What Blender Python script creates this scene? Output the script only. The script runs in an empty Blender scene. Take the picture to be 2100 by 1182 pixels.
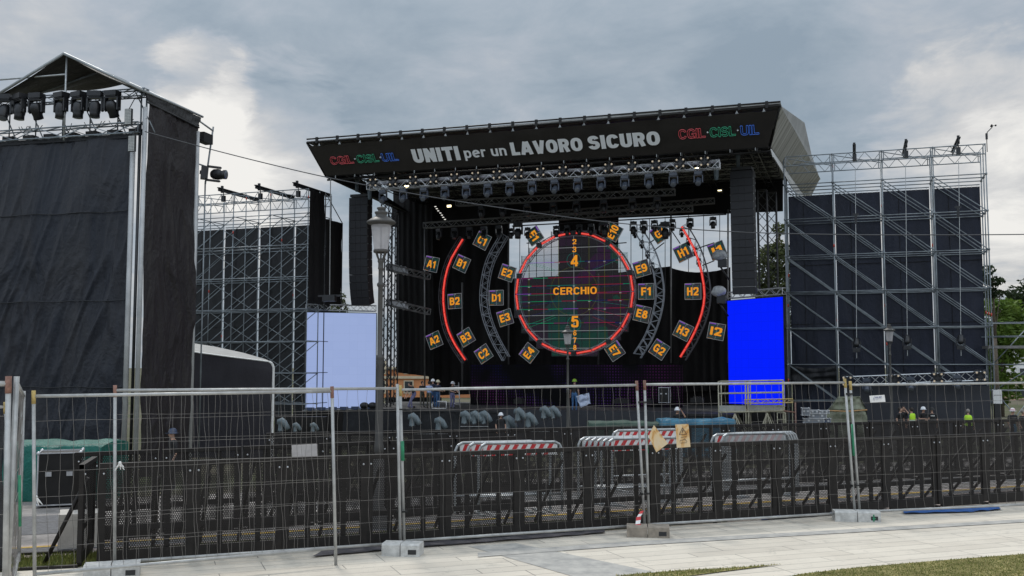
import bpy, bmesh, math, random
from math import sin, cos, tan, radians, pi, floor, sqrt, atan2
from mathutils import Vector, Matrix, noise
V = Vector
random.seed(7)
scene = bpy.context.scene
col = scene.collection

# ---------------------------------------------------------------- camera
FPX, PITCH, CAM_H = 2042.0, radians(4.45), 2.27
cam_d = bpy.data.cameras.new('camera'); cam_d.sensor_width = 36.0; cam_d.lens = FPX / 2100 * 36.0
cam_d.clip_start = 0.1; cam_d.clip_end = 5000
cam = bpy.data.objects.new('camera', cam_d); col.objects.link(cam)
cam.location = (0, 0, CAM_H); cam.rotation_euler = (pi / 2 + PITCH, 0, 0)
scene.camera = cam

# ---------------------------------------------------------------- sky, sun, exposure
SUN_EL, SUN_AZ = radians(52), radians(-24)          # azimuth from +Y, towards +X positive
sun_dir = V((sin(SUN_AZ) * cos(SUN_EL), cos(SUN_AZ) * cos(SUN_EL), sin(SUN_EL)))
sd = bpy.data.lights.new('sun', 'SUN'); sd.energy = 1.9; sd.angle = radians(10); sd.color = (1.0, 0.955, 0.89)
so = bpy.data.objects.new('sun', sd); col.objects.link(so)
so.rotation_euler = sun_dir.to_track_quat('Z', 'Y').to_euler()
scene.view_settings.view_transform = 'Standard'; scene.view_settings.look = 'None'
scene.view_settings.exposure = 0.0; scene.view_settings.gamma = 1.0
scene.cycles.max_bounces = 6; scene.cycles.transparent_max_bounces = 24
scene.cycles.diffuse_bounces = 3; scene.cycles.glossy_bounces = 2; scene.cycles.transmission_bounces = 3

class NT:
    """small node-tree writer"""
    def __init__(s, tree): s.t = tree; s.t.nodes.clear()
    def n(s, typ, ins=None, **props):
        nd = s.t.nodes.new(typ)
        for k, v in props.items(): setattr(nd, k, v)
        for k, v in (ins or {}).items():
            if isinstance(v, bpy.types.NodeSocket): s.t.links.new(v, nd.inputs[k])
            else: nd.inputs[k].default_value = v
        return nd
    def math(s, op, a, b=0.0, c=0.0, clamp=False):
        nd = s.n('ShaderNodeMath', {0: a, 1: b, 2: c}, operation=op, use_clamp=clamp); return nd.outputs[0]
    def mix(s, f, a, b, mode='MIX'):
        nd = s.n('ShaderNodeMix', data_type='RGBA', blend_type=mode)
        for i, v in ((0, f), (6, a), (7, b)):
            if isinstance(v, bpy.types.NodeSocket): s.t.links.new(v, nd.inputs[i])
            else: nd.inputs[i].default_value = v if i == 0 else (*v[:3], 1)
        return nd.outputs[2]
    def ramp(s, f, stops, interp='LINEAR'):
        nd = s.n('ShaderNodeValToRGB', {0: f}); r = nd.color_ramp; r.interpolation = interp
        while len(r.elements) < len(stops): r.elements.new(0.5)
        for e, (p, c) in zip(r.elements, stops):
            e.position = p; e.color = (*c, 1) if isinstance(c, tuple) else (c, c, c, 1)
        return nd.outputs[0]
    def noise(s, vec, scale, detail=4, rough=0.55, dist=0.0):
        return s.n('ShaderNodeTexNoise', {'Vector': vec, 'Scale': scale, 'Detail': detail, 'Roughness': rough, 'Distortion': dist}).outputs[0]

world = bpy.data.worlds.new('World'); scene.world = world; world.use_nodes = True
w_ = NT(world.node_tree)
tc = w_.n('ShaderNodeTexCoord').outputs['Generated']
sep = w_.n('ShaderNodeSeparateXYZ', {0: tc}).outputs
sky = w_.n('ShaderNodeTexSky', sky_type='NISHITA', sun_disc=False, sun_elevation=SUN_EL, sun_rotation=SUN_AZ, dust_density=2.0)
# cloud deck: the direction is projected onto a flat layer, so banks flatten towards the horizon
zc = w_.math('MAXIMUM', sep[2], 0.0); den = w_.math('ADD', zc, 0.22)
cx = w_.math('DIVIDE', sep[0], den); cy = w_.math('DIVIDE', sep[1], den)
cv = w_.n('ShaderNodeCombineXYZ', {0: cx, 1: cy, 2: 0.37}).outputs[0]
n1 = w_.noise(cv, 1.15, 7, 0.52, 0.25)
cv2 = w_.n('ShaderNodeVectorMath', {0: cv, 1: (3.1, 7.7, 0)}, operation='ADD').outputs[0]
n2 = w_.noise(cv2, 3.1, 6, 0.6, 0.4)
n3 = w_.noise(cv2, 9.0, 6, 0.62, 0.5)
def lobe(az, el, width):
    d = V((sin(radians(az)) * cos(radians(el)), cos(radians(az)) * cos(radians(el)), sin(radians(el))))
    dt = w_.n('ShaderNodeVectorMath', {0: tc, 1: d}, operation='DOT_PRODUCT').outputs['Value']
    return w_.n('ShaderNodeMapRange', {0: dt, 1: cos(radians(width)), 2: 1.0}).outputs[0]
def bank(az, el, width, lo=0.16, hi=0.62, rag=1.5):
    """cloud bank: a patch of sky whose edge is torn by the cloud noise"""
    q = w_.math('ADD', lobe(az, el, width), w_.math('MULTIPLY', w_.math('SUBTRACT', n2, 0.5), rag))
    q = w_.math('ADD', q, w_.math('MULTIPLY', w_.math('SUBTRACT', n3, 0.5), 0.55))
    q = w_.math('MULTIPLY', w_.n('ShaderNodeMapRange', {0: q, 1: lo, 2: hi}, interpolation_type='SMOOTHSTEP').outputs[0], w_.n('ShaderNodeMapRange', {0: lobe(az, el, width * 1.5), 1: 0.0, 2: 0.4}).outputs[0])
    return q
glow = w_.math('ADD', w_.math('MULTIPLY', bank(-17.6, 15.4, 3.6), 0.20), w_.math('MULTIPLY', bank(-14.0, 12.4, 6.0), 0.13))
glow = w_.math('ADD', glow, w_.math('MULTIPLY', bank(27, 10.5, 8.5), 0.13))
glow = w_.math('ADD', glow, w_.math('MULTIPLY', bank(-25, 19, 6, 0.2, 1.0), 0.05))
dark = w_.math('ADD', w_.math('MULTIPLY', lobe(-10, 17.6, 6.5), 0.12), w_.math('MULTIPLY', lobe(16.5, 15.0, 7.5), 0.10))
dark = w_.math('ADD', dark, w_.math('MULTIPLY', lobe(-27, 20, 6), 0.02))
dens = w_.math('ADD', w_.math('ADD', w_.math('MULTIPLY', n1, 1.05), w_.math('MULTIPLY', n2, 0.62)), w_.math('MULTIPLY', n3, 0.20))
dens = w_.math('SUBTRACT', dens, 0.505)
val = w_.math('SUBTRACT', w_.math('ADD', dens, glow), dark)
cloud = w_.ramp(val, [(0.22, (0.275, 0.345, 0.415)), (0.34, (0.345, 0.41, 0.475)), (0.44, (0.415, 0.465, 0.525)),
                      (0.54, (0.50, 0.53, 0.565)), (0.64, (0.64, 0.64, 0.64)), (0.78, (0.90, 0.88, 0.84))])
zen = w_.n('ShaderNodeMapRange', {0: sep[2], 1: 0.30, 2: 0.95, 3: 1.0, 4: 1.75}).outputs[0]    # overcast sky is brighter overhead
hor = w_.n('ShaderNodeMapRange', {0: sep[2], 1: 0.0, 2: 0.10, 3: 0.86, 4: 1.0}).outputs[0]
back = w_.n('ShaderNodeMapRange', {0: sep[1], 1: 0.3, 2: -0.5, 3: 1.0, 4: 1.95}).outputs[0]      # rear sky brightness added to light surfaces that face the viewer
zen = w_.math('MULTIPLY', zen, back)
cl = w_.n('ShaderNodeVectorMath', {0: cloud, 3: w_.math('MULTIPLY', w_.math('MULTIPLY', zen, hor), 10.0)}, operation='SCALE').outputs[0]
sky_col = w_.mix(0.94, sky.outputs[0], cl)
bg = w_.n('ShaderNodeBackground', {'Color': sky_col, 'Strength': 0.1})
w_.n('ShaderNodeOutputWorld', {0: bg.outputs[0]})

# ---------------------------------------------------------------- photograph pixels (2100 x 1182) to places at a true depth
def ray(px, py):
    u = (px - 1050) / FPX; v = (591 - py) / FPX
    return V((u, cos(PITCH) - v * sin(PITCH), sin(PITCH) + v * cos(PITCH)))
EYE = V((0, 0, CAM_H))
def P(px, py, Y):
    r = ray(px, py); return EYE + r * (Y / r.y)
def G(px, py, z=0.0):
    r = ray(px, py); return EYE + r * ((z - CAM_H) / r.z)
class Frame:
    """upright frame turned by a degrees clockwise: u runs right, w away from the viewer"""
    def __init__(s, a, o):
        a = radians(a); s.U = V((cos(a), -sin(a), 0)); s.W = V((sin(a), cos(a), 0)); s.o = V((o[0], o[1], 0)); s.a = a
    def at(s, u, w, z): return s.o + s.U * u + s.W * w + V((0, 0, z))
    def pt(s, px, py, w):
        r = ray(px, py); t = (w + s.o.dot(s.W) - EYE.dot(s.W)) / r.dot(s.W); return EYE + r * t
    def uz(s, px, py, w):
        p = s.pt(px, py, w); return (p - s.o).dot(s.U), p.z
def ground_z(x, y):
    s = y - 0.35 * x
    def sm(a, b, t): t = min(1, max(0, (t - a) / (b - a))); return t * t * (3 - 2 * t)
    return -1.3 * sm(19.5, 31, s) - 0.6 * sm(39, 54, s)
FS = Frame(19, P(1177, 600, 64))                       # stage
ZG = -1.9                                              # ground at the stage
DECK = -0.30                                           # stage deck

# ---------------------------------------------------------------- materials
MATS = {}
def mat(name, c, rough=0.6, metal=0.0, var=0.12, vscale=6.0, bump=0.0, bscale=40.0, c2=None, spec=0.5, streak=None, emit=None, coat=0.0):
    if name in MATS: return MATS[name]
    m = bpy.data.materials.new(name); m.use_nodes = True; t = NT(m.node_tree)
    tc = t.n('ShaderNodeTexCoord').outputs['Object']
    vec = tc
    if streak: vec = t.n('ShaderNodeMapping', {0: tc, 'Scale': streak}).outputs[0]
    nz = t.noise(vec, vscale, 5, 0.6)
    a = tuple(x * (1 - var) for x in c); b = c2 or tuple(min(1, x * (1 + var)) for x in c)
    colr = t.ramp(nz, [(0.32, a), (0.68, b)])
    bs = t.n('ShaderNodeBsdfPrincipled', {'Base Color': colr, 'Metallic': metal, 'Specular IOR Level': spec, 'Coat Weight': coat})
    rr = t.n('ShaderNodeMapRange', {0: t.noise(tc, vscale * 2.3, 3), 3: max(0.05, rough - 0.12), 4: min(1, rough + 0.12)}).outputs[0]
    t.t.links.new(rr, bs.inputs['Roughness'])
    if bump:
        h = t.noise(vec, bscale, 5, 0.6)
        bp = t.n('ShaderNodeBump', {'Strength': bump, 'Distance': 0.05, 'Height': h}); t.t.links.new(bp.outputs[0], bs.inputs['Normal'])
    if emit: bs.inputs['Emission Color'].default_value = (*emit[:3], 1); bs.inputs['Emission Strength'].default_value = emit[3]
    t.n('ShaderNodeOutputMaterial', {0: bs.outputs[0]})
    MATS[name] = m; return m
def glowm(name, c, s):
    if name in MATS: return MATS[name]
    m = bpy.data.materials.new(name); m.use_nodes = True; t = NT(m.node_tree)
    e = t.n('ShaderNodeEmission', {0: (*c, 1), 1: s}); t.n('ShaderNodeOutputMaterial', {0: e.outputs[0]})
    MATS[name] = m; return m
def cloth_mat(name, c, c2, rough=0.62, fold=0.5, scale=1.2, spec=0.3):
    """heavy woven sheet: faint panels, creases"""
    m = bpy.data.materials.new(name); m.use_nodes = True; t = NT(m.node_tree)
    tc = t.n('ShaderNodeTexCoord').outputs['Object']
    v1 = t.n('ShaderNodeMapping', {0: tc, 'Scale': (1, 1, 0.35), 'Rotation': (0.3, 0.2, 0)}).outputs[0]
    n1 = t.noise(v1, scale, 6, 0.6, 0.8); n2 = t.noise(tc, scale * 9, 4, 0.6)
    colr = t.mix(t.math('MULTIPLY', n2, 0.35), t.ramp(n1, [(0.35, c), (0.66, c2)]), c)
    h = t.math('ADD', t.math('MULTIPLY', n1, 1.0), t.math('MULTIPLY', n2, 0.15))
    bp = t.n('ShaderNodeBump', {'Strength': fold, 'Distance': 0.25, 'Height': h})
    bs = t.n('ShaderNodeBsdfPrincipled', {'Base Color': colr, 'Roughness': rough, 'Specular IOR Level': spec, 'Normal': bp.outputs[0]})
    t.n('ShaderNodeOutputMaterial', {0: bs.outputs[0]}); MATS[name] = m; return m
galv = mat('galvanised_steel', (0.40, 0.42, 0.43), 0.42, 0.55, 0.25, 9, 0.05, 60)
wire_m = mat('fence_wire', (0.17, 0.16, 0.15), 0.5, 0.3, 0.2, 7)
fence_galv = mat('fence_steel', (0.37, 0.375, 0.37), 0.45, 0.35, 0.22, 7, 0.06, 50)
scaf = mat('scaffold_steel', (0.185, 0.21, 0.23), 0.5, 0.4, 0.4, 1.4)
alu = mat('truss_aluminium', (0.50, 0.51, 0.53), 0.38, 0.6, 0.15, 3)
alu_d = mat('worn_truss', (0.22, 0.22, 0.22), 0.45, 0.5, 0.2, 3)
blk = mat('black_paint', (0.012, 0.0115, 0.0115), 0.5, 0.0, 0.3, 5, spec=0.3)
blk_m = mat('black_metal', (0.022, 0.023, 0.026), 0.35, 0.3, 0.3, 4)
barrier_m = mat('barrier_paint', (0.013, 0.011, 0.010), 0.55, 0.0, 0.45, 3, 0.05, 30, spec=0.3)
dark_steel = mat('dark_steel', (0.022, 0.023, 0.025), 0.5, 0.2)
rubber = mat('rubber', (0.012, 0.012, 0.012), 0.8)
white_p = mat('white_plastic', (0.68, 0.68, 0.67), 0.5, 0, 0.08, 12)
concrete = mat('concrete', (0.47, 0.47, 0.455), 0.9, 0, 0.22, 14, 0.25, 60)
concrete_w = mat('warm_concrete', (0.26, 0.225, 0.185), 0.9, 0, 0.22, 14, 0.25, 60)
rust_y = mat('yellow_rust', (0.42, 0.31, 0.11), 0.7, 0, 0.35, 14, 0.1)
rust_r = mat('red_rust', (0.20, 0.105, 0.08), 0.7, 0, 0.4, 14, 0.1)
green_tape = mat('green_paint', (0.02, 0.20, 0.10), 0.6, 0, 0.3, 10)
red_m = mat('signal_red', (0.52, 0.03, 0.035), 0.45, 0, 0.15, 8)
drape = cloth_mat('stage_drape', (0.008, 0.0075, 0.0075), (0.015, 0.014, 0.014), 0.8, 0.5, 1.1, 0.25)
blk_cloth = cloth_mat('black_sheeting', (0.010, 0.011, 0.013), (0.019, 0.020, 0.024), 0.5, 0.5, 0.7)
blue_cloth = cloth_mat('blueblack_sheeting', (0.008, 0.011, 0.022), (0.017, 0.022, 0.042), 0.5, 0.45, 0.6)
side_cloth = cloth_mat('brownblack_sheeting', (0.017, 0.014, 0.015), (0.030, 0.026, 0.027), 0.5, 0.7, 0.9)

# ---------------------------------------------------------------- mesh builder and scene records
class MB:
    def __init__(s): s.v = []; s.f = []; s.m = []; s.k = 0; s.sm = []; s.smooth = False
    def add(s, vs, fs):
        b = len(s.v); s.v += [V(p) for p in vs]
        for f in fs: s.f.append([b + i for i in f]); s.m.append(s.k); s.sm.append(s.smooth)
        return s
    def box(s, c, size, X=V((1, 0, 0)), Y=V((0, 1, 0)), Z=V((0, 0, 1))):
        c = V(c); hx, hy, hz = (d / 2 for d in size)
        vs = [c + X * (hx * i) + Y * (hy * j) + Z * (hz * k) for k in (-1, 1) for j in (-1, 1) for i in (-1, 1)]
        return s.add(vs, [(0, 2, 3, 1), (4, 5, 7, 6), (0, 1, 5, 4), (2, 6, 7, 3), (0, 4, 6, 2), (1, 3, 7, 5)])
    def tube(s, a, b, r, n=6, r2=None, caps=True):
        a, b = V(a), V(b); d = b - a
        if d.length < 1e-6: return s
        d.normalize(); x = d.orthogonal().normalized(); y = d.cross(x); r2 = r if r2 is None else r2
        vs = [a + (x * cos(2 * pi * i / n) + y * sin(2 * pi * i / n)) * r for i in range(n)]
        vs += [b + (x * cos(2 * pi * i / n) + y * sin(2 * pi * i / n)) * r2 for i in range(n)]
        sm = s.smooth; s.smooth = n > 5
        s.add(vs, [(i, (i + 1) % n, n + (i + 1) % n, n + i) for i in range(n)])
        s.smooth = sm
        if caps:
            b0 = len(s.v) - 2 * n
            for f in ([b0 + n - 1 - i for i in range(n)], [b0 + n + i for i in range(n)]):
                s.f.append(f); s.m.append(s.k); s.sm.append(False)
        return s
    def path(s, pts, r, n=5):
        for a, b in zip(pts, pts[1:]): s.tube(a, b, r, n, caps=False)
        return s
    def quad(s, a, b, c, d): return s.add([a, b, c, d], [(0, 1, 2, 3)])
    def slab(s, pts, off):
        """polygon given thickness by offset vector off"""
        n = len(pts); off = V(off); vs = [V(p) for p in pts] + [V(p) + off for p in pts]
        return s.add(vs, [tuple(range(n))[::-1], tuple(range(n, 2 * n))] + [(i, (i + 1) % n, n + (i + 1) % n, n + i) for i in range(n)])
    def lathe(s, c, prof, n=20, Z=V((0, 0, 1))):
        c = V(c); X = Z.orthogonal().normalized(); Y = Z.cross(X); vs = []
        for r, z in prof:
            vs += [c + Z * z + (X * cos(2 * pi * i / n) + Y * sin(2 * pi * i / n)) * r for i in range(n)]
        fs = [(j * n + i, j * n + (i + 1) % n, (j + 1) * n + (i + 1) % n, (j + 1) * n + i) for j in range(len(prof) - 1) for i in range(n)]
        sm = s.smooth; s.smooth = True; s.add(vs, fs); s.smooth = sm; return s
    def ball(s, c, r, n=12, m=8, sq=(1, 1, 1), Z=V((0, 0, 1))):
        return s.lathe(c, [(max(1e-4, r * sin(pi * j / m)) * sq[0], -r * cos(pi * j / m) * sq[2]) for j in range(m + 1)], n, Z)
    def grid(s, fn, nu, nv):
        vs = [fn(i / nu, j / nv) for j in range(nv + 1) for i in range(nu + 1)]
        sm = s.smooth; s.smooth = True
        s.add(vs, [(j * (nu + 1) + i, j * (nu + 1) + i + 1, (j + 1) * (nu + 1) + i + 1, (j + 1) * (nu + 1) + i) for j in range(nv) for i in range(nu)])
        s.smooth = sm; return s
    def build(s, name, mats, parent=None, local=False):
        me = bpy.data.meshes.new(name); off = V((0, 0, 0))
        if parent is not None and not local: off = wpos(parent)
        me.from_pydata([tuple(p - off) for p in s.v], [], s.f)
        for m in (mats if isinstance(mats, (list, tuple)) else [mats]): me.materials.append(m)
        me.polygons.foreach_set('material_index', s.m); me.polygons.foreach_set('use_smooth', s.sm); me.update()
        o = bpy.data.objects.new(name, me); col.objects.link(o)
        if parent is not None: o.parent = parent
        return o
def wpos(o):
    p = V((0, 0, 0))
    while o is not None: p = p + o.location; o = o.parent
    return p
def tag(o, label=None, cat=None, group=None, kind=None):
    for k, v in (('label', label), ('category', cat), ('group', group), ('kind', kind)):
        if v: o[k] = v
        elif k in o.keys() and v == '': del o[k]
    return o
def thing(name, label, cat, loc=(0, 0, 0), rz=0.0, group=None):
    o = bpy.data.objects.new(name, None); o.empty_display_size = 0.2; col.objects.link(o)
    o.location = loc; o.rotation_euler = (0, 0, rz); return tag(o, label, cat, group)
def kids(o): return [c for c in col.objects if c.parent == o]
CH = {}
def copy_tree(o, parent=None, _ch=None):
    if _ch is None:
        _ch = {}
        for c in col.objects:
            if c.parent is not None: _ch.setdefault(c.parent, []).append(c)
    c = o.copy(); col.objects.link(c); c.parent = parent
    for k in _ch.get(o, []): copy_tree(k, c, _ch)
    return c
class Proto:
    """one thing built once; put() moves it the first time and copies it afterwards"""
    def __init__(s, root): s.root = root; s.used = False; s.tree = None; s.tree = s._read(root)
    def _read(s, o): return (o, [s._read(k) for k in col.objects if k.parent == o])
    def _copy(s, t, parent):
        c = t[0].copy(); col.objects.link(c); c.parent = parent
        for k in t[1]: s._copy(k, c)
        return c
    def put(s, loc, rz=0.0, label=None, group=None, rot=None, scale=1.0):
        o = s.root if not s.used else s._copy(s.tree, None); s.used = True
        o.location = loc; o.rotation_euler = rot if rot else (0, 0, rz); o.scale = (scale,) * 3
        return tag(o, label, None, group)
def rod(name, a, b, r, m, parent, n=6): return MB().tube(a, b, r, n).build(name, m, parent)
def structure(o): o['kind'] = 'structure'; return o

# ---------------------------------------------------------------- lattice truss along a line
def truss_mb(a, b, size=0.4, cell=0.5, r=0.022, mb=None, up=V((0, 0, 1)), lr=None):
    mb = mb or MB(); a, b = V(a), V(b); d = (b - a); L = d.length; d.normalize(); s = d.cross(up).normalized(); u = s.cross(d)
    n = max(1, round(L / cell)); lr = lr or r * 0.6
    cs = [(s * (i * size / 2) + u * (j * size / 2)) for i, j in ((-1, -1), (1, -1), (1, 1), (-1, 1))]
    for c in cs: mb.tube(a + c, b + c, r, 5)
    for q in range(4):
        c0, c1 = cs[q], cs[(q + 1) % 4]
        for k in range(n):
            p, e = a + d * (L * k / n), a + d * (L * (k + 1) / n)
            mb.tube(p + (c0 if k % 2 else c1), e + (c1 if k % 2 else c0), lr, 4, caps=False)
        for p in (a, b): mb.tube(p + c0, p + c1, lr, 4, caps=False)
    return mb
def arc_truss_mb(pts, width, Nrm, size=0.32, r=0.024, mb=None):
    """curved ladder truss through world points, Nrm = across direction out of the plane"""
    mb = mb or MB(); n = len(pts); L = []; R = []
    for i, p in enumerate(pts):
        t = (pts[min(n - 1, i + 1)] - pts[max(0, i - 1)]).normalized(); s = t.cross(Nrm).normalized()
        L.append(p + s * width / 2); R.append(p - s * width / 2)
    for q in (0, size):
        o = Nrm * q
        mb.path([p + o for p in L], r, 5); mb.path([p + o for p in R], r, 5)
        for i in range(n - 1):
            a, b = (L[i], R[i + 1]) if i % 2 else (R[i], L[i + 1]); mb.tube(a + o, b + o, r * 0.6, 4, caps=False)
            if i % 4 == 0: mb.tube(L[i] + o, R[i] + o, r * 0.7, 4, caps=False)
    for i in range(0, n, 2):
        mb.tube(L[i], L[i] + Nrm * size, r * 0.6, 4, caps=False); mb.tube(R[i], R[i] + Nrm * size, r * 0.6, 4, caps=False)
    return mb
def spline(pts, n):
    """Catmull-Rom through world points"""
    pts = [V(p) for p in pts]; q = [2 * pts[0] - pts[1]] + pts + [2 * pts[-1] - pts[-2]]; out = []
    m = len(pts) - 1
    for i in range(n + 1):
        t = i / n * m; k = min(int(t), m - 1); t -= k; a, b, c, d = q[k:k + 4]
        out.append(0.5 * ((2 * b) + (c - a) * t + (2 * a - 5 * b + 4 * c - d) * t * t + (3 * b - a - 3 * c + d) * t ** 3))
    return out
def sheet_mb(bl, br, tr, tl, nu, nv, fold=0.03, freq=9.0, sag=0.0, seed=0, mb=None, crease=0.0, slant=0.35):
    """hanging cloth between four corners, with vertical folds; thick gives it a back face"""
    bl, br, tr, tl = V(bl), V(br), V(tr), V(tl); N = (br - bl).cross(tl - bl).normalized(); mb = mb or MB(); Lx, Hz = (br - bl).length, (tl - bl).length
    def fn(u, v, o=0.0):
        p = (bl * (1 - u) + br * u) * (1 - v) + (tl * (1 - u) + tr * u) * v
        d = sin(u * freq * 6.28 + 2.3 * noise.noise(V((u * 3, v * 2, seed)))) * fold * (0.5 + 0.5 * noise.noise(V((u * 2 + 5, v, seed))))
        d += fold * 1.6 * noise.noise(V((u * freq * 0.45, v * 3.5, seed + 9)))
        if crease:
            x, zz = u * Lx, v * Hz
            for q, (f, sl, st) in enumerate(((1.3, slant, 0.16), (2.6, slant * 0.5, 0.22), (0.9, -slant * 0.7, 0.14))):
                n = noise.noise(V(((x - sl * zz) * f, zz * st * f, seed + 17 * q))); d += crease / (1 + q * 0.6) * max(0.0, 1 - abs(n) * 4.0) * (0.35 + max(0, noise.noise(V((u * 3, v * 3, seed + q)))) * 1.6)
        z = -sag * 4 * u * (1 - u) * v
        return p + N * (d + o) + V((0, 0, z))
    mb.grid(fn, nu, nv)
    return mb
# ---------------------------------------------------------------- grotesque lettering drawn as pen strokes
def _sup(cx, cy, rx, ry, a0, a1, n=18, k=2.5):
    out = []
    for i in range(n + 1):
        a = radians(a0 + (a1 - a0) * i / n); c, s_ = cos(a), sin(a); f = lambda q: math.copysign(abs(q) ** (2 / k), q); out.append((cx + rx * f(c), cy + ry * f(s_)))
    return out
def _spl(p, n=22): return [(q.x, q.y) for q in spline([V((x, y, 0)) for x, y in p], n)]
def glyph(ch, t):
    """(advance width, list of strokes) on a unit cap height"""
    e = t / 2; w = 0.60; T = 1 - e; m = w / 2
    def bowl(x0, x1, ya, yb): ry = (ya - yb) / 2; xm = x1 - e - ry * 0.85; return [(x0, ya), (xm, ya)] + _sup(xm, (ya + yb) / 2, x1 - e - xm, ry, 90, -90, 10)[1:-1] + [(xm, yb), (x0, yb)]
    if ch == 'I': return t, [[(e, 0), (e, 1)]]
    if ch == 'L': return 0.5, [[(e, 1), (e, e), (0.5, e)]]
    if ch == 'T': return w, [[(0, T), (w, T)], [(m, T - e), (m, 0)]]
    if ch == 'H': return w, [[(e, 0), (e, 1)], [(w - e, 0), (w - e, 1)], [(t, .52), (w - t, .52)]]
    if ch == 'E': return 0.53, [[(.53, T), (e, T), (e, e), (.53, e)], [(t, .52), (.49, .52)]]
    if ch == 'F': return 0.51, [[(.51, T), (e, T), (e, 0)], [(t, .50), (.46, .50)]]
    if ch == 'N': return 0.63, [[(e, 0), (e, 1)], [(.63 - e, 0), (.63 - e, 1)], [(e, 1 - e * .3), (.63 - e, e * .3)]]
    if ch == 'A': return 0.70, [[(e * .9, 0), (.35 - e * .35, 1)], [(.70 - e * .9, 0), (.35 + e * .35, 1)], [(.15, .29), (.55, .29)]]
    if ch == 'V': return 0.66, [[(e * .9, 1), (.33 - e * .25, 0)], [(.66 - e * .9, 1), (.33 + e * .25, 0)]]
    if ch == 'U': return w, [[(e, 1), (e, .34)] + _sup(m, .34, m - e, .34 - e, 180, 360, 14)[1:-1] + [(w - e, .34), (w - e, 1)]]
    if ch in 'O0': q = 0.66 if ch == 'O' else 0.56; c = _sup(q / 2, .5, q / 2 - e, .5 - e, 0, 360, 34); return q, [c]
    if ch == 'C': return 0.63, [_sup(.32, .5, .32 - e, .5 - e, 28, 332, 26)]
    if ch == 'G': return 0.66, [_sup(.33, .5, .33 - e, .5 - e, 30, 318, 26), [(.36, .46), (.66 - e, .46), (.66 - e, 0.02)]]
    if ch == 'D': return 0.62, [[(e, 0), (e, 1)], bowl(t, .62, T, e)]
    if ch == 'B': return 0.60, [[(e, 0), (e, 1)], bowl(t, .57, T, .53), bowl(t, .60, .53 - .003, e)]
    if ch == 'R': return 0.62, [[(e, 0), (e, 1)], bowl(t, .60, T, .47), [(.36, .46), (.62 - e * 1.05, 0)]]
    if ch == 'S': ry1, ry2 = (T - .515) / 2, (.515 - e) / 2; return 0.61, [_sup(.305, T - ry1, .29 - e, ry1, 12, 262, 16, 2.2) + [(.305, .515)] + _sup(.305, e + ry2, .305 - e, ry2, 82, -168, 16, 2.2)]
    if ch == '1': return 0.36, [[(.36 - e, 0), (.36 - e, 1)], [(0.0, .74), (.17, .79), (.36 - e, .95)]]
    if ch == '2': return 0.56, [_spl([(e, .68), (.11, .88), (.29, T), (.47, .88), (.56 - e, .70), (.46, .50), (.25, .30), (e * 1.3, .10)]) , [(0.02, e), (.56, e)]]
    if ch == '3': return 0.56, [_spl([(e, .73), (.12, .89), (.28, T), (.45, .89), (.50, .74), (.42, .58), (.24, .53)]), _spl([(.24, .53), (.43, .48), (.56 - e, .29), (.46, .11), (.28, e), (.10, .11), (e, .28)])]
    if ch == '4': return 0.58, [[(.43, 0), (.43, 1)], [(.40, T), (e, .30)], [(0.02, .27), (.58, .27)]]
    if ch == '5': return 0.56, [[(.52, T), (.14, T), (.09, .52)], _spl([(.09, .50), (.26, .62), (.45, .56), (.56 - e, .34), (.45, .11), (.27, e), (.10, .11), (e, .27)])]
    if ch in '69':
        s1 = _sup(.28, .32, .28 - e, .32 - e, 0, 360, 26); s2 = _spl([(e, .34), (.085, .66), (.19, .87), (.31, T), (.45, .89), (.50, .76)]); q = [s1, s2]
        return 0.56, q if ch == '6' else [[(.56 - x, 1 - y) for x, y in s] for s in q]
    if ch == '7': return 0.56, [[(0, T), (.56 - e, T), (.34, .5), (.22, 0)]]
    if ch == '8': return 0.56, [_sup(.28, .74, .24 - e, .26 - e, 0, 360, 24), _sup(.28, .29, .28 - e, .29 - e, 0, 360, 26)]
    x = 0.72; t2 = t
    if ch == 'p': return 0.54, [[(e, -.27), (e, x)], _sup(.28, x / 2, .26 - e, x / 2 - e, 0, 360, 26)]
    if ch == 'e': return 0.55, [_sup(.28, x / 2, .28 - e, x / 2 - e, -38, -352, 24) + [(e, x / 2 - .01)]]
    if ch == 'r': return 0.36, [[(e, 0), (e, x)], _spl([(e, .45), (.16, x - e * 1.4), (.36, x - e)], 8)]
    if ch == 'n': return 0.52, [[(e, 0), (e, x)], [(e, .42)] + _sup(.26, .42, .26 - e, x - e - .42, 180, 0, 12)[1:-1] + [(.52 - e, .42), (.52 - e, 0)]]
    if ch == 'u': return 0.52, [[(.52 - e, 0), (.52 - e, x)], [(e, x), (e, .30)] + _sup(.26, .30, .26 - e, .30 - e, 180, 360, 12)[1:-1] + [(.52 - e, .30)]]
    if ch == 'a': return 0.50, [_sup(.24, .24, .24 - e, .24 - e, 0, 360, 20), _spl([(e, .52), (.14, x - e), (.36, x - e * 1.2), (.50 - e, .5), (.50 - e, 0)])]
    if ch == 'l': return t, [[(e, 0), (e, 1)]]
    return 0.30, []
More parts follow.
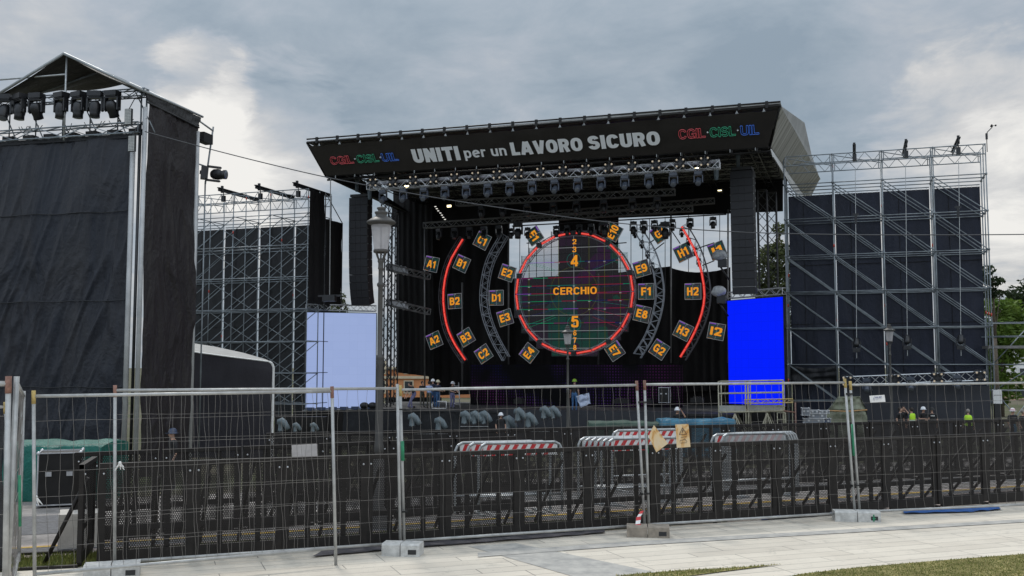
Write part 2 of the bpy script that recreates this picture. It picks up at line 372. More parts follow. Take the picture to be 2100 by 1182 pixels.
def _strip(st, t):
    closed = (abs(st[0][0] - st[-1][0]) + abs(st[0][1] - st[-1][1])) < 1e-6; n = len(st); L = []; R = []
    pts = [V((x, y, 0)) for x, y in st]
    for i, p in enumerate(pts):
        a = pts[i - 1] if i else (pts[-2] if closed else None); b = pts[i + 1] if i < n - 1 else (pts[1] if closed else None)
        d0 = (p - a).normalized() if a is not None else None; d1 = (b - p).normalized() if b is not None else None
        d0 = d0 or d1; d1 = d1 or d0; n0, n1 = V((-d0.y, d0.x, 0)), V((-d1.y, d1.x, 0)); mm = n0 + n1; mm = mm.normalized() if mm.length > 1e-4 else n0
        k = min(2.0, 1 / max(0.3, mm.dot(n0))); L.append(p + mm * (t / 2 * k)); R.append(p - mm * (t / 2 * k))
    return L, R, closed
def lettering(body, org, X, Y, w, h, m, parent, name='lettering', depth=0.012, t=0.19, outline=0.0, gap=0.10, **_):
    """lettering fitted to a w x h box whose centre is org, in the plane of X (reading) and Y (up)"""
    x = 0.0; sh = []
    for ch in body:
        gw, ss = glyph(ch, t); sh += [_strip([(x + a, b) for a, b in s], t) for s in ss if len(s) > 1]; x += gw + (gap if ss else 0.0)
    al = [p for L, R, c in sh for p in L + R]; x0, x1 = min(p.x for p in al), max(p.x for p in al); y0, y1 = min(p.y for p in al), max(p.y for p in al)
    N = X.cross(Y).normalized(); mb = MB()
    def T(p, d): return V(org) + X * ((p.x - (x0 + x1) / 2) / (x1 - x0) * w) + Y * ((p.y - (y0 + y1) / 2) / (y1 - y0) * h) + N * d
    for i, (L, R, c) in enumerate(sh):
        d = depth + (i % 3) * 0.0012
        if outline:
            loop = [T(p, d) for p in L]; lo2 = [T(p, d) for p in R]
            if c: mb.path(loop, outline, 4).path(lo2, outline, 4)
            else: mb.path(loop + lo2[::-1] + loop[:1], outline, 4)
        else:
            l, r = [T(p, d) for p in L], [T(p, d) for p in R]; k = len(l); mb.add(l + r, [(k + j, k + j + 1, j + 1, j) for j in range(k - 1)])
    return mb.build(name, m, parent)
# ================================================================ GROUND
A0, A1 = G(170, 1165), G(2100, 1030)
DA = (A1 - A0).normalized(); NA = V((-DA.y, DA.x, 0))            # along / behind the front barrier row
def AP(s, n, z=0.0): return A0 + DA * s + NA * n + V((0, 0, z))
def ground_mat():
    m = bpy.data.materials.new('valley_ground'); m.use_nodes = True; t = NT(m.node_tree)
    tc = t.n('ShaderNodeTexCoord').outputs['Object']
    n1 = t.noise(tc, 0.12, 5); n2 = t.noise(tc, 3.0, 5)
    c = t.mix(t.ramp(n1, [(0.42, 0.0), (0.6, 1.0)]), (0.11, 0.10, 0.075), (0.055, 0.075, 0.028))
    c = t.mix(t.math('MULTIPLY', n2, 0.6), c, (0.16, 0.145, 0.115))
    b = t.n('ShaderNodeBsdfPrincipled', {'Base Color': c, 'Roughness': 0.95, 'Specular IOR Level': 0.05})
    t.n('ShaderNodeOutputMaterial', {0: b.outputs[0]}); return m
g = MB(); xs = [-900, -400, -150, -80] + list(range(-50, 62, 4)) + [80, 150, 400, 900]
ys = [-60, -20, 0, 8] + [12 + 2 * i for i in range(26)] + [70, 90, 140, 300, 700, 1600]
vs = [(x, y, ground_z(x, y)) for y in ys for x in xs]; nx = len(xs)
g.smooth = True
g.add(vs, [(j * nx + i, j * nx + i + 1, (j + 1) * nx + i + 1, (j + 1) * nx + i) for j in range(len(ys) - 1) for i in range(nx - 1)])
structure(g.build('ground', ground_mat()))

def strip(name, s0, s1, n0, n1, z, m, nn=1):
    mb = MB(); k = max(1, int((s1 - s0) / 2))
    mb.grid(lambda u, v: AP(s0 + (s1 - s0) * u, n0 + (n1 - n0) * v, z), k, nn)
    return structure(mb.build(name, m))
# pale travertine paving, long planks
def paving_mat():
    m = bpy.data.materials.new('travertine_paving'); m.use_nodes = True; t = NT(m.node_tree)
    tc = t.n('ShaderNodeTexCoord').outputs['Object']
    mp = t.n('ShaderNodeMapping', {0: tc, 'Rotation': (0, 0, -atan2(DA.y, DA.x) + 0.03)}).outputs[0]
    br = t.n('ShaderNodeTexBrick', {'Vector': mp, 'Color1': (0.64, 0.585, 0.495, 1), 'Color2': (0.525, 0.475, 0.40, 1), 'Mortar': (0.15, 0.14, 0.13, 1),
             'Scale': 1.0, 'Mortar Size': 0.007, 'Mortar Smooth': 0.4, 'Bias': -0.1, 'Brick Width': 1.35, 'Row Height': 0.25}, offset=0.37, offset_frequency=3)
    n1 = t.noise(mp, 1.1, 6, 0.6); mp2 = t.n('ShaderNodeMapping', {0: mp, 'Scale': (0.9, 9, 1)}).outputs[0]
    n2 = t.noise(mp2, 3.0, 6, 0.65); n3 = t.noise(tc, 70, 3)
    c = t.mix(t.ramp(n1, [(0.38, 0.0), (0.72, 0.55)]), br.outputs[0], (0.70, 0.645, 0.55))
    c = t.mix(t.ramp(n2, [(0.56, 0.0), (0.78, 0.6)]), c, (0.30, 0.285, 0.26))
    c = t.mix(t.math('MULTIPLY', n3, 0.2), c, (0.31, 0.30, 0.28))
    n4 = t.noise(tc, 2.7, 6, 0.7, 1.2); c = t.mix(t.ramp(n4, [(0.56, 0.0), (0.70, 0.5)]), c, (0.34, 0.32, 0.28))
    n5 = t.noise(tc, 26, 3, 0.5); c = t.mix(t.ramp(n5, [(0.70, 0.0), (0.74, 0.65)]), c, (0.16, 0.15, 0.14))
    h = t.math('ADD', t.math('MULTIPLY', n2, 0.5), t.math('MULTIPLY', br.outputs[1], -1.0))
    bp = t.n('ShaderNodeBump', {'Strength': 0.35, 'Distance': 0.01, 'Height': h})
    b = t.n('ShaderNodeBsdfPrincipled', {'Base Color': c, 'Roughness': 0.9, 'Specular IOR Level': 0.2, 'Normal': bp.outputs[0]})
    t.n('ShaderNodeOutputMaterial', {0: b.outputs[0]}); return m
pav = paving_mat()
strip('paving', -30, 45, -14, 0.04, 0.006, pav, 2)
band = mat('grey_paving_band', (0.36, 0.355, 0.34), 0.9, 0, 0.2, 5, 0.2, 40, c2=(0.46, 0.445, 0.41), spec=0.2)
def gsheet(name, px, z, m, base=0.0):
    pts = [G(x, y, base) + V((0, 0, z - base)) for x, y in px]
    return structure(MB().add(pts, [tuple(range(len(pts)))]).build(name, m))
pale_st = mat('pale_paving_edge', (0.52, 0.485, 0.44), 0.85, 0, 0.15, 4, 0.1)
gsheet('paving_band', [(780, 1128), (1000, 1122), (1680, 1172), (1500, 1178), (1335, 1190), (1100, 1150)][0:0] or [(960, 1122), (1060, 1116), (1375, 1182), (1400, 1200), (1230, 1200)], 0.010, band)
gsheet('paving_band', [(980, 1136), (1290, 1113), (1700, 1090), (2250, 1058), (2250, 1064), (1700, 1097), (1300, 1121), (980, 1145)], 0.0135, band)
# strip behind the front barriers: grass, pink kerb, yellow line, asphalt
grass_base = mat('lawn_soil', (0.075, 0.095, 0.022), 0.95, 0, 0.4, 5, 0.4, 60, c2=(0.15, 0.165, 0.05))
kerb_m = mat('porphyry_paving', (0.38, 0.31, 0.28), 0.9, 0, 0.2, 6, 0.2, 50)
asph = mat('asphalt', (0.24, 0.225, 0.215), 0.9, 0, 0.25, 3, 0.3, 90, c2=(0.34, 0.315, 0.295), spec=0.1)
cob = mat('dark_cobbles', (0.10, 0.10, 0.105), 0.8, 0, 0.35, 16, 0.5, 30)
yel = mat('yellow_line', (0.40, 0.26, 0.04), 0.8, 0, 0.35, 14)
strip('grass_verge', -1.9, 8.6, 0.04, 0.82, 0.008, grass_base)
strip('paving_strip', -6, 40, 0.82, 1.75, 0.008, kerb_m)
strip('paving_strip', 8.6, 40, 0.04, 0.82, 0.008, kerb_m)
strip('cobble_gutter', -6, 40, 1.20, 1.50, 0.012, cob)
strip('yellow_line', -6, 40, 1.52, 1.62, 0.012, yel)
strip('road', -8, 42, 1.75, 6.2, 0.006, asph, 2)
strip('cobble_road', -8, -0.2, 2.6, 4.4, 0.011, cob)
def grass_blades(name, region, n, z, hmin, hmax, cols, seed):
    rnd = random.Random(seed); mb = MB()
    for _ in range(n):
        p = region(rnd)
        if p is None: continue
        h = rnd.uniform(hmin, hmax); a = rnd.uniform(0, 6.28); w = rnd.uniform(0.004, 0.009); l = V((cos(a), sin(a), 0))
        le = V((rnd.uniform(-1, 1), rnd.uniform(-1, 1), 0)) * h * 0.5
        mb.k = rnd.randrange(len(cols)); mb.add([p - l * w, p + l * w, p + le + V((0, 0, h))], [(0, 1, 2)])
    o = mb.build(name, cols); o['kind'] = 'stuff'; return o
gcols = [mat('grass_green', (0.17, 0.19, 0.04), 0.8), mat('grass_olive', (0.27, 0.26, 0.075), 0.8), mat('grass_straw', (0.42, 0.36, 0.16), 0.85), mat('grass_dark', (0.11, 0.14, 0.03), 0.8)]
def in_poly(poly):
    pts = [G(x, y) for x, y in poly]; x0, x1 = min(p.x for p in pts), max(p.x for p in pts); y0, y1 = min(p.y for p in pts), max(p.y for p in pts)
    def f(r):
        x, y = r.uniform(x0, x1), r.uniform(y0, y1); c = False; n = len(pts)
        for i in range(n):
            a, b = pts[i], pts[i - 1]
            if (a.y > y) != (b.y > y) and x < (b.x - a.x) * (y - a.y) / (b.y - a.y) + a.x: c = not c
        return V((x, y, 0.014)) if c else None
    return f
lawn_px = [(1560, 1200), (1640, 1181), (1760, 1167), (1900, 1155), (2000, 1147), (2130, 1137), (2150, 1200)]
sliver_px = [(1262, 1184), (1400, 1173), (1500, 1168), (1606, 1160), (1500, 1173), (1400, 1186)]
lawn_m = mat('dry_lawn', (0.17, 0.165, 0.05), 0.95, 0, 0.5, 3.5, 0.4, 60, c2=(0.36, 0.31, 0.14), spec=0.1)
gsheet('lawn', lawn_px, 0.018, lawn_m); gsheet('lawn', sliver_px, 0.018, lawn_m)
tag(grass_blades('lawn_grass', in_poly(lawn_px), 26000, 0, 0.008, 0.024, gcols, 1), 'short patchy dry grass in the bottom right corner', 'grass')
tag(grass_blades('lawn_grass', in_poly(sliver_px), 6000, 0, 0.012, 0.03, gcols, 2), 'thin sliver of grass between pale paving slabs', 'grass')
def verge(r): return AP(r.uniform(-1.9, 8.6), r.uniform(0.06, 0.8), 0.01)
tag(grass_blades('verge_grass', verge, 30000, 0, 0.03, 0.08, [gcols[0], gcols[1], gcols[3], gcols[0]], 3), 'green grass verge behind the front row of black barriers', 'grass')
# dark ground cloth and blue sheet under the mesh fence
gcloth = mat('grey_ground_cloth', (0.08, 0.075, 0.083), 0.8, 0, 0.25, 8, 0.4, 40)
bsheet = mat('blue_ground_sheet', (0.02, 0.10, 0.33), 0.5, 0, 0.25, 8, 0.4, 30)
def rumple(name, px, m, label, cat, z=0.015, amp=0.02, n=40):
    """loose cloth lying on the ground between two pixel edges (near, far)"""
    near, far = px; mb = MB()
    def ln(pl, t):
        k = min(int(t * (len(pl) - 1)), len(pl) - 2); f = t * (len(pl) - 1) - k
        return G(*pl[k]) * (1 - f) + G(*pl[k + 1]) * f
    def fn(u, v):
        p = ln(near, u) * (1 - v) + ln(far, u) * v
        return p + V((0, 0, z + amp * (0.6 + 0.9 * noise.noise(p * 5))))
    mb.grid(fn, n, 5); return tag(mb.build(name, m), label, cat)
rumple('ground_cloth', ([(640, 1146), (800, 1131), (960, 1118), (1120, 1106), (1240, 1096)], [(690, 1116), (800, 1108), (960, 1098), (1120, 1086), (1240, 1080)]), gcloth, 'dark grey cloth lying on the paving under the mesh fence', 'ground cloth')
rumple('plastic_sheet', ([(1855, 1057), (1920, 1055), (1990, 1053), (2054, 1048)], [(1850, 1052), (1920, 1049), (1990, 1046), (2045, 1040)]), bsheet, 'bright blue plastic sheet lying flat at the fence foot', 'plastic sheet', 0.02, 0.02)
rumple('plastic_sheet', ([(1560, 1070), (1640, 1064), (1720, 1058)], [(1570, 1062), (1640, 1057), (1715, 1053)]), mat('navy_ground_sheet', (0.03, 0.05, 0.14), 0.5, 0, 0.3, 8, 0.3), 'dark navy strip of sheeting left of the green-marked concrete foot', 'plastic sheet', 0.02, 0.02)
# travertine block, flight case, green tarpaulin at the left gap
t = thing('stone_block', 'pale travertine seat block behind the gap in the barriers', 'stone block', tuple(G(140, 1132)))
b = MB().box(G(140, 1126) + V((0.05, 0.22, 0.215)), (0.5, 0.5, 0.43), DA, NA); b.build('block', mat('travertine_block', (0.50, 0.47, 0.425), 0.85, 0, 0.12, 7, 0.2), t)
def flight_case(px, py, Y, w, d, h, rz, label, m=blk, name='flight_case'):
    """road case: shell, aluminium edges, ball corners, latches"""
    p = P(px, py, Y); t = thing(name, label, 'flight case', tuple(p)); X = V((cos(rz), sin(rz), 0)); Yv = V((-sin(rz), cos(rz), 0)); Z = V((0, 0, 1))
    MB().box(p + Z * (h / 2), (w - 0.02, d - 0.02, h - 0.02), X, Yv).build('shell', m, t)
    e = MB(); c = MB()
    cs = [p + X * (i * w / 2) + Yv * (j * d / 2) + Z * k for i in (-1, 1) for j in (-1, 1) for k in (0.01, h)]
    for i in range(8):
        for j in range(i + 1, 8):
            if bin(i ^ j).count('1') == 1: e.tube(cs[i], cs[j], 0.014, 4)
    for q in cs: c.ball(q, 0.032, 8, 6)
    e.build('edging', alu, t); c.build('corner_balls', alu, t)
    for s in (-1, 1): MB().box(p + X * (s * w * 0.25) - Yv * (d / 2 + 0.006) + Z * (h * 0.6), (0.09, 0.014, 0.07), X, Yv).build('latch', alu, t)
    return t
flight_case(122, 1032, 16.4, 0.62, 0.6, 0.83, radians(20), 'black flight case with silver corners in front of green tarpaulin')
def tarp_heap(px0, px1, py0, py1, Y, m, label, depth=1.0, rz=0.0, seed=0, top=None, name='tarpaulin', amp=0.12):
    """sheet draped over stacked goods: sides and a lumpy top"""
    a, b = P(px0, py1, Y), P(px1, py1, Y); a.z, b.z = ground_z(a.x, Y) - 0.02, ground_z(b.x, Y) - 0.02; h = P(px0, py0, Y).z - a.z; mb = MB(); L = (b - a).length
    c = (a + b) / 2; X = (b - a).normalized(); X.z = 0; X.normalize(); Yv = V((-X.y, X.x, 0))
    def fn(u, v):
        # v: 0 front foot .. .35 front top .. .65 back top .. 1 back foot
        x = (u - 0.5) * L; hh = h * (0.97 + 0.05 * noise.noise(V((u * 5, seed, 0))))
        if top: hh *= top(u)
        if v < 0.35: y, z = -depth / 2 - 0.10 * (1 - v / 0.35), hh * v / 0.35
        elif v < 0.65: y, z = -depth / 2 + depth * (v - 0.35) / 0.3, hh + 0.06 * sin((v - .35) / .3 * pi)
        else: y, z = depth / 2 + 0.1 * (v - 0.65) / 0.35, hh * (1 - (v - 0.65) / 0.35)
        n = amp * noise.noise(V((u * L * 2.2, v * 5, seed + 3))) + amp * 0.5 * noise.noise(V((u * L * 6, v * 9, seed)))
        return c + X * x + Yv * (y - n * 0.6) + V((0, 0, max(0.0, z + n * 0.4 * (0.05 < v < 0.95))))
    mb.grid(fn, 46, 26)
    for u in (0, 1):
        rim = [fn(u, j / 26) for j in range(27)]; mb.add(rim, [tuple(range(27)) if u else tuple(range(27))[::-1]])
    return tag(mb.build(name, m), label, 'tarpaulin')
teal = cloth_mat('teal_tarpaulin', (0.004, 0.085, 0.066), (0.007, 0.14, 0.11), 0.45, 0.5, 2.5)
tarp_heap(40, 232, 908, 1042, 17.6, teal, 'bright teal green tarpaulin over goods beside the delay tower', 1.2, 0, 2, amp=0.045)
# ================================================================ MESH FENCE PANELS, FEET, CROWD BARRIERS
def fence_panel(bl, br, tl, tr, label, tips=(None, None), drop=0.09, ext=0.055, hx=26, hy=7, group='galvanised mesh fence panels', rt=0.0185, seed=0, wob=0.011):
    """bl..tr: frame corners (rail axes); posts run on below and above the rails"""
    bl, br, tl, tr = (V(p) for p in (bl, br, tl, tr)); t = thing('mesh_fence', label, 'fence', tuple(V(((bl + br) / 2).to_tuple()) - V((0, 0, bl.z))), 0, group)
    for a, b, tip in ((bl, tl, tips[0]), (br, tr, tips[1])):
        d = (b - a).normalized(); p = rod('post', a - d * drop, b + d * ext, rt, fence_galv, t, 10)
        if tip: MB().tube(b + d * (ext - 0.13), b + d * (ext + 0.003), rt + 0.0025, 10).build('painted_tip', tip, p)
    rod('top_rail', tl, tr, rt * 0.95, fence_galv, t, 10); rod('bottom_rail', bl, br, rt * 0.95, fence_galv, t, 10)
    w = MB(); rnd = random.Random(seed)
    def at(u, v): return (bl * (1 - u) + br * u) * (1 - v) + (tl * (1 - u) + tr * u) * v
    Nn = (br - bl).cross(tl - bl).normalized(); X = (br - bl).normalized()
    for i in range(1, hx):
        u = i / hx; pts = []
        ph = rnd.uniform(0, 6)
        for k in range(15):
            v = k / 14; o = wob * sin(v * 9 + ph) + rnd.uniform(-1, 1) * wob * 0.6
            pts.append(at(u, v) + X * (o if 0 < k < 14 else 0) + Nn * (o * 0.6))
        w.path(pts, 0.0021, 4)
    for j in range(1, hy):
        v = j / hy; w.path([at(k / 12, v + (rnd.uniform(-1, 1) * 0.0025 if 0 < k < 12 else 0)) for k in range(13)], 0.0025, 4)
    w.build('wire_mesh', wire_m, t); return t
def corner(px, py, Y=None, z=0.18): return G(px, py, z) if Y is None else P(px, py, Y)
def panel_px(bl, br, tl, tr, *a, lean=0.0, zr=0.11, **k):
    b0, b1 = G(*bl, zr), G(*br, zr)
    return fence_panel(b0, b1, P(*tl, b0.y + lean), P(*tr, b1.y + lean), *a, **k)
panel_px((71, 1178), (688, 1124), (69, 813), (681, 803), 'mesh fence panel with a yellow painted tip on its left post', (rust_y, rust_r), drop=0.19, zr=0.20, seed=1)
panel_px((235, 1153), (821, 1114), (236, 801), (815, 797), 'mesh fence panel lapping the yellow-tipped one, tied with white rag', (rust_r, None), seed=2)
panel_px((829, 1110), (1322, 1077), (821, 800), (1306, 790), 'mesh fence panel between the two concrete feet in the middle', (rust_y, rust_r), seed=3)
panel_px((1331, 1076), (1753, 1051), (1322, 789), (1733, 785), 'mesh fence panel carrying the two rusty plates', (rust_r, rust_y), seed=4)
panel_px((1763, 1050), (2240, 1029), (1744, 790), (2225, 784), 'mesh fence panel carrying the small white maker plate at right', (rust_y, None), seed=5)
# returns at the left edge
q0 = P(57, 1150, 11.3); q0.z = 0.18
fence_panel((-.4945 * 7.8 - .02, 7.8, 0.38), (-.4868 * 11.2, 11.2, 0.2), (-.4955 * 7.8, 7.8, 2.13), (-.4880 * 11.2, 11.2, 1.93), 'mesh fence panel seen almost edge on at far left', (None, None), rt=0.022, seed=6)
fence_panel((-.5005 * 7.75 - 3.3, 7.9, 0.38), (-.4985 * 7.75, 7.75, 0.38), (-.5035 * 7.75 - 3.3, 7.9, 2.12), (-.5035 * 7.75, 7.75, 2.13), 'mesh fence panel with orange-tipped post cut off by the left edge', (None, rust_r), rt=0.022, seed=7)
t = fence_panel((-9.2, 11.0, 0.18), (-5.68, 11.35, 0.18), (-9.25, 11.0, 1.80), (-5.74, 11.35, 1.80), 'mesh fence panel hung with black shade cloth at the left edge', (None, rust_y), seed=8)
net = cloth_mat('shade_net', (0.022, 0.022, 0.024), (0.05, 0.05, 0.052), 0.8, 0.6, 3)
sheet_mb((-9.0, 10.85, 0.04), (-5.60, 11.2, 0.02), (-5.72, 11.25, 1.72), (-9.0, 10.9, 1.78), 60, 16, 0.05, 6, 0, 3).build('shade_cloth', net, t)
# couplers tying the post pairs
Y2, Y3, Y4 = G(826, 1112, 0.11).y, G(1327, 1076.5, 0.11).y, G(1758, 1050.5, 0.11).y
for px, py, Y in ((822, 840, Y2), (825, 1050, Y2), (1317, 825, Y3), (1323, 1013, Y3), (1741, 808, Y4), (1753, 996, Y4)):
    p = P(px, py, Y); tag(MB().box(p, (0.125, 0.05, 0.018), DA, NA).box(p - DA * 0.06, (0.02, 0.056, 0.03), DA, NA).build('fence_clip', rubber), 'black clip joining two fence posts near px'.replace(' near px', ''), 'clip', 'clips joining fence posts')
# concrete feet
def fence_foot(px, py, label, m, rz=0.0, mark=None, L=0.56):
    p = G(px, py); t = thing('ballast_block', label, 'concrete block', tuple(p), 0, 'concrete feet of the mesh fence')
    X = V((cos(rz), sin(rz), 0)); Yv = V((-sin(rz), cos(rz), 0)); mb = MB()
    w, h, c = 0.25, 0.155, 0.02
    prof = [(-w / 2, 0), (w / 2, 0), (w / 2, h - c), (w / 2 - c, h), (-w / 2 + c, h), (-w / 2, h - c)]
    for s0, s1 in ((-L / 2, -0.01), (0.0, L / 2)):
        a = [p + X * s0 + Yv * y + V((0, 0, z)) for y, z in prof]; b = [p + X * s1 + Yv * y + V((0, 0, z)) for y, z in prof]; n = 6
        mb.add(a + b, [tuple(range(n))[::-1], tuple(range(n, 2 * n))] + [(i, (i + 1) % n, n + (i + 1) % n, n + i) for i in range(n)])
    o = mb.build('block', m, t)
    k = MB().box(p + X * (L / 2 - 0.09) - Yv * (w / 2 + 0.001) + V((0, 0, 0.06)), (0.10, 0.004, 0.055), X, Yv); k.build('lifting_slot', dark_steel, t)
    if mark: MB().box(p + X * (L / 2 - 0.10) - Yv * (w / 2 + 0.004) + V((0, 0, 0.065)), (0.02, 0.003, 0.1), X, Yv).box(p + X * (L / 2 - 0.095) - Yv * (w / 2 + 0.004) + V((0, 0, 0.06)), (0.045, 0.0036, 0.018), X, Yv).build('paint_mark', mark, t)
    return t
fence_foot(230, 1184, 'grey concrete foot at the bottom left under the mesh fence', concrete, 0.3)
fence_foot(826, 1139, 'squat pale grey concrete foot with a square slot', concrete, -0.12, None, 0.46)
fence_foot(1329, 1101, 'brownish concrete foot with red and white tape above it', concrete_w, -0.12)
fence_foot(1756, 1069, 'light grey concrete foot with a green paint mark on its end', concrete, -0.12, green_tape, 0.64)
# red and white tape tied to the post
tp = MB(); pts = [P(1317, 1048, Y3 - .06), P(1310, 1060, Y3 - .2), P(1308, 1075, Y3 - .30), P(1311, 1090, Y3 - .34), P(1313, 1104, Y3 - .36)]
for i, (a, b) in enumerate(zip(pts, pts[1:])):
    for h in range(2):
        p, q = a.lerp(b, h / 2), a.lerp(b, (h + 1) / 2); tp.k = (i * 2 + h) % 2; s = V((0.026 + 0.006 * i, 0.004, 0.004)); tp.slab([p - s, p + s, q + s, q - s], (0, 0.002, 0))
tag(tp.build('barrier_tape', [red_m, white_p]), 'strip of red and white tape tied to a fence post', 'tape')
for px, py, Y, s, label in ((246, 950, G(236, 1153, 0.11).y - .03, 0.10, 'white rag knotted to the second fence post'), (74, 1020, 11.1, 0.08, 'torn white plastic scrap on the yellow-tipped fence post')):
    mb = MB(); p = P(px, py, Y)
    for k in range(5):
        a = random.uniform(-0.9, 0.9); l = s * random.uniform(0.6, 1.4); d = V((sin(a) + 0.4, 0, -cos(a) * 0.7)).normalized()
        mb.tube(p, p + d * l, 0.012, 5, 0.004)
    mb.ball(p, 0.02, 6, 5); tag(mb.build('rag', white_p), label, 'rag')
# green paint on posts
for px0, py0, px1, py1, Y, r in ((825, 905, 826, 945, Y2 + .03, 0.022), (1325, 880, 1327, 930, Y3 + .03, 0.022), (1748, 870, 1751, 935, Y4 + .03, 0.022), (40, 975, 41, 1080, 7.78, 0.0245)):
    tag(MB().tube(P(px0, py0, Y - (.02 if px0 == 40 else 0)), P(px1, py1, Y - (.02 if px0 == 40 else 0)), r if px0 != 40 else 0.011, 10).build('paint_band', green_tape), {825: 'green painted band on the post above the squat concrete foot', 1325: 'green painted band on the post beside the rusty diamond plate', 1748: 'green painted band on the post left of the maker plate', 40: 'long green smear on the thick post at far left'}[px0], 'paint band', 'green bands on fence posts')
# ---------------- plates on the fence
def FY(px): return G(px, 1077 + (px - 1322) * (1051 - 1077) / (1753 - 1322), 0.11).y - 0.03
rusty = None
def rusty_mat(name, seed):
    m = bpy.data.materials.new(name); m.use_nodes = True; t = NT(m.node_tree); tc = t.n('ShaderNodeTexCoord').outputs['Object']
    mp = t.n('ShaderNodeMapping', {0: tc, 'Location': (seed, seed * 2, 0), 'Scale': (1, 1, 0.6)}).outputs[0]
    n1 = t.noise(mp, 9, 6, 0.6, 0.6)
    c = t.ramp(n1, [(0.30, (0.60, 0.50, 0.36)), (0.48, (0.62, 0.46, 0.26)), (0.58, (0.50, 0.27, 0.08)), (0.70, (0.24, 0.09, 0.025))])
    b = t.n('ShaderNodeBsdfPrincipled', {'Base Color': c, 'Roughness': 0.75}); t.n('ShaderNodeOutputMaterial', {0: b.outputs[0]}); return m
ink = mat('faded_ink', (0.10, 0.07, 0.055), 0.8)
pts = [P(1341, 872, FY(1341)), P(1330, 896, FY(1330)), P(1346, 928, FY(1346)), P(1370, 910, FY(1370))]
t = tag(MB().slab(pts, (0.0, 0.006, 0)).build('rusty_plate', rusty_mat('rusted_plate', 1)), 'rusted blank diamond-tilted plate hanging on the mesh fence', 'plate')
t = thing('warning_plate', 'rusty upright plate with a faded warning triangle on the fence', 'plate', tuple(P(1401, 920, FY(1401))))
cs = [P(1385, 871, FY(1386)), P(1388, 919, FY(1386)), P(1416, 917, FY(1414)), P(1412, 870, FY(1414))]
MB().slab(cs, (0, 0.006, 0)).build('plate', rusty_mat('rusted_sign', 4), t)
def on_plate(u, v, o=0.006): return (cs[0] * (1 - u) + cs[3] * u) * (1 - v) + (cs[1] * (1 - u) + cs[2] * u) * v + V((0, -o, 0))
mb = MB(); tri = [on_plate(.52, .14), on_plate(.25, .44), on_plate(.80, .44)]
for a, b in zip(tri, tri[1:] + tri[:1]): mb.tube(a, b, 0.0035, 5)
for (a, b) in (((.52, .22), (.52, .36)), ((.44, .36), (.58, .25)), ((.25, .70), (.62, .66)), ((.3, .8), (.75, .8)), ((.35, .57), (.8, .53)), ((.6, .62), (.78, .76))): mb.tube(on_plate(*a), on_plate(*b), 0.0028, 5)
mb.build('warning_symbol', ink, t)
t = thing('maker_plate', 'small white plate with blue lettering wired to the fence at right', 'plate', tuple(P(1800, 825, FY(1800))))
cs = [P(1783, 812, FY(1784)), P(1785, 826, FY(1784)), P(1816, 824.5, FY(1815)), P(1814, 810, FY(1815))]
MB().slab(cs, (0, 0.004, 0)).build('plate', white_p, t); navy = mat('navy_ink', (0.05, 0.07, 0.22), 0.6)
X = (cs[3] - cs[0]).normalized(); Yv = (cs[0] - cs[1]).normalized(); c = sum(cs, V((0, 0, 0))) / 4
lettering('Lena Panel', c + X * 0.012 + Yv * 0.026 - V((0, 0.004, 0)), X, Yv, 0.125, 0.026, navy, t, depth=0.002)
mb = MB(); o = V((0, -0.004, 0))
mb.tube(c + X * -0.05 + o, c + X * 0.075 + o, 0.0016, 4).tube(c + X * -0.03 - Yv * 0.014 + o, c + X * 0.012 - Yv * 0.014 + o, 0.0013, 4).tube(c - X * 0.068 + Yv * 0.02 + o, c - X * 0.068 - Yv * 0.03 + o, 0.002, 4).tube(c - X * 0.08 + o, c - X * 0.056 + o, 0.002, 4)
mb.build('emblem', navy, t)
t = tag(MB().slab([P(598, 913.5, 13.62), P(599, 940, 13.62), P(651, 938, 13.72), P(650, 911, 13.72)], (0, 0.02, 0)).build('cover_board', mat('pale_board', (0.50, 0.47, 0.455), 0.7, 0, 0.12, 10)), 'pale blank board hooked over the top of the barriers', 'board')
for u in (0.23, 0.77): pass

# ---------------------------------------------------------------- black perforated crowd barriers
def perforated(name, rad):
    m = bpy.data.materials.new(name); m.use_nodes = True; t = NT(m.node_tree)
    sp = t.n('ShaderNodeSeparateXYZ', {0: t.n('ShaderNodeTexCoord').outputs['Object']}).outputs
    pitch = 0.0265; row = t.math('DIVIDE', sp[2], pitch * 0.866); ri = t.math('FLOOR', row); rf = t.math('SUBTRACT', t.math('SUBTRACT', row, ri), 0.5)
    xx = t.math('ADD', t.math('DIVIDE', sp[0], pitch), t.math('MULTIPLY', t.math('FLOORED_MODULO', ri, 2.0), 0.5))
    xf = t.math('SUBTRACT', t.math('FRACT', xx), 0.5); rf = t.math('MULTIPLY', rf, 0.866)
    d2 = t.math('ADD', t.math('MULTIPLY', xf, xf), t.math('MULTIPLY', rf, rf)); hole = t.math('LESS_THAN', d2, rad ** 2)
    n = t.noise(t.n('ShaderNodeTexCoord').outputs['Object'], 4, 4)
    b = t.n('ShaderNodeBsdfPrincipled', {'Base Color': t.ramp(n, [(0.3, (0.012, 0.0105, 0.010)), (0.7, (0.022, 0.019, 0.018))]), 'Roughness': 0.55, 'Specular IOR Level': 0.3})
    tr = t.n('ShaderNodeBsdfTransparent'); mx = t.n('ShaderNodeMixShader', {0: hole, 1: b.outputs[0], 2: tr.outputs[0]})
    t.n('ShaderNodeOutputMaterial', {0: mx.outputs[0]}); return m
perf = perforated('perforated_sheet', 0.345); perf_f = perforated('finely_perforated_sheet', 0.25); BW, BH = 1.05, 1.15
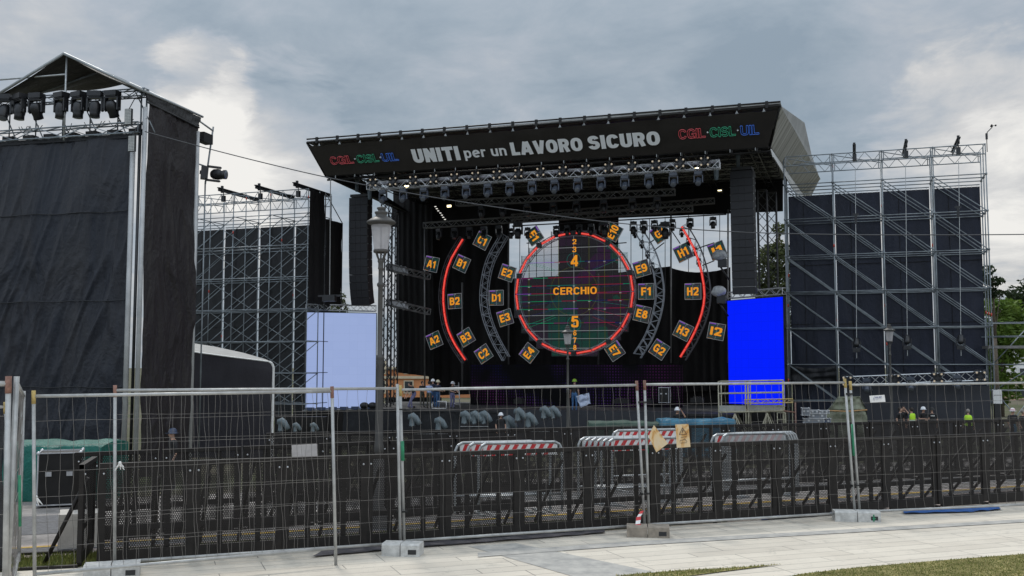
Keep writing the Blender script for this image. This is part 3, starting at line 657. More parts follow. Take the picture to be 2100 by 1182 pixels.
def make_barrier(sheet):
    """built in local axes: x along the row, y away from the crowd side, z up"""
    t = thing('crowd_barrier', '', 'crowd barrier'); L = dict(parent=t, local=True); w = BW / 2 - 0.006
    f = MB()
    for s in (-1, 1): f.box((s * (w - 0.04), 0.012, BH / 2 + 0.03), (0.08, 0.05, BH - 0.06))
    f.box((0, 0.012, BH - 0.02), (2 * w, 0.062, 0.05)); f.box((0, 0.012, 0.095), (2 * w - 0.16, 0.045, 0.15)); f.box((0, 0.02, 0.42), (2 * w - 0.16, 0.03, 0.06))
    f.build('frame', barrier_m, **L)
    MB().add([(-w + 0.05, -0.002, 0.12), (w - 0.05, -0.002, 0.12), (w - 0.05, -0.002, BH - 0.03), (-w + 0.05, -0.002, BH - 0.03)], [(0, 1, 2, 3)]).build('perforated_sheet', sheet, **L)
    for x in (-0.21, 0.23): MB().box((x, 0.024, 0.62), (0.06, 0.028, 0.98)).build('stiffener', barrier_m, **L)
    for x in (-0.34, 0.13): MB().tube((x, 0.04, 0.98), (x - 0.02, 0.92, 0.05), 0.024, 6).build('brace', barrier_m, **L)
    MB().box((-w + 0.04, 0.50, 0.022), (0.06, 0.96, 0.03)).box((w - 0.04, 0.50, 0.022), (0.06, 0.96, 0.03)).box((0, 0.94, 0.022), (2 * w - 0.14, 0.05, 0.028)).build('base_frame', barrier_m, **L)
    for x, z in ((-w + 0.05, 1.04), (w - 0.05, 1.04)): MB().ball((x, -0.02, z), 0.013, 6, 4).build('bolt', alu, **L)
    return t
bar = Proto(make_barrier(perf)); bar_far = Proto(make_barrier(perf_f))
def barrier_row(a, b, label, group, zf=lambda p: 0.0, pr=None):
    d = b - a; n = int(round(d.length / BW)); rz = atan2(d.y, d.x)
    for i in range(n):
        p = a + d * ((i + 0.5) / n) + V((-d.y, d.x, 0)).normalized() * random.uniform(-0.012, 0.012); (pr or bar).put((p.x, p.y, zf(p)), rz + random.uniform(-0.012, 0.012), label, group)
barrier_row(A0 + DA * 0.14, A1 + DA * 3.3, 'black perforated crowd barrier in the front row just behind the mesh fence', 'front row of black perforated crowd barriers')
o = bar.put(tuple(A0 + NA * 0.5 + V((0.03, 0.0, 0))), atan2(NA.y, NA.x) - 0.12, 'black crowd barrier turned sideways closing the left end of the front row', '')
if 'group' in o: del o['group']
Ri = Matrix.Rotation(-o.rotation_euler.z, 3, 'Z'); q0, q1 = (Ri @ (q - o.location) for q in (A0 + V((0, 0.05, 1.0)), G(88, 1164) + V((0, 0.02, 0.03))))
for c in [c for c in col.objects if c.parent == o and c.name.startswith('brace')]: bpy.data.objects.remove(c)
MB().tube(q0, q1, 0.024, 6).build('brace', barrier_m, o, local=True)
B0, B1 = P(150, 925, 12.9), P(1060, 896, 15.9); B0.z = B1.z = 0
barrier_row(B0, B1, 'black perforated crowd barrier in the short second row behind the lamp post', 'second row of black perforated crowd barriers')
C0, C1 = P(545, 892, 16.6), P(2100, 858, 21.0); C0.z = C1.z = 0
DC = (C1 - C0).normalized()
barrier_row(C0, C1 + DC * 1.5, 'black perforated crowd barrier in the far row before the stage', 'far row of black perforated crowd barriers', lambda p: ground_z(p.x, p.y), bar_far)
# red and white pedestrian barriers leaning in stacks on the road
def make_fold_barrier(red=None):
    t = thing('pedestrian_barrier', '', 'pedestrian barrier'); L = dict(parent=t, local=True); w, h = 0.63, 1.05
    pts = [(-w, 0, 0.05), (-w, 0, h - 0.12), (-w + 0.035, 0, h - 0.04), (-w + 0.11, 0, h), (w - 0.11, 0, h), (w - 0.035, 0, h - 0.04), (w, 0, h - 0.12), (w, 0, 0.05)]
    MB().path([V(p) for p in pts], 0.02, 8).tube((-w, 0, 0.3), (w, 0, 0.3), 0.016, 6).build('frame', galv, **L)
    b = MB(); z0, z1 = h - 0.185, h - 0.025; n = 8; b.k = 1; b.box((0, 0.005, (z0 + z1) / 2), (2 * w - 0.14, 0.012, z1 - z0)); b.k = 0
    for i in range(n):
        x0 = -w + 0.09 + (2 * w - 0.2) * i / n; x1 = x0 + (2 * w - 0.2) / n * 0.52; sh = 0.10
        q = [(max(-w + .08, x0 - sh / 2), -0.0035, z0), (x1 - sh / 2, -0.0035, z0), (min(w - .08, x1 + sh / 2), -0.0035, z1), (x0 + sh / 2, -0.0035, z1)]
        b.add(q, [(0, 1, 2, 3)]); b.add([(x, 0.0135, z) for x, y, z in q][::-1], [(0, 1, 2, 3)])
    b.build('striped_board', [red or red_m, white_p if red is None else galv], **L)
    for s in (-0.45, 0.45): MB().box((s, 0, 0.05), (0.05, 0.5, 0.025)).build('foot', galv, **L)
    return t
fold = Proto(make_fold_barrier()); fold_back = Proto(make_fold_barrier(mat('worn_pink_stripe', (0.36, 0.27, 0.27), 0.6)))
def fold_stack(px, py, Y, n, step, rz, label, group, pr=None):
    for i in range(n):
        p = P(px, py, Y) + V((step[0] * i, step[1] * i, 0)); (pr or fold).put((p.x, p.y, p.z - 1.05), rz, label, group)
fold_stack(1068, 908, 14.5, 3, (-0.17, 0.06), 0.30, 'red and white barrier in the leftmost stack standing on the road', 'left stack of striped pedestrian barriers')
fold_stack(1322, 899, 15.6, 6, (-0.085, 0.05), 0.30, 'red and white barrier in the middle stack with many looped ends', 'middle stack of striped pedestrian barriers')
fold_stack(1326, 882, 16.9, 1, (0, 0), 0.30, 'red and white barrier standing alone behind the middle stack', '')
fold_stack(1550, 889, 16.4, 4, (0.055, 0.05), 0.30, 'barrier in the right stack showing its grey faded back', 'right stack of pedestrian barriers', fold_back)
fold_stack(1528, 890, 16.75, 1, (0, 0), 0.30, 'red and white barrier poking out at the left of the grey-backed stack', '')
# ================================================================ LAMP POSTS
lamp_iron = mat('lamp_iron', (0.055, 0.053, 0.050), 0.55, 0.0, 0.2, 3, 0.1, 60)
lamp_dark = mat('lamp_iron_dark', (0.07, 0.066, 0.062), 0.6, 0.0, 0.25, 3, 0.1, 60)
def glass_mat():
    m = bpy.data.materials.new('frosted_lantern_glass'); m.use_nodes = True; t = NT(m.node_tree)
    n = t.noise(t.n('ShaderNodeTexCoord').outputs['Object'], 6, 4)
    a = t.n('ShaderNodeBsdfPrincipled', {'Base Color': t.ramp(n, [(0.3, (0.38, 0.37, 0.39)), (0.7, (0.54, 0.53, 0.55))]), 'Roughness': 0.35})
    b = t.n('ShaderNodeBsdfTranslucent', {0: (0.8, 0.8, 0.82, 1)}); c = t.n('ShaderNodeBsdfTransparent')
    mx = t.n('ShaderNodeMixShader', {0: 0.5, 1: a.outputs[0], 2: b.outputs[0]}); mx = t.n('ShaderNodeMixShader', {0: 0.25, 1: mx.outputs[0], 2: c.outputs[0]})
    t.n('ShaderNodeOutputMaterial', {0: mx.outputs[0]}); return m
lglass = glass_mat(); k = 14.2 / FPX
def make_lamp():
    t = thing('street_lamp', '', 'street lamp'); L = dict(parent=t, local=True); top = 4.55
    def z(py): return top - (py - 422) * k
    def prof(l): return [(r * k, z(y)) for r, y in l]
    MB().lathe((0, 0, 0), prof([(0.1, 422), (5, 422.5), (9, 424), (9.5, 426), (7, 429), (6.5, 432), (13.5, 433), (14, 435), (11.5, 439), (11.5, 441), (15, 444), (22, 448), (29, 453), (30.5, 455), (28, 458), (22, 460), (21, 461)]), 28).build('lantern_hood', lamp_iron, **L)
    MB().lathe((0, 0, 0), prof([(21, 459), (14, 513)]), 28).build('lantern_glass', lglass, **L)
    MB().lathe((0, 0, 0), [(1.8 * k, z(534)), (1.8 * k, z(460))], 10).build('lamp_rod', lamp_dark, **L)
    MB().lathe((0, 0, 0), prof([(13, 511), (15.5, 512), (15.5, 517), (13.5, 518.5), (12.5, 516), (13, 511)]), 28).build('lantern_ring', lamp_iron, **L)
    c = MB()
    for i in range(4):
        a = i * pi / 2 + 0.6; d = V((cos(a), sin(a), 0)); c.path([d * (13.5 * k) + V((0, 0, z(517))), d * (9.5 * k) + V((0, 0, z(526))), d * (5 * k) + V((0, 0, z(534)))], 0.012, 6)
    c.build('lantern_cradle', lamp_iron, **L)
    MB().lathe((0, 0, 0), prof([(3, 530), (6.5, 533), (6.8, 536), (5.2, 540), (5.4, 548), (6, 551), (4.5, 553), (4.6, 579), (7.5, 582), (7.5, 586), (5, 590), (5.3, 728), (8, 731), (8.2, 736), (6.5, 740), (8, 744), (6.6, 748), (7.2, 800), (8.3, 905), (9.5, 912), (9.8, 922), (9, 926)]), 20).build('column', lamp_iron, **L)
    zb = z(926); MB().lathe((0, 0, 0), [(9 * k, zb), (8 * k, zb - 0.01), (0.075, zb - 0.05), (0.085, 0.3), (0.13, 0.24), (0.15, 0.04), (0.19, 0.0), (0.19, -0.5)], 20).build('pedestal', lamp_dark, **L)
    return t
lampP = Proto(make_lamp())
p = P(777, 925, 14.2); lampP.put((p.x, p.y, 0), 0.2, 'tall old-fashioned street lamp with frosted lantern before the white screen')
p = P(1165, 890, 33.6); zt = P(1165, 668, 33.6).z; s = 1.0; lampP.put((p.x, p.y, zt - 4.55), 0, 'smaller old-fashioned street lamp in front of the round screen')
p = P(1829, 860, 39.0); zt = P(1829, 665, 39.0).z; lampP.put((p.x, p.y, zt - 4.55 * 1.06), 0.4, 'old-fashioned street lamp in front of the right scaffold', None, None, 1.06)
# ================================================================ TREES
def leaf_mat(name, c, c2):
    m = bpy.data.materials.new(name); m.use_nodes = True; t = NT(m.node_tree)
    n = t.noise(t.n('ShaderNodeTexCoord').outputs['Object'], 1.3, 4)
    colr = t.ramp(n, [(0.35, c), (0.65, c2)]); a = t.n('ShaderNodeBsdfPrincipled', {'Base Color': colr, 'Roughness': 0.6, 'Specular IOR Level': 0.3}); b = t.n('ShaderNodeBsdfTranslucent', {0: colr})
    mx = t.n('ShaderNodeMixShader', {0: 0.35, 1: a.outputs[0], 2: b.outputs[0]}); t.n('ShaderNodeOutputMaterial', {0: mx.outputs[0]}); return m
bark = mat('bark', (0.10, 0.08, 0.06), 0.9, 0, 0.3, 8, 0.5)
def tree(base, top, lobes, m, label, seed, n=2600, leaf=0.22, trunk=0.25, droop=0.0, name='tree'):
    """lobes: world centre, radii; leaf tufts fill a shell of every lobe; limbs run from the trunk to each"""
    r = random.Random(seed); t = thing(name, label, 'tree', tuple(base)); cr = MB(); tk = MB()
    mid = V(base).lerp(V(top), 0.55); tk.tube(base, mid, trunk, 8, trunk * 0.7); tk.tube(mid, top, trunk * 0.7, 8, trunk * 0.15)
    tot = sum(q[1].x * q[1].y * q[1].z for q in lobes) ; 
    for c, R in lobes:
        a = V(base).lerp(V(top), r.uniform(0.4, 0.75)); tk.tube(a, c, trunk * 0.35, 6, trunk * 0.1)
        for _ in range(int(n * (R.x * R.y * R.z) / tot) + 60):
            d = V((r.gauss(0, 1), r.gauss(0, 1), r.gauss(0, 1))).normalized(); q = r.uniform(0.35, 1.0) ** 0.5 * (1 + 0.28 * noise.noise(d * 2.3 + c))
            p = c + V((d.x * R.x, d.y * R.y, d.z * R.z)) * q
            if noise.noise(p * 0.9) < -0.22: continue
            a = V((r.gauss(0, 1), r.gauss(0, 1), r.gauss(0, 0.6) - droop)).normalized(); b = a.cross(V((r.gauss(0, 1), r.gauss(0, 1), r.gauss(0, 1)))).normalized(); s = leaf * r.uniform(0.5, 1.4)
            cr.add([p - a * s, p + b * s * 0.45, p + a * s, p - b * s * 0.45], [(0, 1, 2, 3)])
    tk.build('trunk', bark, t); cr.build('crown', m, t); return t
def lobe_px(px, py, Y, rx, rz, ry=None): return (P(px, py, Y), V((rx, ry or rx, rz)))
lf_bright = leaf_mat('bright_leaf', (0.075, 0.14, 0.018), (0.15, 0.22, 0.04)); lf_dark = leaf_mat('dark_leaf', (0.018, 0.032, 0.012), (0.035, 0.055, 0.02)); lf_olive = leaf_mat('olive_leaf', (0.055, 0.07, 0.025), (0.10, 0.115, 0.045))
def base_at(px, Y): p = P(px, 800, Y); return V((p.x, p.y, ground_z(p.x, p.y)))
tree(base_at(2052, 82), P(2050, 610, 82), [lobe_px(2048, 640, 82, 1.5, 1.6), lobe_px(2062, 680, 81, 1.7, 1.7), lobe_px(2042, 715, 82, 1.5, 1.8), lobe_px(2066, 640, 83, 1.2, 1.2), lobe_px(2050, 755, 82, 1.2, 1.5), lobe_px(2078, 715, 82, 1.4, 1.3), lobe_px(2085, 670, 82, 1.3, 1.3), lobe_px(2040, 680, 82, 1.4, 1.6), lobe_px(2064, 790, 82, 1.4, 1.3), lobe_px(2042, 800, 82, 1.3, 1.4)], lf_bright, 'bright green leafy tree just right of the right scaffold', 11, 11000, 0.2)
tree(base_at(2120, 98), P(2110, 600, 98), [lobe_px(2095, 640, 98, 2.0, 1.8), lobe_px(2130, 615, 98, 3.0, 2.0), lobe_px(2150, 660, 98, 3.2, 2.2), lobe_px(2104, 675, 99, 2.0, 1.4), lobe_px(2092, 620, 98, 1.6, 1.4), lobe_px(2120, 700, 98, 2.0, 1.6)], lf_dark, 'dark pine at the right edge behind the bright green tree', 12, 9000, 0.22)
tree(base_at(2046, 78), P(2035, 560, 78), [lobe_px(2036, 578, 78, 0.9, 0.35), lobe_px(2050, 605, 78, 1.2, 0.3), lobe_px(2030, 600, 78, 0.9, 0.4), lobe_px(2020, 560, 78, .9, .6)], lf_dark, 'drooping cedar bough behind the right scaffold corner', 13, 700, 0.2, 0.18, 0.8)
tree(base_at(1596, 92), P(1597, 455, 92), [lobe_px(1600, 470, 92, 0.8, 0.6), lobe_px(1588, 535, 92, 1.6, 1.5), lobe_px(1600, 580, 92, 1.7, 2.0), lobe_px(1582, 620, 92, 1.8, 1.8), lobe_px(1600, 650, 92, 1.8, 1.5), lobe_px(1570, 575, 92, 1.0, 1.0), lobe_px(1598, 512, 92, 1.1, 1.0)], lf_olive, 'olive green tree seen between stage tower and right scaffold', 14, 7000, 0.22)
tree(base_at(694, 95), P(694, 590, 95), [lobe_px(692, 612, 95, 0.7, 1.0), lobe_px(695, 640, 95, 1.0, 1.4), lobe_px(690, 675, 95, 1.2, 2.0)], lf_olive, 'thin tree top peeping out above the white screen truss', 15, 1200, 0.2)
# ================================================================ BUILDINGS FAR BEHIND
def far_building(px0, px1, pyt, Y, m, label, win_rows, trim, depth=14, name='building', seed=0, zb=None):
    a, b = P(px0, pyt, Y), P(px1, pyt, Y); zt = a.z; z0 = ground_z(a.x, a.y); c = (a + b) / 2; W = (b - a).length; t = thing(name, label, 'building', (c.x, c.y, z0))
    h = zt - z0; X = V((1, 0, 0)); Z = V((0, 0, 1)); o = V((c.x, Y, z0))
    MB().box(o + V((0, depth / 2, h / 2)), (W, depth, h)).build('wall', m, t)
    MB().box(o + V((0, depth / 2 - 0.1, h + 0.15)), (W + 0.8, depth + 0.8, 0.3)).build('roof', trim, t)
    MB().box(o + V((0, -0.12, h * 0.72)), (W, 0.24, 0.35)).build('cornice', trim, t)
    n = max(2, int(W / 3.2)); dk = mat('window_dark', (0.03, 0.035, 0.04), 0.2); k = 0
    for r in win_rows:
        for i in range(n):
            q = o + V(((i + 0.5) / n * W - W / 2, -0.05, r)); f = MB().box(q, (1.3, 0.1, 1.7)).build('window', trim, t); MB().box(q - V((0, 0.055, 0)), (1.0, 0.02, 1.4)).build('pane', dk, f); k += 1
            if k > 60: break
    return t
org = mat('orange_plaster', (0.50, 0.21, 0.09), 0.85, 0, 0.15, 0.5); cream = mat('cream_trim', (0.50, 0.42, 0.30), 0.8, 0, 0.1, 2); tan_ = mat('tan_plaster', (0.47, 0.33, 0.24), 0.85, 0, 0.12, 0.6); wht = mat('white_plaster', (0.66, 0.66, 0.66), 0.85, 0, 0.1, 0.6)
far_building(640, 980, 758, 130, org, 'orange plastered building with cream cornice behind the stage', (1.4, 3.9), cream, 12)
far_building(2066, 2240, 782, 120, tan_, 'low tan building at the right edge behind the scaffold', (1.0,), cream, 10)
far_building(2072, 2260, 715, 160, wht, 'white building at the right edge under the dark pine', (3.0, 6.5), wht, 12)
# ================================================================ STAGE LIGHTS, SPEAKERS, SCREENS: reusable kinds
lens_m = mat('lamp_lens', (0.10, 0.11, 0.13), 0.12, 0.0, 0.1, 5, coat=0.5)
bulb = glowm('dim_bulb', (1.0, 0.86, 0.66), 0.42)
def make_mover(s=1.0, tilt=0.0, body=blk_m):
    """moving head hung from above: base box, U yoke, barrel with lens; local origin at the clamp"""
    t = thing('moving_light', '', 'stage light'); L = dict(parent=t, local=True)
    MB().box((0, 0, -0.10 * s), (0.42 * s, 0.30 * s, 0.16 * s)).box((0, 0, -0.01 * s), (0.12 * s, 0.06 * s, 0.06 * s)).box((0, 0, -0.195 * s), (0.36 * s, 0.24 * s, 0.03 * s)).build('base', body, **L)
    y = MB()
    for q in (-1, 1): y.box((q * 0.225 * s, 0, -0.42 * s), (0.05 * s, 0.17 * s, 0.42 * s)).ball((q * 0.225 * s, 0, -0.58 * s), 0.085 * s, 10, 6, (0.5, 1, 1))
    y.box((0, 0, -0.225 * s), (0.49 * s, 0.17 * s, 0.05 * s)); y.build('yoke', body, **L)
    d = V((0, -sin(tilt), -cos(tilt))); c = V((0, 0, -0.56 * s))
    h = MB().lathe(c, [(0.001, -0.24 * s), (0.11 * s, -0.23 * s), (0.165 * s, -0.15 * s), (0.18 * s, 0.0), (0.165 * s, 0.10 * s), (0.15 * s, 0.16 * s), (0.155 * s, 0.28 * s), (0.14 * s, 0.285 * s)], 16, d).build('head', body, **L)
    MB().lathe(c, [(0.14 * s, 0.283 * s), (0.09 * s, 0.30 * s), (0.001, 0.305 * s)], 14, d).build('lens', lens_m, h, local=True)
    return t
mover_down = Proto(make_mover(1.0, 0.05)); mover_fwd = Proto(make_mover(1.0, 0.45)); mover_back = Proto(make_mover(1.0, -0.5))
blue_body = mat('bluegrey_housing', (0.055, 0.066, 0.09), 0.4, 0.1)
mover_wash = Proto(make_mover(0.95, 0.9, blue_body))
def make_blinder():
    t = thing('blinder_light', '', 'stage light'); L = dict(parent=t, local=True)
    MB().box((0, 0.06, 0), (0.34, 0.10, 0.34)).box((0, 0.1, 0.24), (0.05, 0.05, 0.2)).build('housing', blk_m, **L)
    for x in (-1, 1):
        for z in (-1, 1):
            MB().lathe((x * 0.17, 0.06, z * 0.17), [(0.13, 0.05), (0.15, -0.02), (0.15, 0.08), (0.13, 0.1)], 12, V((0, -1, 0))).build('lamp_can', blk_m, **L)
            MB().ball((x * 0.17, -0.03, z * 0.17), 0.05, 10, 6).build('bulb', bulb, **L)
    return t
blinder = Proto(make_blinder())
cover_m = cloth_mat('grey_rain_cover', (0.11, 0.14, 0.155), (0.19, 0.23, 0.25), 0.6, 0.4, 4)
def make_hooded():
    """floor moving light under a grey rain cover, head bent down to the right"""
    t = thing('covered_light', '', 'stage light'); L = dict(parent=t, local=True)
    MB().box((0, 0, 0.07), (0.42, 0.36, 0.14)).build('base', blk_m, **L)
    c = MB(); c.lathe((-0.03, 0, 0.10), [(0.19, 0), (0.17, 0.2), (0.165, 0.45), (0.20, 0.55)], 14)
    pts = [V((-0.22, 0, 0.52)), V((-0.14, 0, 0.68)), V((0.02, 0, 0.74)), V((0.18, 0, 0.62)), V((0.34, 0, 0.40)), V((0.46, 0, 0.22))]; rr = [0.10, 0.19, 0.22, 0.20, 0.17, 0.15]
    ring = []
    for i, p in enumerate(pts):
        tt = (pts[min(5, i + 1)] - pts[max(0, i - 1)]).normalized(); s = V((0, 1, 0)); u = s.cross(tt)
        ring.append([p + (s * cos(a) + u * sin(a)) * rr[i] for a in [2 * pi * q / 14 for q in range(14)]])
    vs = [v for r in ring for v in r]; c.smooth = True
    c.add(vs, [(j * 14 + i, j * 14 + (i + 1) % 14, (j + 1) * 14 + (i + 1) % 14, (j + 1) * 14 + i) for j in range(5) for i in range(14)] + [tuple(range(14))[::-1], tuple(range(70, 84))])
    c.build('rain_cover', cover_m, **L); return t
hooded = Proto(make_hooded())
# line-array loudspeakers
grille = mat('speaker_grille', (0.014, 0.015, 0.020), 0.6, 0.1, 0.25, 60)
grille_v = mat('speaker_side', (0.014, 0.014, 0.016), 0.6, 0.0, 0.2, 8)
def line_array(top, n, face, w, h, d, angs, label):
    """n cabinets hung one below the other; face: heading of the front; angs: downward splay of every cabinet"""
    t = thing('line_array', label, 'loudspeaker', tuple(top)); F = face.normalized(); X = V((-F.y, F.x, 0)) * -1
    p = V(top); fr = MB().box(p + V((0, 0, 0.12)) - F * d / 2, (w * 0.9, d, 0.16), X, F).tube(p + V((0, 0, 0.2)) - F * d / 2, p + V((0, 0, 2.2)) - F * d / 2, 0.03); fr.build('flying_frame', dark_steel, t)
    for k in range(n):
        a = angs[k]; Z = (V((0, 0, 1)) * cos(a) + F * sin(a)); Fd = (F * cos(a) - V((0, 0, 1)) * sin(a)); c = p - Z * (h / 2) - Fd * (d / 2)
        # wedge cabinet: front tall, back shorter
        hw = w / 2; vs = []
        for s in (-1, 1):
            for (dy, dz) in ((d / 2, h / 2 - 0.006), (d / 2, -h / 2 + 0.006), (-d / 2, -h / 2 * 0.95), (-d / 2, h / 2 * 0.95)): vs.append(c + X * (s * hw) + Fd * dy + Z * dz)
        cab = MB().add(vs, [(0, 1, 2, 3), (7, 6, 5, 4), (0, 4, 5, 1), (1, 5, 6, 2), (2, 6, 7, 3), (3, 7, 4, 0)]).build('cabinet', grille_v, t)
        g = MB()
        for s in (-1, 0, 1): g.box(c + Fd * (d / 2 + 0.008) + X * (s * w * 0.31), (w * (0.34 if s else 0.26), 0.016, h * 0.9), X, Fd, Z)
        g.build('grille', grille, cab)
        b = MB()
        for s in (-1, 1): b.box(c + Fd * (d * 0.42) + X * (s * (hw + 0.012)) + Z * (h * 0.42), (0.02, 0.05, 0.03), X, Fd, Z).box(c - Fd * (d * 0.46) + X * (s * (hw + 0.006)), (0.012, 0.03, h * 0.3), X, Fd, Z)
        b.build('rigging', galv, cab)
        p = p - Z * h
    return t
# ================================================================ STAGE ROOF WITH BANNER
U, W, UP = FS.U, FS.W, V((0, 0, 1))
wB, wT = -11.0, -12.4                                             # banner foot and (leaning) head
bl, br, tl, tr = FS.pt(668, 362, wB), FS.pt(1579, 302, wB), FS.pt(629, 293, wT), FS.pt(1601, 217, wT)
roof_side = cloth_mat('grey_roof_cover', (0.26, 0.265, 0.26), (0.36, 0.365, 0.36), 0.6, 0.4, 1.0)
def stripes_mat():
    m = bpy.data.materials.new('ribbed_roof_lining'); m.use_nodes = True; t = NT(m.node_tree); tc = t.n('ShaderNodeTexCoord').outputs['Object']
    d = t.n('ShaderNodeVectorMath', {0: tc, 1: V((W.x, W.y, -0.25)) * 1.0}, operation='DOT_PRODUCT').outputs['Value']
    wv = t.n('ShaderNodeTexNoise', {'Scale': 3.2, 'Detail': 4, 'Roughness': 0.7}, noise_dimensions='1D'); t.t.links.new(d, wv.inputs['W'])
    c = t.ramp(wv.outputs[0], [(0.36, (0.15, 0.145, 0.125)), (0.5, (0.27, 0.265, 0.235)), (0.62, (0.34, 0.335, 0.30))])
    b = t.n('ShaderNodeBsdfPrincipled', {'Base Color': c, 'Roughness': 0.6}); bp = t.n('ShaderNodeBump', {'Strength': 0.5, 'Distance': 0.1, 'Height': wv.outputs[0]}); t.t.links.new(bp.outputs[0], b.inputs['Normal'])
    t.n('ShaderNodeOutputMaterial', {0: b.outputs[0]}); return m
lining = stripes_mat()
roof = thing('stage_canopy', 'wide black stage roof over the main stage with grey side wing', 'stage roof', tuple(FS.at(2, -4, 12)))
wE = 2.5
tb0 = FS.pt(1681, 366, wE); tk = FS.pt(1650, 252, -5.5); tk2 = FS.pt(1664, 316, -1.5); dk = FS.pt(1648, 402, wE - 0.5)
ul, zbk = FS.uz(815, 440, 1.5); ur, _ = FS.uz(1590, 420, 1.5)
uL = (bl - FS.o).dot(U); uR = (br - FS.o).dot(U); uTL = (tl - FS.o).dot(U); uTR = (tr - FS.o).dot(U)
zlow, ztop = bl.z, tl.z
# top skin: level, then falling to the rear
prof = [(wT, ztop), (-5.5, ztop - 0.1), (-1.5, ztop - 0.8), (wE, tb0.z)]
mb = MB()
for (w0, z0), (w1, z1) in zip(prof, prof[1:]): mb.slab([FS.at(uTL, w0, z0), FS.at(uTR + 0.0, w0, z0), FS.at(uTR, w1, z1), FS.at(uTL, w1, z1)], (0, 0, 0.08))
mb.build('roof_skin', roof_side, roof)
# right wing: pale outer edge and ribbed slanting soffit
MB().slab([tr, tk, tk2, tb0, tr.lerp(tb0, 0.5) + V((0, 0, -0.1))], -U * 0.06 - UP * 0.02).build('roof_edge', roof_side, roof)
wing = MB(); edge = [tr - UP * 0.12, tr.lerp(tb0, 0.33), tr.lerp(tb0, 0.66), tb0 - UP * 0.05]; low = [br, br.lerp(dk, 0.33), br.lerp(dk, 0.66), dk]
for i in range(3): wing.slab([low[i], low[i + 1], edge[i + 1], edge[i]], U * 0.05 - W * 0.0)
wing.build('side_wing', lining, roof)
bt = dk + (tb0 - dk) * 0.0
MB().slab([dk, tb0 - UP * 0.05, FS.pt(1664, 402, wE)], W * 0.04).build('wing_end', lining, roof)
eg = MB(); q0, q1 = FS.pt(1580, 306, wB - .1), FS.pt(1650, 406, wE - 0.5); eg.slab([q0, q1, q1 - UP * 0.50 - U * 0.12, q0 - UP * 0.42 + U * 0.1], U * 0.05); eg.build('gutter_sheet', mat('white_sheeting', (0.52, 0.53, 0.53), 0.6, 0, 0.12, 2, 0.2), roof)
# left wing and underside
lw = MB().slab([bl, FS.at(ul, 1.5, zlow), FS.at(uTL, 1.5, ztop - 2), tl], U * 0.05); lw.build('side_wing', drape, roof)
rb = MB()
for k in range(9):
    w = wB + 1.2 + k * 1.5; a, b = FS.at(uL + 0.4, w, zlow + 0.75), FS.at(uR - 0.3, w, zlow + 0.75); truss_mb(a, b, 0.55, 0.9, 0.03, rb)
for k in range(8):
    u = uL + 1.0 + k * (uR - uL - 2) / 7; truss_mb(FS.at(u, wB + 0.3, zlow + 0.35), FS.at(u, 2.2, zlow + 0.35), 0.4, 0.8, 0.028, rb)
rb.build('roof_grid', blk_m, roof)
MB().slab([FS.at(uL, wB + 0.2, zlow + 1.4), FS.at(uR, wB + 0.2, zlow + 1.4), FS.at(uR, 2.4, zlow + 1.2), FS.at(uL, 2.4, zlow + 1.2)], (0, 0, 0.05)).build('roof_lining', drape, roof)
bm_ = MB()
for (a, b, r) in ((bl, br, 0.05), (tl, tr, 0.06), (tl, bl, 0.05), (tr, br, 0.05)): bm_.tube(a, b, r, 8)
bm_.tube(tl + UP * 0.2, tr + UP * 0.2, 0.045, 8).tube(bl - UP * 0.18 + W * 0.2, br - UP * 0.18 + W * 0.2, 0.06, 8)
bm_.tube(FS.at(uL, wB, zlow), FS.at(ul, 1.5, zlow), 0.07, 8)
for k in range(20):
    t_ = (k + 0.5) / 20; bm_.box(tl.lerp(tr, t_) + UP * 0.1, (0.14, 0.12, 0.34), U, W)
    bm_.box(bl.lerp(br, t_) - UP * 0.1, (0.10, 0.1, 0.16), U, W)
bm_.build('edge_tubes', blk, roof)
# front banner (its own sheet laced to the roof)
ban = thing('banner', 'long black banner reading UNITI per un LAVORO SICURO along the stage roof', 'banner', tuple((bl + br) / 2))
bn = mat('banner_vinyl', (0.021, 0.018, 0.0175), 0.5, 0, 0.12, 2.0, 0.25, 5)
off = (bl - br).cross(tl - bl).normalized() * 0.08; off = off if off.dot(W) < 0 else -off
mb = MB(); ins = 0.10
def bp(u, v): return ((bl * (1 - u) + br * u) * (1 - v) + (tl * (1 - u) + tr * u) * v)
def bfn(u, v):
    v2 = 0.03 + 0.89 * v; s = 0.05 * abs(sin(u * pi * 20)) * v; u2 = 0.004 + 0.992 * u
    return bp(u2, v2) + off + off.normalized() * (0.03 * noise.noise(V((u * 22, v * 3, 1))) + 0.035 * sin(u * 60 + v * 5) * (v ** 3) * 0.5) - UP * s * 0.6
mb.grid(bfn, 160, 10); mb.build('sheet', bn, ban)
ey = MB()
for k in range(20):
    p = bfn((k + 0.5) / 20, 1.0) + off * 0.3; ey.tube(p, p + UP * 0.22 - off * 0.2, 0.02, 5).tube(p + U * 0.06, p + UP * 0.2 - off * .2 - U * 0.03, 0.012, 4).tube(p - U * 0.07, p + UP * 0.2 - off * .2 + U * 0.03, 0.012, 4)
    p = bfn((k + 0.5) / 20, 0.0) + off * 0.3; ey.tube(p, p - UP * 0.16 - off * 0.2, 0.02, 5)
ey.build('edge_lace', galv, ban)
BX = (br - bl).normalized(); BY = (tl - bl) - BX * (tl - bl).dot(BX); BY.normalize(); BN = off.normalized()
def hit(px, py):
    r = ray(px, py); q = bl + off * 1.9; t_ = (q - EYE).dot(BN) / r.dot(BN); return EYE + r * t_
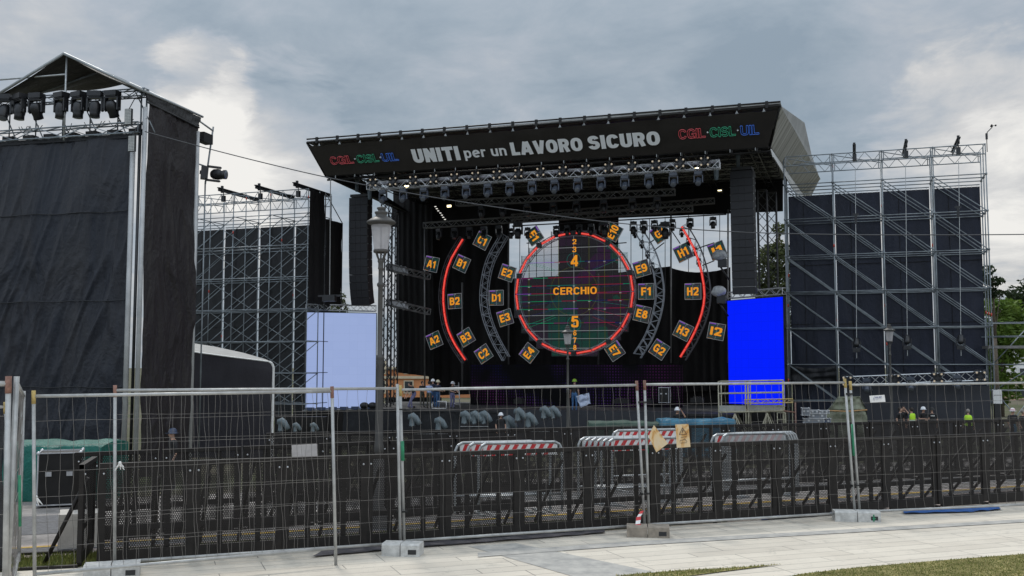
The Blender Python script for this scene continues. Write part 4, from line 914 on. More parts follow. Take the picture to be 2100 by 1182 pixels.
def ban_text(s, x0, x1, yb, yt, m, **k):
    """box given by pixels of its left/right ends and its foot/head at the middle"""
    a, b = hit(x0, yb[0]), hit(x1, yb[1]); c, d = hit(x0, yt[0]), hit(x1, yt[1]); w = (b - a).dot(BX); h = ((c - a).dot(BY) + (d - b).dot(BY)) / 2
    o = (a + b + c + d) / 4; o = o + BN * 0.0
    lettering(s, o, BX, BY, w, h, m, ban, **k)
wt = mat('banner_white', (0.82, 0.84, 0.87), 0.6, 0, 0.03, 4); rd = mat('banner_red', (0.72, 0.10, 0.12), 0.6, 0, 0.05, 4); gn = mat('banner_green', (0.04, 0.40, 0.22), 0.6, 0, 0.05, 4); bu = mat('banner_blue', (0.06, 0.20, 0.78), 0.6, 0, 0.05, 4)
ban_text('UNITI', 846, 942, (334.5, 329.5), (305, 300), wt, t=0.245, gap=0.07)
ban_text('per un', 953, 1039, (331, 324), (309, 303), wt, t=0.165, gap=0.10)
ban_text('LAVORO', 1048, 1194, (320.5, 310), (291.5, 281.5), wt, t=0.235, gap=0.06)
ban_text('SICURO', 1206, 1353, (307.5, 299.5), (279, 269), wt, t=0.235, gap=0.06)
for (a, b, c, d, ys) in (((678, 724), (732, 776), (783, 816), (728, 780), (329.5, 7.5)), ((1392, 1446), (1456, 1508), (1519, 1556), (1451, 1513), (275.5, 9.2))):
    sl = -0.062; y0, hh = ys
    for s, (x0, x1), m in (('CGIL', a, rd), ('CISL', b, gn), ('UIL', c, bu)):
        e0, e1 = y0 + (x0 - a[0]) * sl, y0 + (x1 - a[0]) * sl
        ban_text(s, x0, x1, (e0 + hh + 1, e1 + hh + 1), (e0 - hh, e1 - hh), m, outline=0.017, t=0.15, gap=0.07)
    for x in d: p = hit(x, y0 + (x - a[0]) * sl); o = MB().lathe(p, [(0.001, 0.012), (0.045, 0.01), (0.045, 0)], 10, BN).build('dot', wt, ban)

# ================================================================ DECK, DRAPES, REAR WALL
deck = thing('stage_deck', 'dark raised stage floor with black skirted front', 'stage', tuple(FS.at(0, -4, ZG)))
ud0, ud1 = FS.uz(690, 838, -8)[0], FS.uz(1500, 838, -8)[0]
MB().slab([FS.at(ud0, -8, DECK - 0.12), FS.at(ud1, -8, DECK - 0.12), FS.at(ud1 + 1, 4, DECK - 0.12), FS.at(ud0 - 1, 4, DECK - 0.12)], (0, 0, 0.12)).build('floor', mat('stage_floor', (0.018, 0.018, 0.02), 0.8, 0, 0.3, 2), deck)
sheet_mb(FS.at(ud0, -7.95, ZG), FS.at(ud1, -7.95, ZG), FS.at(ud1, -7.95, DECK - 0.1), FS.at(ud0, -7.95, DECK - 0.1), 120, 5, 0.03, 30, 0, 5).build('skirt', blk_cloth, deck)
uc0, uc1 = FS.uz(1030, 830, -8.6)[0], FS.uz(1400, 830, -8.6)[0]
slate = mat('slate_riser', (0.020, 0.022, 0.029), 0.55, 0, 0.2, 1.5)
MB().box(FS.at((uc0 + uc1) / 2, -8.5, (ZG + DECK + 0.12) / 2), (uc1 - uc0, 0.9, DECK + 0.12 - ZG), U, W).build('riser', slate, deck)
gap = MB()
for px in (1432, 1470): 
    u, z = FS.uz(px, 845, -8.05); gap.box(FS.at(u, -8.0, DECK - 0.5), (1.0, 0.2, 0.06), U, W).box(FS.at(u, -8.0, DECK - 0.95), (1.0, 0.2, 0.06), U, W).box(FS.at(u - 0.5, -8.0, DECK - 0.7), (0.06, 0.2, 0.5), U, W)
gap.build('deck_frame', galv, deck)
def drape_px(pts, w, label, fold=0.09, freq=7, seed=0, nu=60, nv=20, m=drape, name='stage_drape', sag=0.0):
    """pts: pixel corners bl, br, tr, tl on the upright plane w"""
    q = [FS.pt(x, y, w) for x, y in pts]; t = tag(sheet_mb(*q, nu, nv, fold, freq, sag, seed).build(name, m), label, 'curtain'); return t
drape_px([(812, 764), (890, 774), (888, 380), (812, 396)], 1.5, 'black folded drape at the left wing of the stage with lit folds', 0.12, 6, 1)
drape_px([(880, 812), (1045, 806), (1045, 380), (880, 392)], 2.6, 'black drape behind tiles A1 to D1 on the left of the stage back', 0.14, 7, 2)
drape_px([(1143, 800), (1270, 796), (1268, 400), (1146, 410)], 3.0, 'black drape column behind the round screen', 0.10, 6, 3)
drape_px([(1040, 806), (1148, 802), (1148, 566), (1040, 572)], 3.2, 'low black drape below the window of sky left of centre', 0.08, 5, 4)
drape_px([(1262, 806), (1378, 800), (1376, 546), (1262, 560)], 3.2, 'low black drape behind tiles E9, F1 and E8', 0.08, 5, 5)
drape_px([(1372, 806), (1500, 800), (1498, 548), (1372, 548)], 3.3, 'sagging black drape behind tile H2 at the right of the stage back', 0.12, 6, 6, sag=0.35)
drape_px([(806, 466), (1606, 434), (1606, 318), (806, 350)], 2.0, 'wide black border drape closing the back of the stage roof', 0.06, 14, 11, 90, 8)
for a, b, y0, y1, lab in ((790, 905, 842, 815, 'left'), (1398, 1620, 842, 770, 'right')): drape_px([(a, y0), (b, y0), (b, y1), (a, y1)], 3.6, 'low black masking cloth on the %s edge of the stage floor' % lab, 0.05, 4, 12, 20, 5)
# upright poles behind the drapes
for px, y0, y1 in ((871, 470, 800), (948, 580, 800), (1043, 460, 750), (1227, 560, 750), (1376, 440, 745), (1493, 430, 745)):
    tag(rod('stage_pole', FS.pt(px, y1, 1.4), FS.pt(px, y0, 1.4), 0.055, alu_d, None, 8), 'grey upright pole carrying the rear drapes of the stage', 'pole', 'upright poles at the stage back')
# low LED wall at the stage back, faintly speckled
def ledwall_mat():
    m = bpy.data.materials.new('low_led_wall'); m.use_nodes = True; t = NT(m.node_tree); tc = t.n('ShaderNodeTexCoord').outputs['Object']
    sx = t.n('ShaderNodeVectorMath', {0: tc, 1: U}, operation='DOT_PRODUCT').outputs['Value']; sz = t.n('ShaderNodeSeparateXYZ', {0: tc}).outputs[2]
    def cell(v): return t.math('ABSOLUTE', t.math('SUBTRACT', t.math('FRACT', t.math('MULTIPLY', v, 5.5)), 0.5))
    dot = t.math('MULTIPLY', t.math('LESS_THAN', cell(sx), 0.22), t.math('LESS_THAN', cell(sz), 0.22))
    n = t.noise(tc, 0.35, 3); msk = t.ramp(n, [(0.45, 0.0), (0.6, 1.0)]); hue = t.ramp(t.noise(tc, 0.16, 1), [(0.4, (0.05, 0.05, 0.5)), (0.6, (0.28, 0.04, 0.32))])
    b = t.n('ShaderNodeBsdfPrincipled', {'Base Color': (0.006, 0.006, 0.007, 1), 'Roughness': 0.9, 'Specular IOR Level': 0.1, 'Emission Color': hue, 'Emission Strength': t.math('MULTIPLY', t.math('MULTIPLY', dot, msk), 0.12)})
    t.n('ShaderNodeOutputMaterial', {0: b.outputs[0]}); return m
lw_m = ledwall_mat()
wl0, wl1 = FS.pt(965, 838, -0.4), FS.pt(1400, 834, -0.4); wt0 = FS.pt(965, 748, -0.4)
t = thing('led_wall', 'low dark LED wall with faint purple dots across the stage back', 'LED screen', tuple((wl0 + wl1) / 2))
c = (wl0 + wl1) / 2; h = wt0.z - DECK; MB().box(V((c.x, c.y, DECK + h / 2)), ((wl1 - wl0).dot(U), 0.15, h), U, W).build('screen', lw_m, t)

# ================================================================ TRUSSES UNDER THE ROOF
def truss_px(a, b, w, size, label, m=alu, cell=0.42, r=0.03, name='lighting_truss', group=None):
    p, q = FS.pt(*a, w), FS.pt(*b, w); o = truss_mb(p, q, size, cell, r, None, UP, r * 0.62).build(name, m); tag(o, label, 'truss', group); return p, q
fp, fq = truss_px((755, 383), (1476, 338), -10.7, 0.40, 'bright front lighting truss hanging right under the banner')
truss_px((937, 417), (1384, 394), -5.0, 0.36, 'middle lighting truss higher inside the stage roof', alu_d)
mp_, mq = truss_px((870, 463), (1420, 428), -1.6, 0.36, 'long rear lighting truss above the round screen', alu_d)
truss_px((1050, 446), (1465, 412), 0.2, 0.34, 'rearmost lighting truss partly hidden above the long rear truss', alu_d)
wp = MB().path([FS.pt(1050, 464, -1.2), FS.pt(1490, 440, -1.2)], 0.04, 6); tag(wp.build('lighting_pipe', blk_m), 'black pipe below the long rear truss carrying moving lights', 'pipe')
# white cloth roll lying on the front truss
cr = MB()
for k in range(10): a, b = fp.lerp(fq, k / 10), fp.lerp(fq, (k + 1) / 10); cr.path([a + UP * (0.22 - 0.0) + W * 0.1, a.lerp(b, .5) + UP * 0.15 + W * .1, b + UP * 0.22 + W * 0.1], 0.09, 7)
tag(cr.build('cloth_roll', mat('lilac_cloth', (0.42, 0.43, 0.50), 0.7, 0, 0.1, 2)), 'pale cloth roll lying along the front lighting truss', 'cloth')
rz = -FS.a
for k in range(16):
    px = 772 + k * 45.2; t_ = (px - 755) / 721; p = fp.lerp(fq, t_) - W * 0.32 + UP * 0.15; blinder.put(tuple(p), rz, 'four-eyed blinder light on top of the front lighting truss', 'blinder lights on the front truss')
for k in range(15):
    t_ = (k + 0.75) / 15.6; p = fp.lerp(fq, t_) - UP * 0.26; mover_wash.put(tuple(p), rz, 'blue-grey moving light hanging under the front lighting truss', 'moving lights under the front truss')
for (ax, ay, bx, by, w, n, lab, pr) in ((960, 424, 1375, 403, -5.0, 8, 'dark moving light under the middle lighting truss', mover_down), (885, 470, 1040, 462, -1.6, 5, 'dark moving light against the left drape under the rear truss', mover_fwd)):
    a, b = FS.pt(ax, ay, w), FS.pt(bx, by, w)
    for k in range(n): pr.put(tuple(a.lerp(b, (k + 0.5) / n + random.uniform(-.01, .01))), rz + random.uniform(-.4, .4), lab, lab.replace('light ', 'lights ', 1), None, 0.9)
for px in (1048, 1082, 1141, 1163, 1188, 1212, 1234, 1299, 1320, 1342, 1379, 1415, 1462): mover_down.put(tuple(FS.pt(px, 468 - (px - 1058) * 0.057, -1.2)), rz + random.uniform(-.4, .4), 'black moving light hanging from the pipe above the round screen', 'moving lights on the pipe', None, random.choice((0.8, 0.85, 0.95)))
for px, py, lab in ((1240, 452, 'big black moving light hanging in front of tile E10'), (1364, 455, 'big black moving light hanging in front of tile G1'), (1062, 456, 'big black moving light hanging left of tile E1')):
    mover_down.put(tuple(FS.pt(px, py, -1.8)), rz, lab, '', None, 1.25)
# chain hoists
def hoist(px, py, w, label, top_py, s=1.0):
    p = FS.pt(px, py, w); t = thing('chain_hoist', label, 'chain hoist', tuple(p)); MB().lathe(p, [(0.001, 0.0), (0.10 * s, 0.02), (0.13 * s, 0.3 * s), (0.13 * s, 0.75 * s), (0.17 * s, 0.8 * s), (0.17 * s, 1.05 * s), (0.001, 1.06 * s)], 12).build('chain_bag', mat('hoist_bag', (0.11, 0.14, 0.165), 0.6, 0, 0.2, 4), t)
    MB().box(p + UP * 1.12 * s, (0.3 * s, 0.25 * s, 0.2 * s), U, W).build('motor', dark_steel, t); q = FS.pt(px, top_py, w); rod('chain', p + UP * 1.2 * s, V((p.x, p.y, max(q.z, p.z + 1.3))), 0.012, dark_steel, t, 5)
hoist(758, 410, -9.6, 'grey chain hoist at the left end of the front truss', 372); hoist(1469, 370, -9.6, 'grey chain hoist at the right end of the front truss', 330)
hoist(732, 394, -8.2, 'dark chain hoist above the left loudspeaker column', 350, 0.9); hoist(1514, 348, -8.2, 'dark chain hoist above the right loudspeaker column', 300, 0.8)
# lit work lamps under the roof
wl = glowm('work_lamp', (1.0, 0.86, 0.50), 6.0)
for px, py, w, lab in ((834, 383, -9.0, 'small lit work lamp near the left end of the front truss'), (921, 423, -4.0, 'lit warm work lamp inside the roof left of the middle truss'), (1429, 345, -8.8, 'lit work lamp tube near the right end of the front truss'), (1476, 391, -5, 'lit work lamp tube under the roof near the right loudspeakers')):
    p = FS.pt(px, py, w); t = thing('work_lamp', lab, 'lamp', tuple(p)); MB().box(p + W * 0.06, (0.34, 0.1, 0.22), U, W).build('housing', dark_steel, t); big = px < 1000; MB().box(p, (0.26 if big else 0.2, 0.03, 0.12 if big else 0.04), U, W).build('lamp_face', wl, t)
pt = MB()
for k in range(7): p = FS.pt(893 + k * 3.2 + random.uniform(-1, 1), 424 + k * 4.4, -2); pt.box(p, (0.12, 0.03, 0.05), U, W)
tag(pt.build('glow_slits', glowm('pale_glow', (1, .97, .9), 0.9)), 'short string of small glowing slits in the left roof corner', 'lamp string')  # row of small pale boxes that glow by themselves

# ================================================================ LED TILES, ARCS, ROUND SCREEN
orange = glowm('led_orange', (1.0, 0.38, 0.03), 0.72); ledc = {k: glowm('led_' + k, c, s) for k, c, s in (('pale', (0.75, 0.8, 0.85), 0.30), ('violet', (0.35, 0.12, 0.75), 0.5), ('green', (0.02, 0.55, 0.25), 0.42), ('teal', (0.03, 0.35, 0.3), 0.40), ('red', (0.6, 0.04, 0.12), 0.40), ('amber', (0.65, 0.3, 0.05), 0.3), ('blue', (0.06, 0.08, 0.5), 0.22), ('olive', (0.3, 0.32, 0.06), 0.25), ('magenta', (0.45, 0.05, 0.3), 0.40))}
def lf(name, c, e): return mat(name, tuple(x * .4 for x in c), 0.35, 0, 0.2, 3, emit=(*c, e))
face = [lf('led_dark_green', (0.008, 0.022, 0.02), 0.6), lf('led_dark_grey', (0.018, 0.018, 0.020), 0.6), lf('led_dark_violet', (0.016, 0.008, 0.022), 0.6), lf('led_dark_teal', (0.006, 0.018, 0.024), 0.6)]
TILES = [('A1', 885, 542, 13), ('B1', 947, 541, 25), ('C1', 989, 494, 28), ('B2', 933, 618, -3), ('D1', 1018, 611, 0), ('E2', 1040, 560, 19), ('E3', 1036, 652, -16), ('E1', 1095, 484, 58), ('A2', 891, 698, -22), ('B3', 956, 692, -30), ('C2', 992, 726, -33), ('E4', 1085, 724, -52), ('E10', 1257, 476, -60), ('F1', 1325, 598, 0), ('E9', 1316, 551, -15), ('E8', 1317, 644, 14), ('E7', 1261, 720, 56), ('G1', 1353, 479, -33), ('G2', 1352, 717, 34), ('H1', 1401, 518, -24), ('H2', 1421, 598, 0), ('H3', 1401, 679, 27), ('I1', 1471, 514, -20), ('I2', 1469, 680, 11)]
where = {'A1': 'top left of the left red arc', 'A2': 'outside the foot of the left red arc', 'I1': 'half hidden by a wrapped spotlight', 'G1': 'half hidden by a hanging light', 'E10': 'half hidden by a hanging light'}
TW = -0.9
for s, px, py, rot in TILES:
    p = FS.pt(px, py, TW); t = thing('led_tile', 'square LED tile showing orange %s%s' % (s, ' ' + where[s] if s in where else ' hung among the stage arcs'), 'LED tile', tuple(p), 0, 'square LED tiles around the round screen')
    a = -radians(rot); X = U * cos(a) + UP * sin(a); Y = -U * sin(a) + UP * cos(a); N = -W
    MB().box(p + W * 0.05, (1.0, 0.08, 1.0), X, W, Y).build('housing', blk_m, t)
    b = MB(); i = 0
    for x in (-1, 1):
        for y in (-1, 1): b.k = i; i += 1; b.box(p + X * (x * .248) + Y * (y * .248) - W * 0.0, (0.485, 0.03, 0.485), X, W, Y)
    random.shuffle(face); b.build('led_panel', face[:], t)
    l = MB(); ks = ['pale', 'violet', 'amber', 'green', 'teal', 'olive']; 
    def ln(x0, y0, x1, y1, wd, k): l.k = ks.index(k); q0, q1 = p + X * x0 + Y * y0 + N * 0.021, p + X * x1 + Y * y1 + N * 0.021; l.box((q0 + q1) / 2, ((q1 - q0).length, 0.008, wd), (q1 - q0).normalized(), W, (q1 - q0).normalized().cross(W))
    for q in ((-.49, -.49, .49, -.49), (-.49, .49, .49, .49), (-.49, -.49, -.49, .49), (.49, -.49, .49, .49)): ln(*q, 0.018, 'pale')
    ln(0, -.49, 0, .49, 0.014, 'pale'); ln(-.49, 0, .49, 0, 0.012, 'teal'); ln(-.46, .44, -.08, .44, 0.06, 'violet'); ln(.02, .455, .1, .455, 0.03, 'pale'); ln(-.46, -.45, -.15, -.45, 0.03, 'amber'); ln(-.35, -.38, .38, .38, 0.010, 'green'); ln(-.38, .35, .35, -.38, 0.010, 'olive')
    for k in range(16):
        a0, a1 = k * pi / 8, (k + 1) * pi / 8; ln(.4 * cos(a0), .4 * sin(a0), .4 * cos(a1), .4 * sin(a1), 0.010, 'teal')
    l.build('led_lines', [ledc[k] for k in ks], t)
    lettering(s, p + N * 0.035, X, Y, 0.70 if '1' not in s else (0.60 if len(s) == 2 else 0.86), 0.50, orange, t, depth=0.012)
    rod('hanger', p + W * 0.1 + UP * 0.4, p + W * 0.5 + UP * 0.4, 0.02, blk_m, t, 5)
redlamp = glowm('red_tube', (1.0, 0.04, 0.035), 0.62); redcore = glowm('red_tube_core', (1.0, 0.20, 0.15), 0.95)
arc_m = mat('arc_truss', (0.32, 0.34, 0.38), 0.4, 0.5, 0.15, 3); arc_dk = mat('arc_truss_dark', (0.10, 0.10, 0.115), 0.45, 0.4, 0.2, 3)
def arc(px, label, lit, wd, m, side=1):
    pts = spline([FS.pt(x, y, -1.2) for x, y in px], 26); t = thing('arc_truss', label, 'arc truss', tuple(pts[13]))
    arc_truss_mb(pts, wd, W, 0.34, 0.028).build('frame', m, t)
    if lit:
        n = 26
        for k in range(0, n, 2):
            a, b = pts[k], pts[k + 2]; d = (b - a).normalized(); s = d.cross(W).normalized() * (wd / 2 * side); o = s - W * 0.06
            r_ = MB().box((a + b) / 2 + o, ((b - a).length * 0.97, 0.06, 0.135), d, W, d.cross(W)).build('lamp_bar', redlamp, t)
            MB().box((a + b) / 2 + o - W * 0.035, ((b - a).length * 0.9, 0.01, 0.03), d, W, d.cross(W)).build('bright_core', redcore, r_)
    return pts
aL = arc([(946, 488), (917, 540), (905, 600), (910, 660), (926, 703), (951, 742)], 'left curved truss with a red light strip along its outer side', True, 0.34, arc_dk, 1)
arc([(1033, 482), (1004, 535), (992, 590), (994, 640), (1012, 692), (1036, 736)], 'plain grey curved truss left of the round screen', False, 0.50, arc_m)
arc([(1307, 470), (1338, 525), (1352, 590), (1347, 640), (1330, 690), (1306, 730)], 'plain grey curved truss right of the round screen', False, 0.50, arc_m)
aR = arc([(1403, 462), (1434, 520), (1450, 590), (1446, 640), (1427, 690), (1400, 736)], 'right curved truss with a red light strip along its outer side', True, 0.34, arc_dk, -1)
for (x, y, lab, pr) in ((1302, 476, 'upper', 0), (1316, 497, '', 0), (1328, 518, '', 0), (1337, 542, '', 0), (1398, 474, '', 1), (1412, 492, '', 1), (1425, 512, '', 1), (1433, 534, '', 1)):
    mover_back.put(tuple(FS.pt(x, y - 4, -0.9)), rz, 'black light clamped to the right plain curved truss' if not pr else 'black light clamped inside the right red curved truss', 'lights on the right plain curved truss' if not pr else 'lights on the right red curved truss', None, 0.6)
# two spotlights wrapped in plastic film
film = mat('plastic_film', (0.42, 0.44, 0.46), 0.35, 0, 0.25, 5, 0.6, 9)
for px, py, lab in ((1476, 524, 'followspot wrapped in clear film in front of tile I1'), (1474, 598, 'followspot wrapped in grey film right of the red arc')):
    p = FS.pt(px, py, -5.5); t = thing('wrapped_spotlight', lab, 'stage light', tuple(p)); mb = MB(); mb.smooth = True
    mb.grid(lambda u, v: p + (U * cos(u * 6.283) * 0.42 + W * sin(u * 6.283) * 0.3) * sin(v * pi) * (1 + .3 * noise.noise(V((cos(u * 6.28) * 2, sin(u * 6.28) * 2, v * 4 + px)))) + UP * (-cos(v * pi) * 0.32), 18, 10); mb.build('film_wrap', film, t)
    MB().box(p - UP * 0.45 + U * 0.15, (0.5, 0.3, 0.45), U, W).tube(p - UP * 0.6, p - UP * 1.4 + U * 0.5, 0.05).build('bracket', blk_m, t)
# round screen: ring truss with red bars, see-through stepped LED mesh
ctr = FS.pt(1176.5, 601, -1.0); RR = (FS.pt(1296, 597, -1.0) - FS.pt(1057, 605, -1.0)).dot(U) / 2
rs = thing('round_screen', 'round see-through LED screen reading CERCHIO ringed by red light bars', 'LED screen', tuple(ctr))
def ringp(a, r, o=0.0): return ctr + U * (r * cos(a)) + UP * (r * sin(a)) + W * o
arc_truss_mb([ringp(2 * pi * k / 60 + .0, RR - 0.02) for k in range(61)], 0.30, W, 0.34, 0.028).build('ring_truss', arc_m, rs)
for k in range(10):
    a0 = 2 * pi * k / 10 + pi / 2 + 0.05; a1 = a0 + 2 * pi / 10 - 0.10; mid = (a0 + a1) / 2
    for (x0, x1) in ((a0, mid - 0.008), (mid + 0.008, a1)):
        p, q = ringp(x0, RR, -0.08), ringp(x1, RR, -0.08); d = (q - p).normalized(); s = d.cross(W)
        o = MB().box((p + q) / 2, ((q - p).length, 0.06, 0.13), d, W, s).build('lamp_bar', redlamp, rs); MB().box((p + q) / 2 - W * 0.035, ((q - p).length * .92, 0.01, 0.03), d, W, s).build('bright_core', redcore, o)
    c = ringp(a0 - 0.05, RR, -0.06); MB().box(c, (0.28, 0.2, 0.28), U, W).build('joint_box', blk_m, rs)
def mesh_mat():
    m = bpy.data.materials.new('seethrough_led_mesh'); m.use_nodes = True; t = NT(m.node_tree); tc = t.n('ShaderNodeTexCoord').outputs['Object']
    sx = t.n('ShaderNodeVectorMath', {0: tc, 1: U}, operation='DOT_PRODUCT').outputs['Value']; sz = t.n('ShaderNodeSeparateXYZ', {0: tc}).outputs[2]
    n = t.n('ShaderNodeTexVoronoi', {'Vector': tc, 'Scale': 0.55}, distance='CHEBYCHEV'); hue = t.n('ShaderNodeSeparateColor', {0: n.outputs['Color']}).outputs[0]
    hc = t.ramp(hue, [(0.0, (0.03, 0.03, 0.033)), (0.4, (0.03, 0.028, 0.036)), (0.6, (0.05, 0.02, 0.06)), (0.8, (0.014, 0.075, 0.06)), (1.0, (0.025, 0.07, 0.05))])
    e = t.n('ShaderNodeEmission', {0: hc, 1: 1.25}); d = t.n('ShaderNodeBsdfDiffuse', {0: (0.012, 0.012, 0.013, 1)}); ad = t.n('ShaderNodeAddShader', {0: e.outputs[0], 1: d.outputs[0]})
    slat = t.math('LESS_THAN', t.math('FRACT', t.math('MULTIPLY', sz, 20)), 0.38); tr = t.n('ShaderNodeBsdfTransparent'); mx = t.n('ShaderNodeMixShader', {0: slat, 1: tr.outputs[0], 2: ad.outputs[0]})
    t.n('ShaderNodeOutputMaterial', {0: mx.outputs[0]}); return m
pan = MB(); gl = MB(); gk = ['pale', 'green', 'red', 'violet', 'olive', 'teal', 'blue', 'magenta']; rnd = random.Random(5); frm = MB(); c5 = 0.5
for i in range(-8, 8):
    for j in range(-8, 8):
        x, y = (i + .5) * c5, (j + .5) * c5
        if sqrt(x * x + y * y) < 4.05:
            a = ctr + W * 0.1 + U * (i * c5) + UP * (j * c5); pan.quad(a, a + U * c5, a + U * c5 + UP * c5, a + UP * c5)
            frm.box(a + UP * c5 / 2, (0.035, 0.05, c5), U, W); frm.box(a + U * c5 / 2, (c5, 0.05, 0.03), U, W)
def seg(x0, y0, x1, y1, wd, k):
    gl.k = gk.index(k); q0, q1 = ctr + U * x0 + UP * y0 + W * 0.055, ctr + U * x1 + UP * y1 + W * 0.055; d = (q1 - q0).normalized(); gl.box((q0 + q1) / 2, ((q1 - q0).length, 0.008, wd), d, W, d.cross(W))
for i in range(-4, 5):
    y = sqrt(max(0, 3.85 ** 2 - i * i)); y > 0.3 and seg(i, -y, i, y, 0.022, rnd.choice(['pale', 'pale', 'olive']))
for j in (-3.5, -2.9, -2.4, -1.4, 1.4, 2.9): y = sqrt(3.9 ** 2 - j * j); seg(-y, j, y, j, 0.028, 'pale')
for j in (-1.9, -1.0, -0.5, 0.0, 0.5, 1.0, 2.0):
    y = sqrt(3.85 ** 2 - j * j); x = -y
    while x < y: x1 = min(y, x + 1); seg(x, j, x1, j, 0.032, rnd.choice(gk[1:])); x = x1
for k in range(8):
    a = rnd.uniform(-1.6, 1.6); seg(-1.9 * 1.8, a * 1.5, -1.2, a, 0.014, rnd.choice(['teal', 'green', 'blue'])); seg(1.9 * 1.8, a * 1.6, 1.2, a, 0.014, rnd.choice(['teal', 'red', 'blue', 'violet']))
for (cy, r, k) in ((0.1, 1.55, 'olive'), (2.1, 0.45, 'teal'), (-1.95, 0.45, 'teal')):
    for q in range(28): a0, a1 = q * pi / 14, (q + 1) * pi / 14; seg(r * cos(a0), cy + r * sin(a0), r * cos(a1), cy + r * sin(a1), 0.016, k)
for q in range(26): x, y = rnd.randint(-3, 3), rnd.choice((-1.9, -1.0, -.5, 0, .5, 1, 2.0)); seg(x - .06, y - .06, x + .06, y - .06, 0.06, 'pale')
pan.build('led_mesh', mesh_mat(), rs); frm.build('mesh_frame', blk_m, rs); gl.build('grid_lines', [ledc[k] for k in gk], rs)
for s, px, py, w, h in (('2', 1178, 496, 0.26, 0.32), ('3', 1178, 512, 0.26, 0.34), ('4', 1178, 535, 0.50, 0.72), ('CERCHIO', 1179, 597, 2.86, 0.48), ('5', 1179, 660, 0.48, 0.72), ('6', 1179, 683, 0.22, 0.32), ('7', 1179, 698, 0.22, 0.34), ('8', 1179, 713, 0.22, 0.32)):
    lettering(s, FS.pt(px, py, -0.98), U, UP, w, h, orange, rs, t=0.17)

# ================================================================ PA COLUMNS, SIDE SCREENS, SIDE TOWERS
fl = (V((0, 0, 0)) - FS.pt(735, 400, -8.6)); fl.z = 0
tp = FS.pt(735, 405, -8.6); n = 14; hh = (tp.z - FS.pt(735, 625, -8.6).z) / n * 1.01
fdir = lambda a: (-W) * cos(radians(a)) + U * sin(radians(a))
line_array(tp, n, fdir(0), 1.25, hh, 0.62, [0.0, 0, .01, .01, .02, .02, .03, .04, .05, .07, .09, .16, .22, .28], 'curved hanging column of black loudspeakers left of the stage')
tp = FS.pt(1520, 350, -8.6); n = 16; hh = (tp.z - FS.pt(1520, 604, -8.6).z) / n
line_array(tp, n, fdir(-6), 1.20, hh, 0.62, [0.0] * 6 + [.01, .01, .02, .02, .03, .03, .04, .05, .06, .08], 'tall hanging column of black loudspeakers at the right of the stage')
def side_screen(c0, ang, Wd, pyt, pyb, m, label, base_w=None, right=False):
    """LED screen whose known upper corner is c0; it runs Wd along heading ang"""
    X = V((cos(radians(ang)), sin(radians(ang)), 0)); N = V((X.y, -X.x, 0)); zt = c0.z; zb = P(0, pyb, c0.y).z; a = c0 - X * Wd if right else V(c0); b = a + X * Wd
    t = thing('side_screen', label, 'LED screen', ((a + b) / 2).x and tuple((a + b) / 2 * 1.0)); t.location.z = zb; c = (a + b) / 2; H_ = zt - zb
    cc = V((c.x, c.y, zb + H_ / 2)); MB().box(cc - N * 0.12, (Wd + 0.1, 0.22, H_ + 0.08), X, N).build('cabinet', blk_m, t)
    MB().box(cc + N * 0.005, (Wd, 0.02, H_), X, N).build('lit_face', m, t)
    MB().box(V((c.x, c.y, (zb + ZG) / 2)) - N * 0.2, (Wd, 0.5, zb - ZG - 0.1), X, N).build('plinth', drape, t)
    ta, tb = V((a.x, a.y, zt + 0.32)), V((b.x, b.y, zt + 0.32)); tag(truss_mb(ta - N * 0.15, tb - N * 0.15, 0.34, 0.4, 0.028, None, UP, 0.018).build('screen_truss', alu), 'lattice truss on top of the ' + label.split(' ')[1] + ' screen', 'truss')
    return a, b, N, zb
def ledscreen(name, c, seam):
    m = bpy.data.materials.new(name); m.use_nodes = True; t = NT(m.node_tree); tc = t.n('ShaderNodeTexCoord').outputs['Object']; sp = t.n('ShaderNodeSeparateXYZ', {0: tc}).outputs
    hx = t.math('SQRT', t.math('ADD', t.math('MULTIPLY', sp[0], sp[0]), t.math('MULTIPLY', sp[1], sp[1])))
    v = t.n('ShaderNodeCombineXYZ', {0: hx, 1: sp[2]}).outputs[0]
    br = t.n('ShaderNodeTexBrick', {'Vector': v, 'Color1': (1, 1, 1, 1), 'Color2': (0.965, 0.97, 0.98, 1), 'Mortar': (seam, seam, seam, 1), 'Scale': 1.0, 'Mortar Size': 0.008, 'Brick Width': 0.5, 'Row Height': 0.5}, offset=0.0).outputs[0]
    cc = t.mix(1.0, br, c, 'MULTIPLY'); cc = t.mix(t.math('MULTIPLY', t.noise(tc, 0.5, 3), 0.10), cc, tuple(x * 0.75 for x in c))
    e = t.n('ShaderNodeEmission', {0: cc, 1: 1.0}); g = t.n('ShaderNodeBsdfGlossy', {0: (0.008, 0.008, 0.008, 1), 1: 0.4}); a = t.n('ShaderNodeAddShader', {0: e.outputs[0], 1: g.outputs[0]}); t.n('ShaderNodeOutputMaterial', {0: a.outputs[0]}); return m
scr_w = ledscreen('white_screen', (0.318, 0.405, 0.675), 0.92); scr_b = ledscreen('blue_screen', (0.0, 0.013, 1.0), 0.86)
sl = side_screen(FS.pt(628, 641, -9.3), 19, 4.25, 641, 838, scr_w, 'upright white LED screen left of the stage')
c0 = FS.pt(1605, 609, -7.3); sr = side_screen(c0, -58, 4.1, 609, 833, scr_b, 'upright blue LED screen right of the stage', None, True)
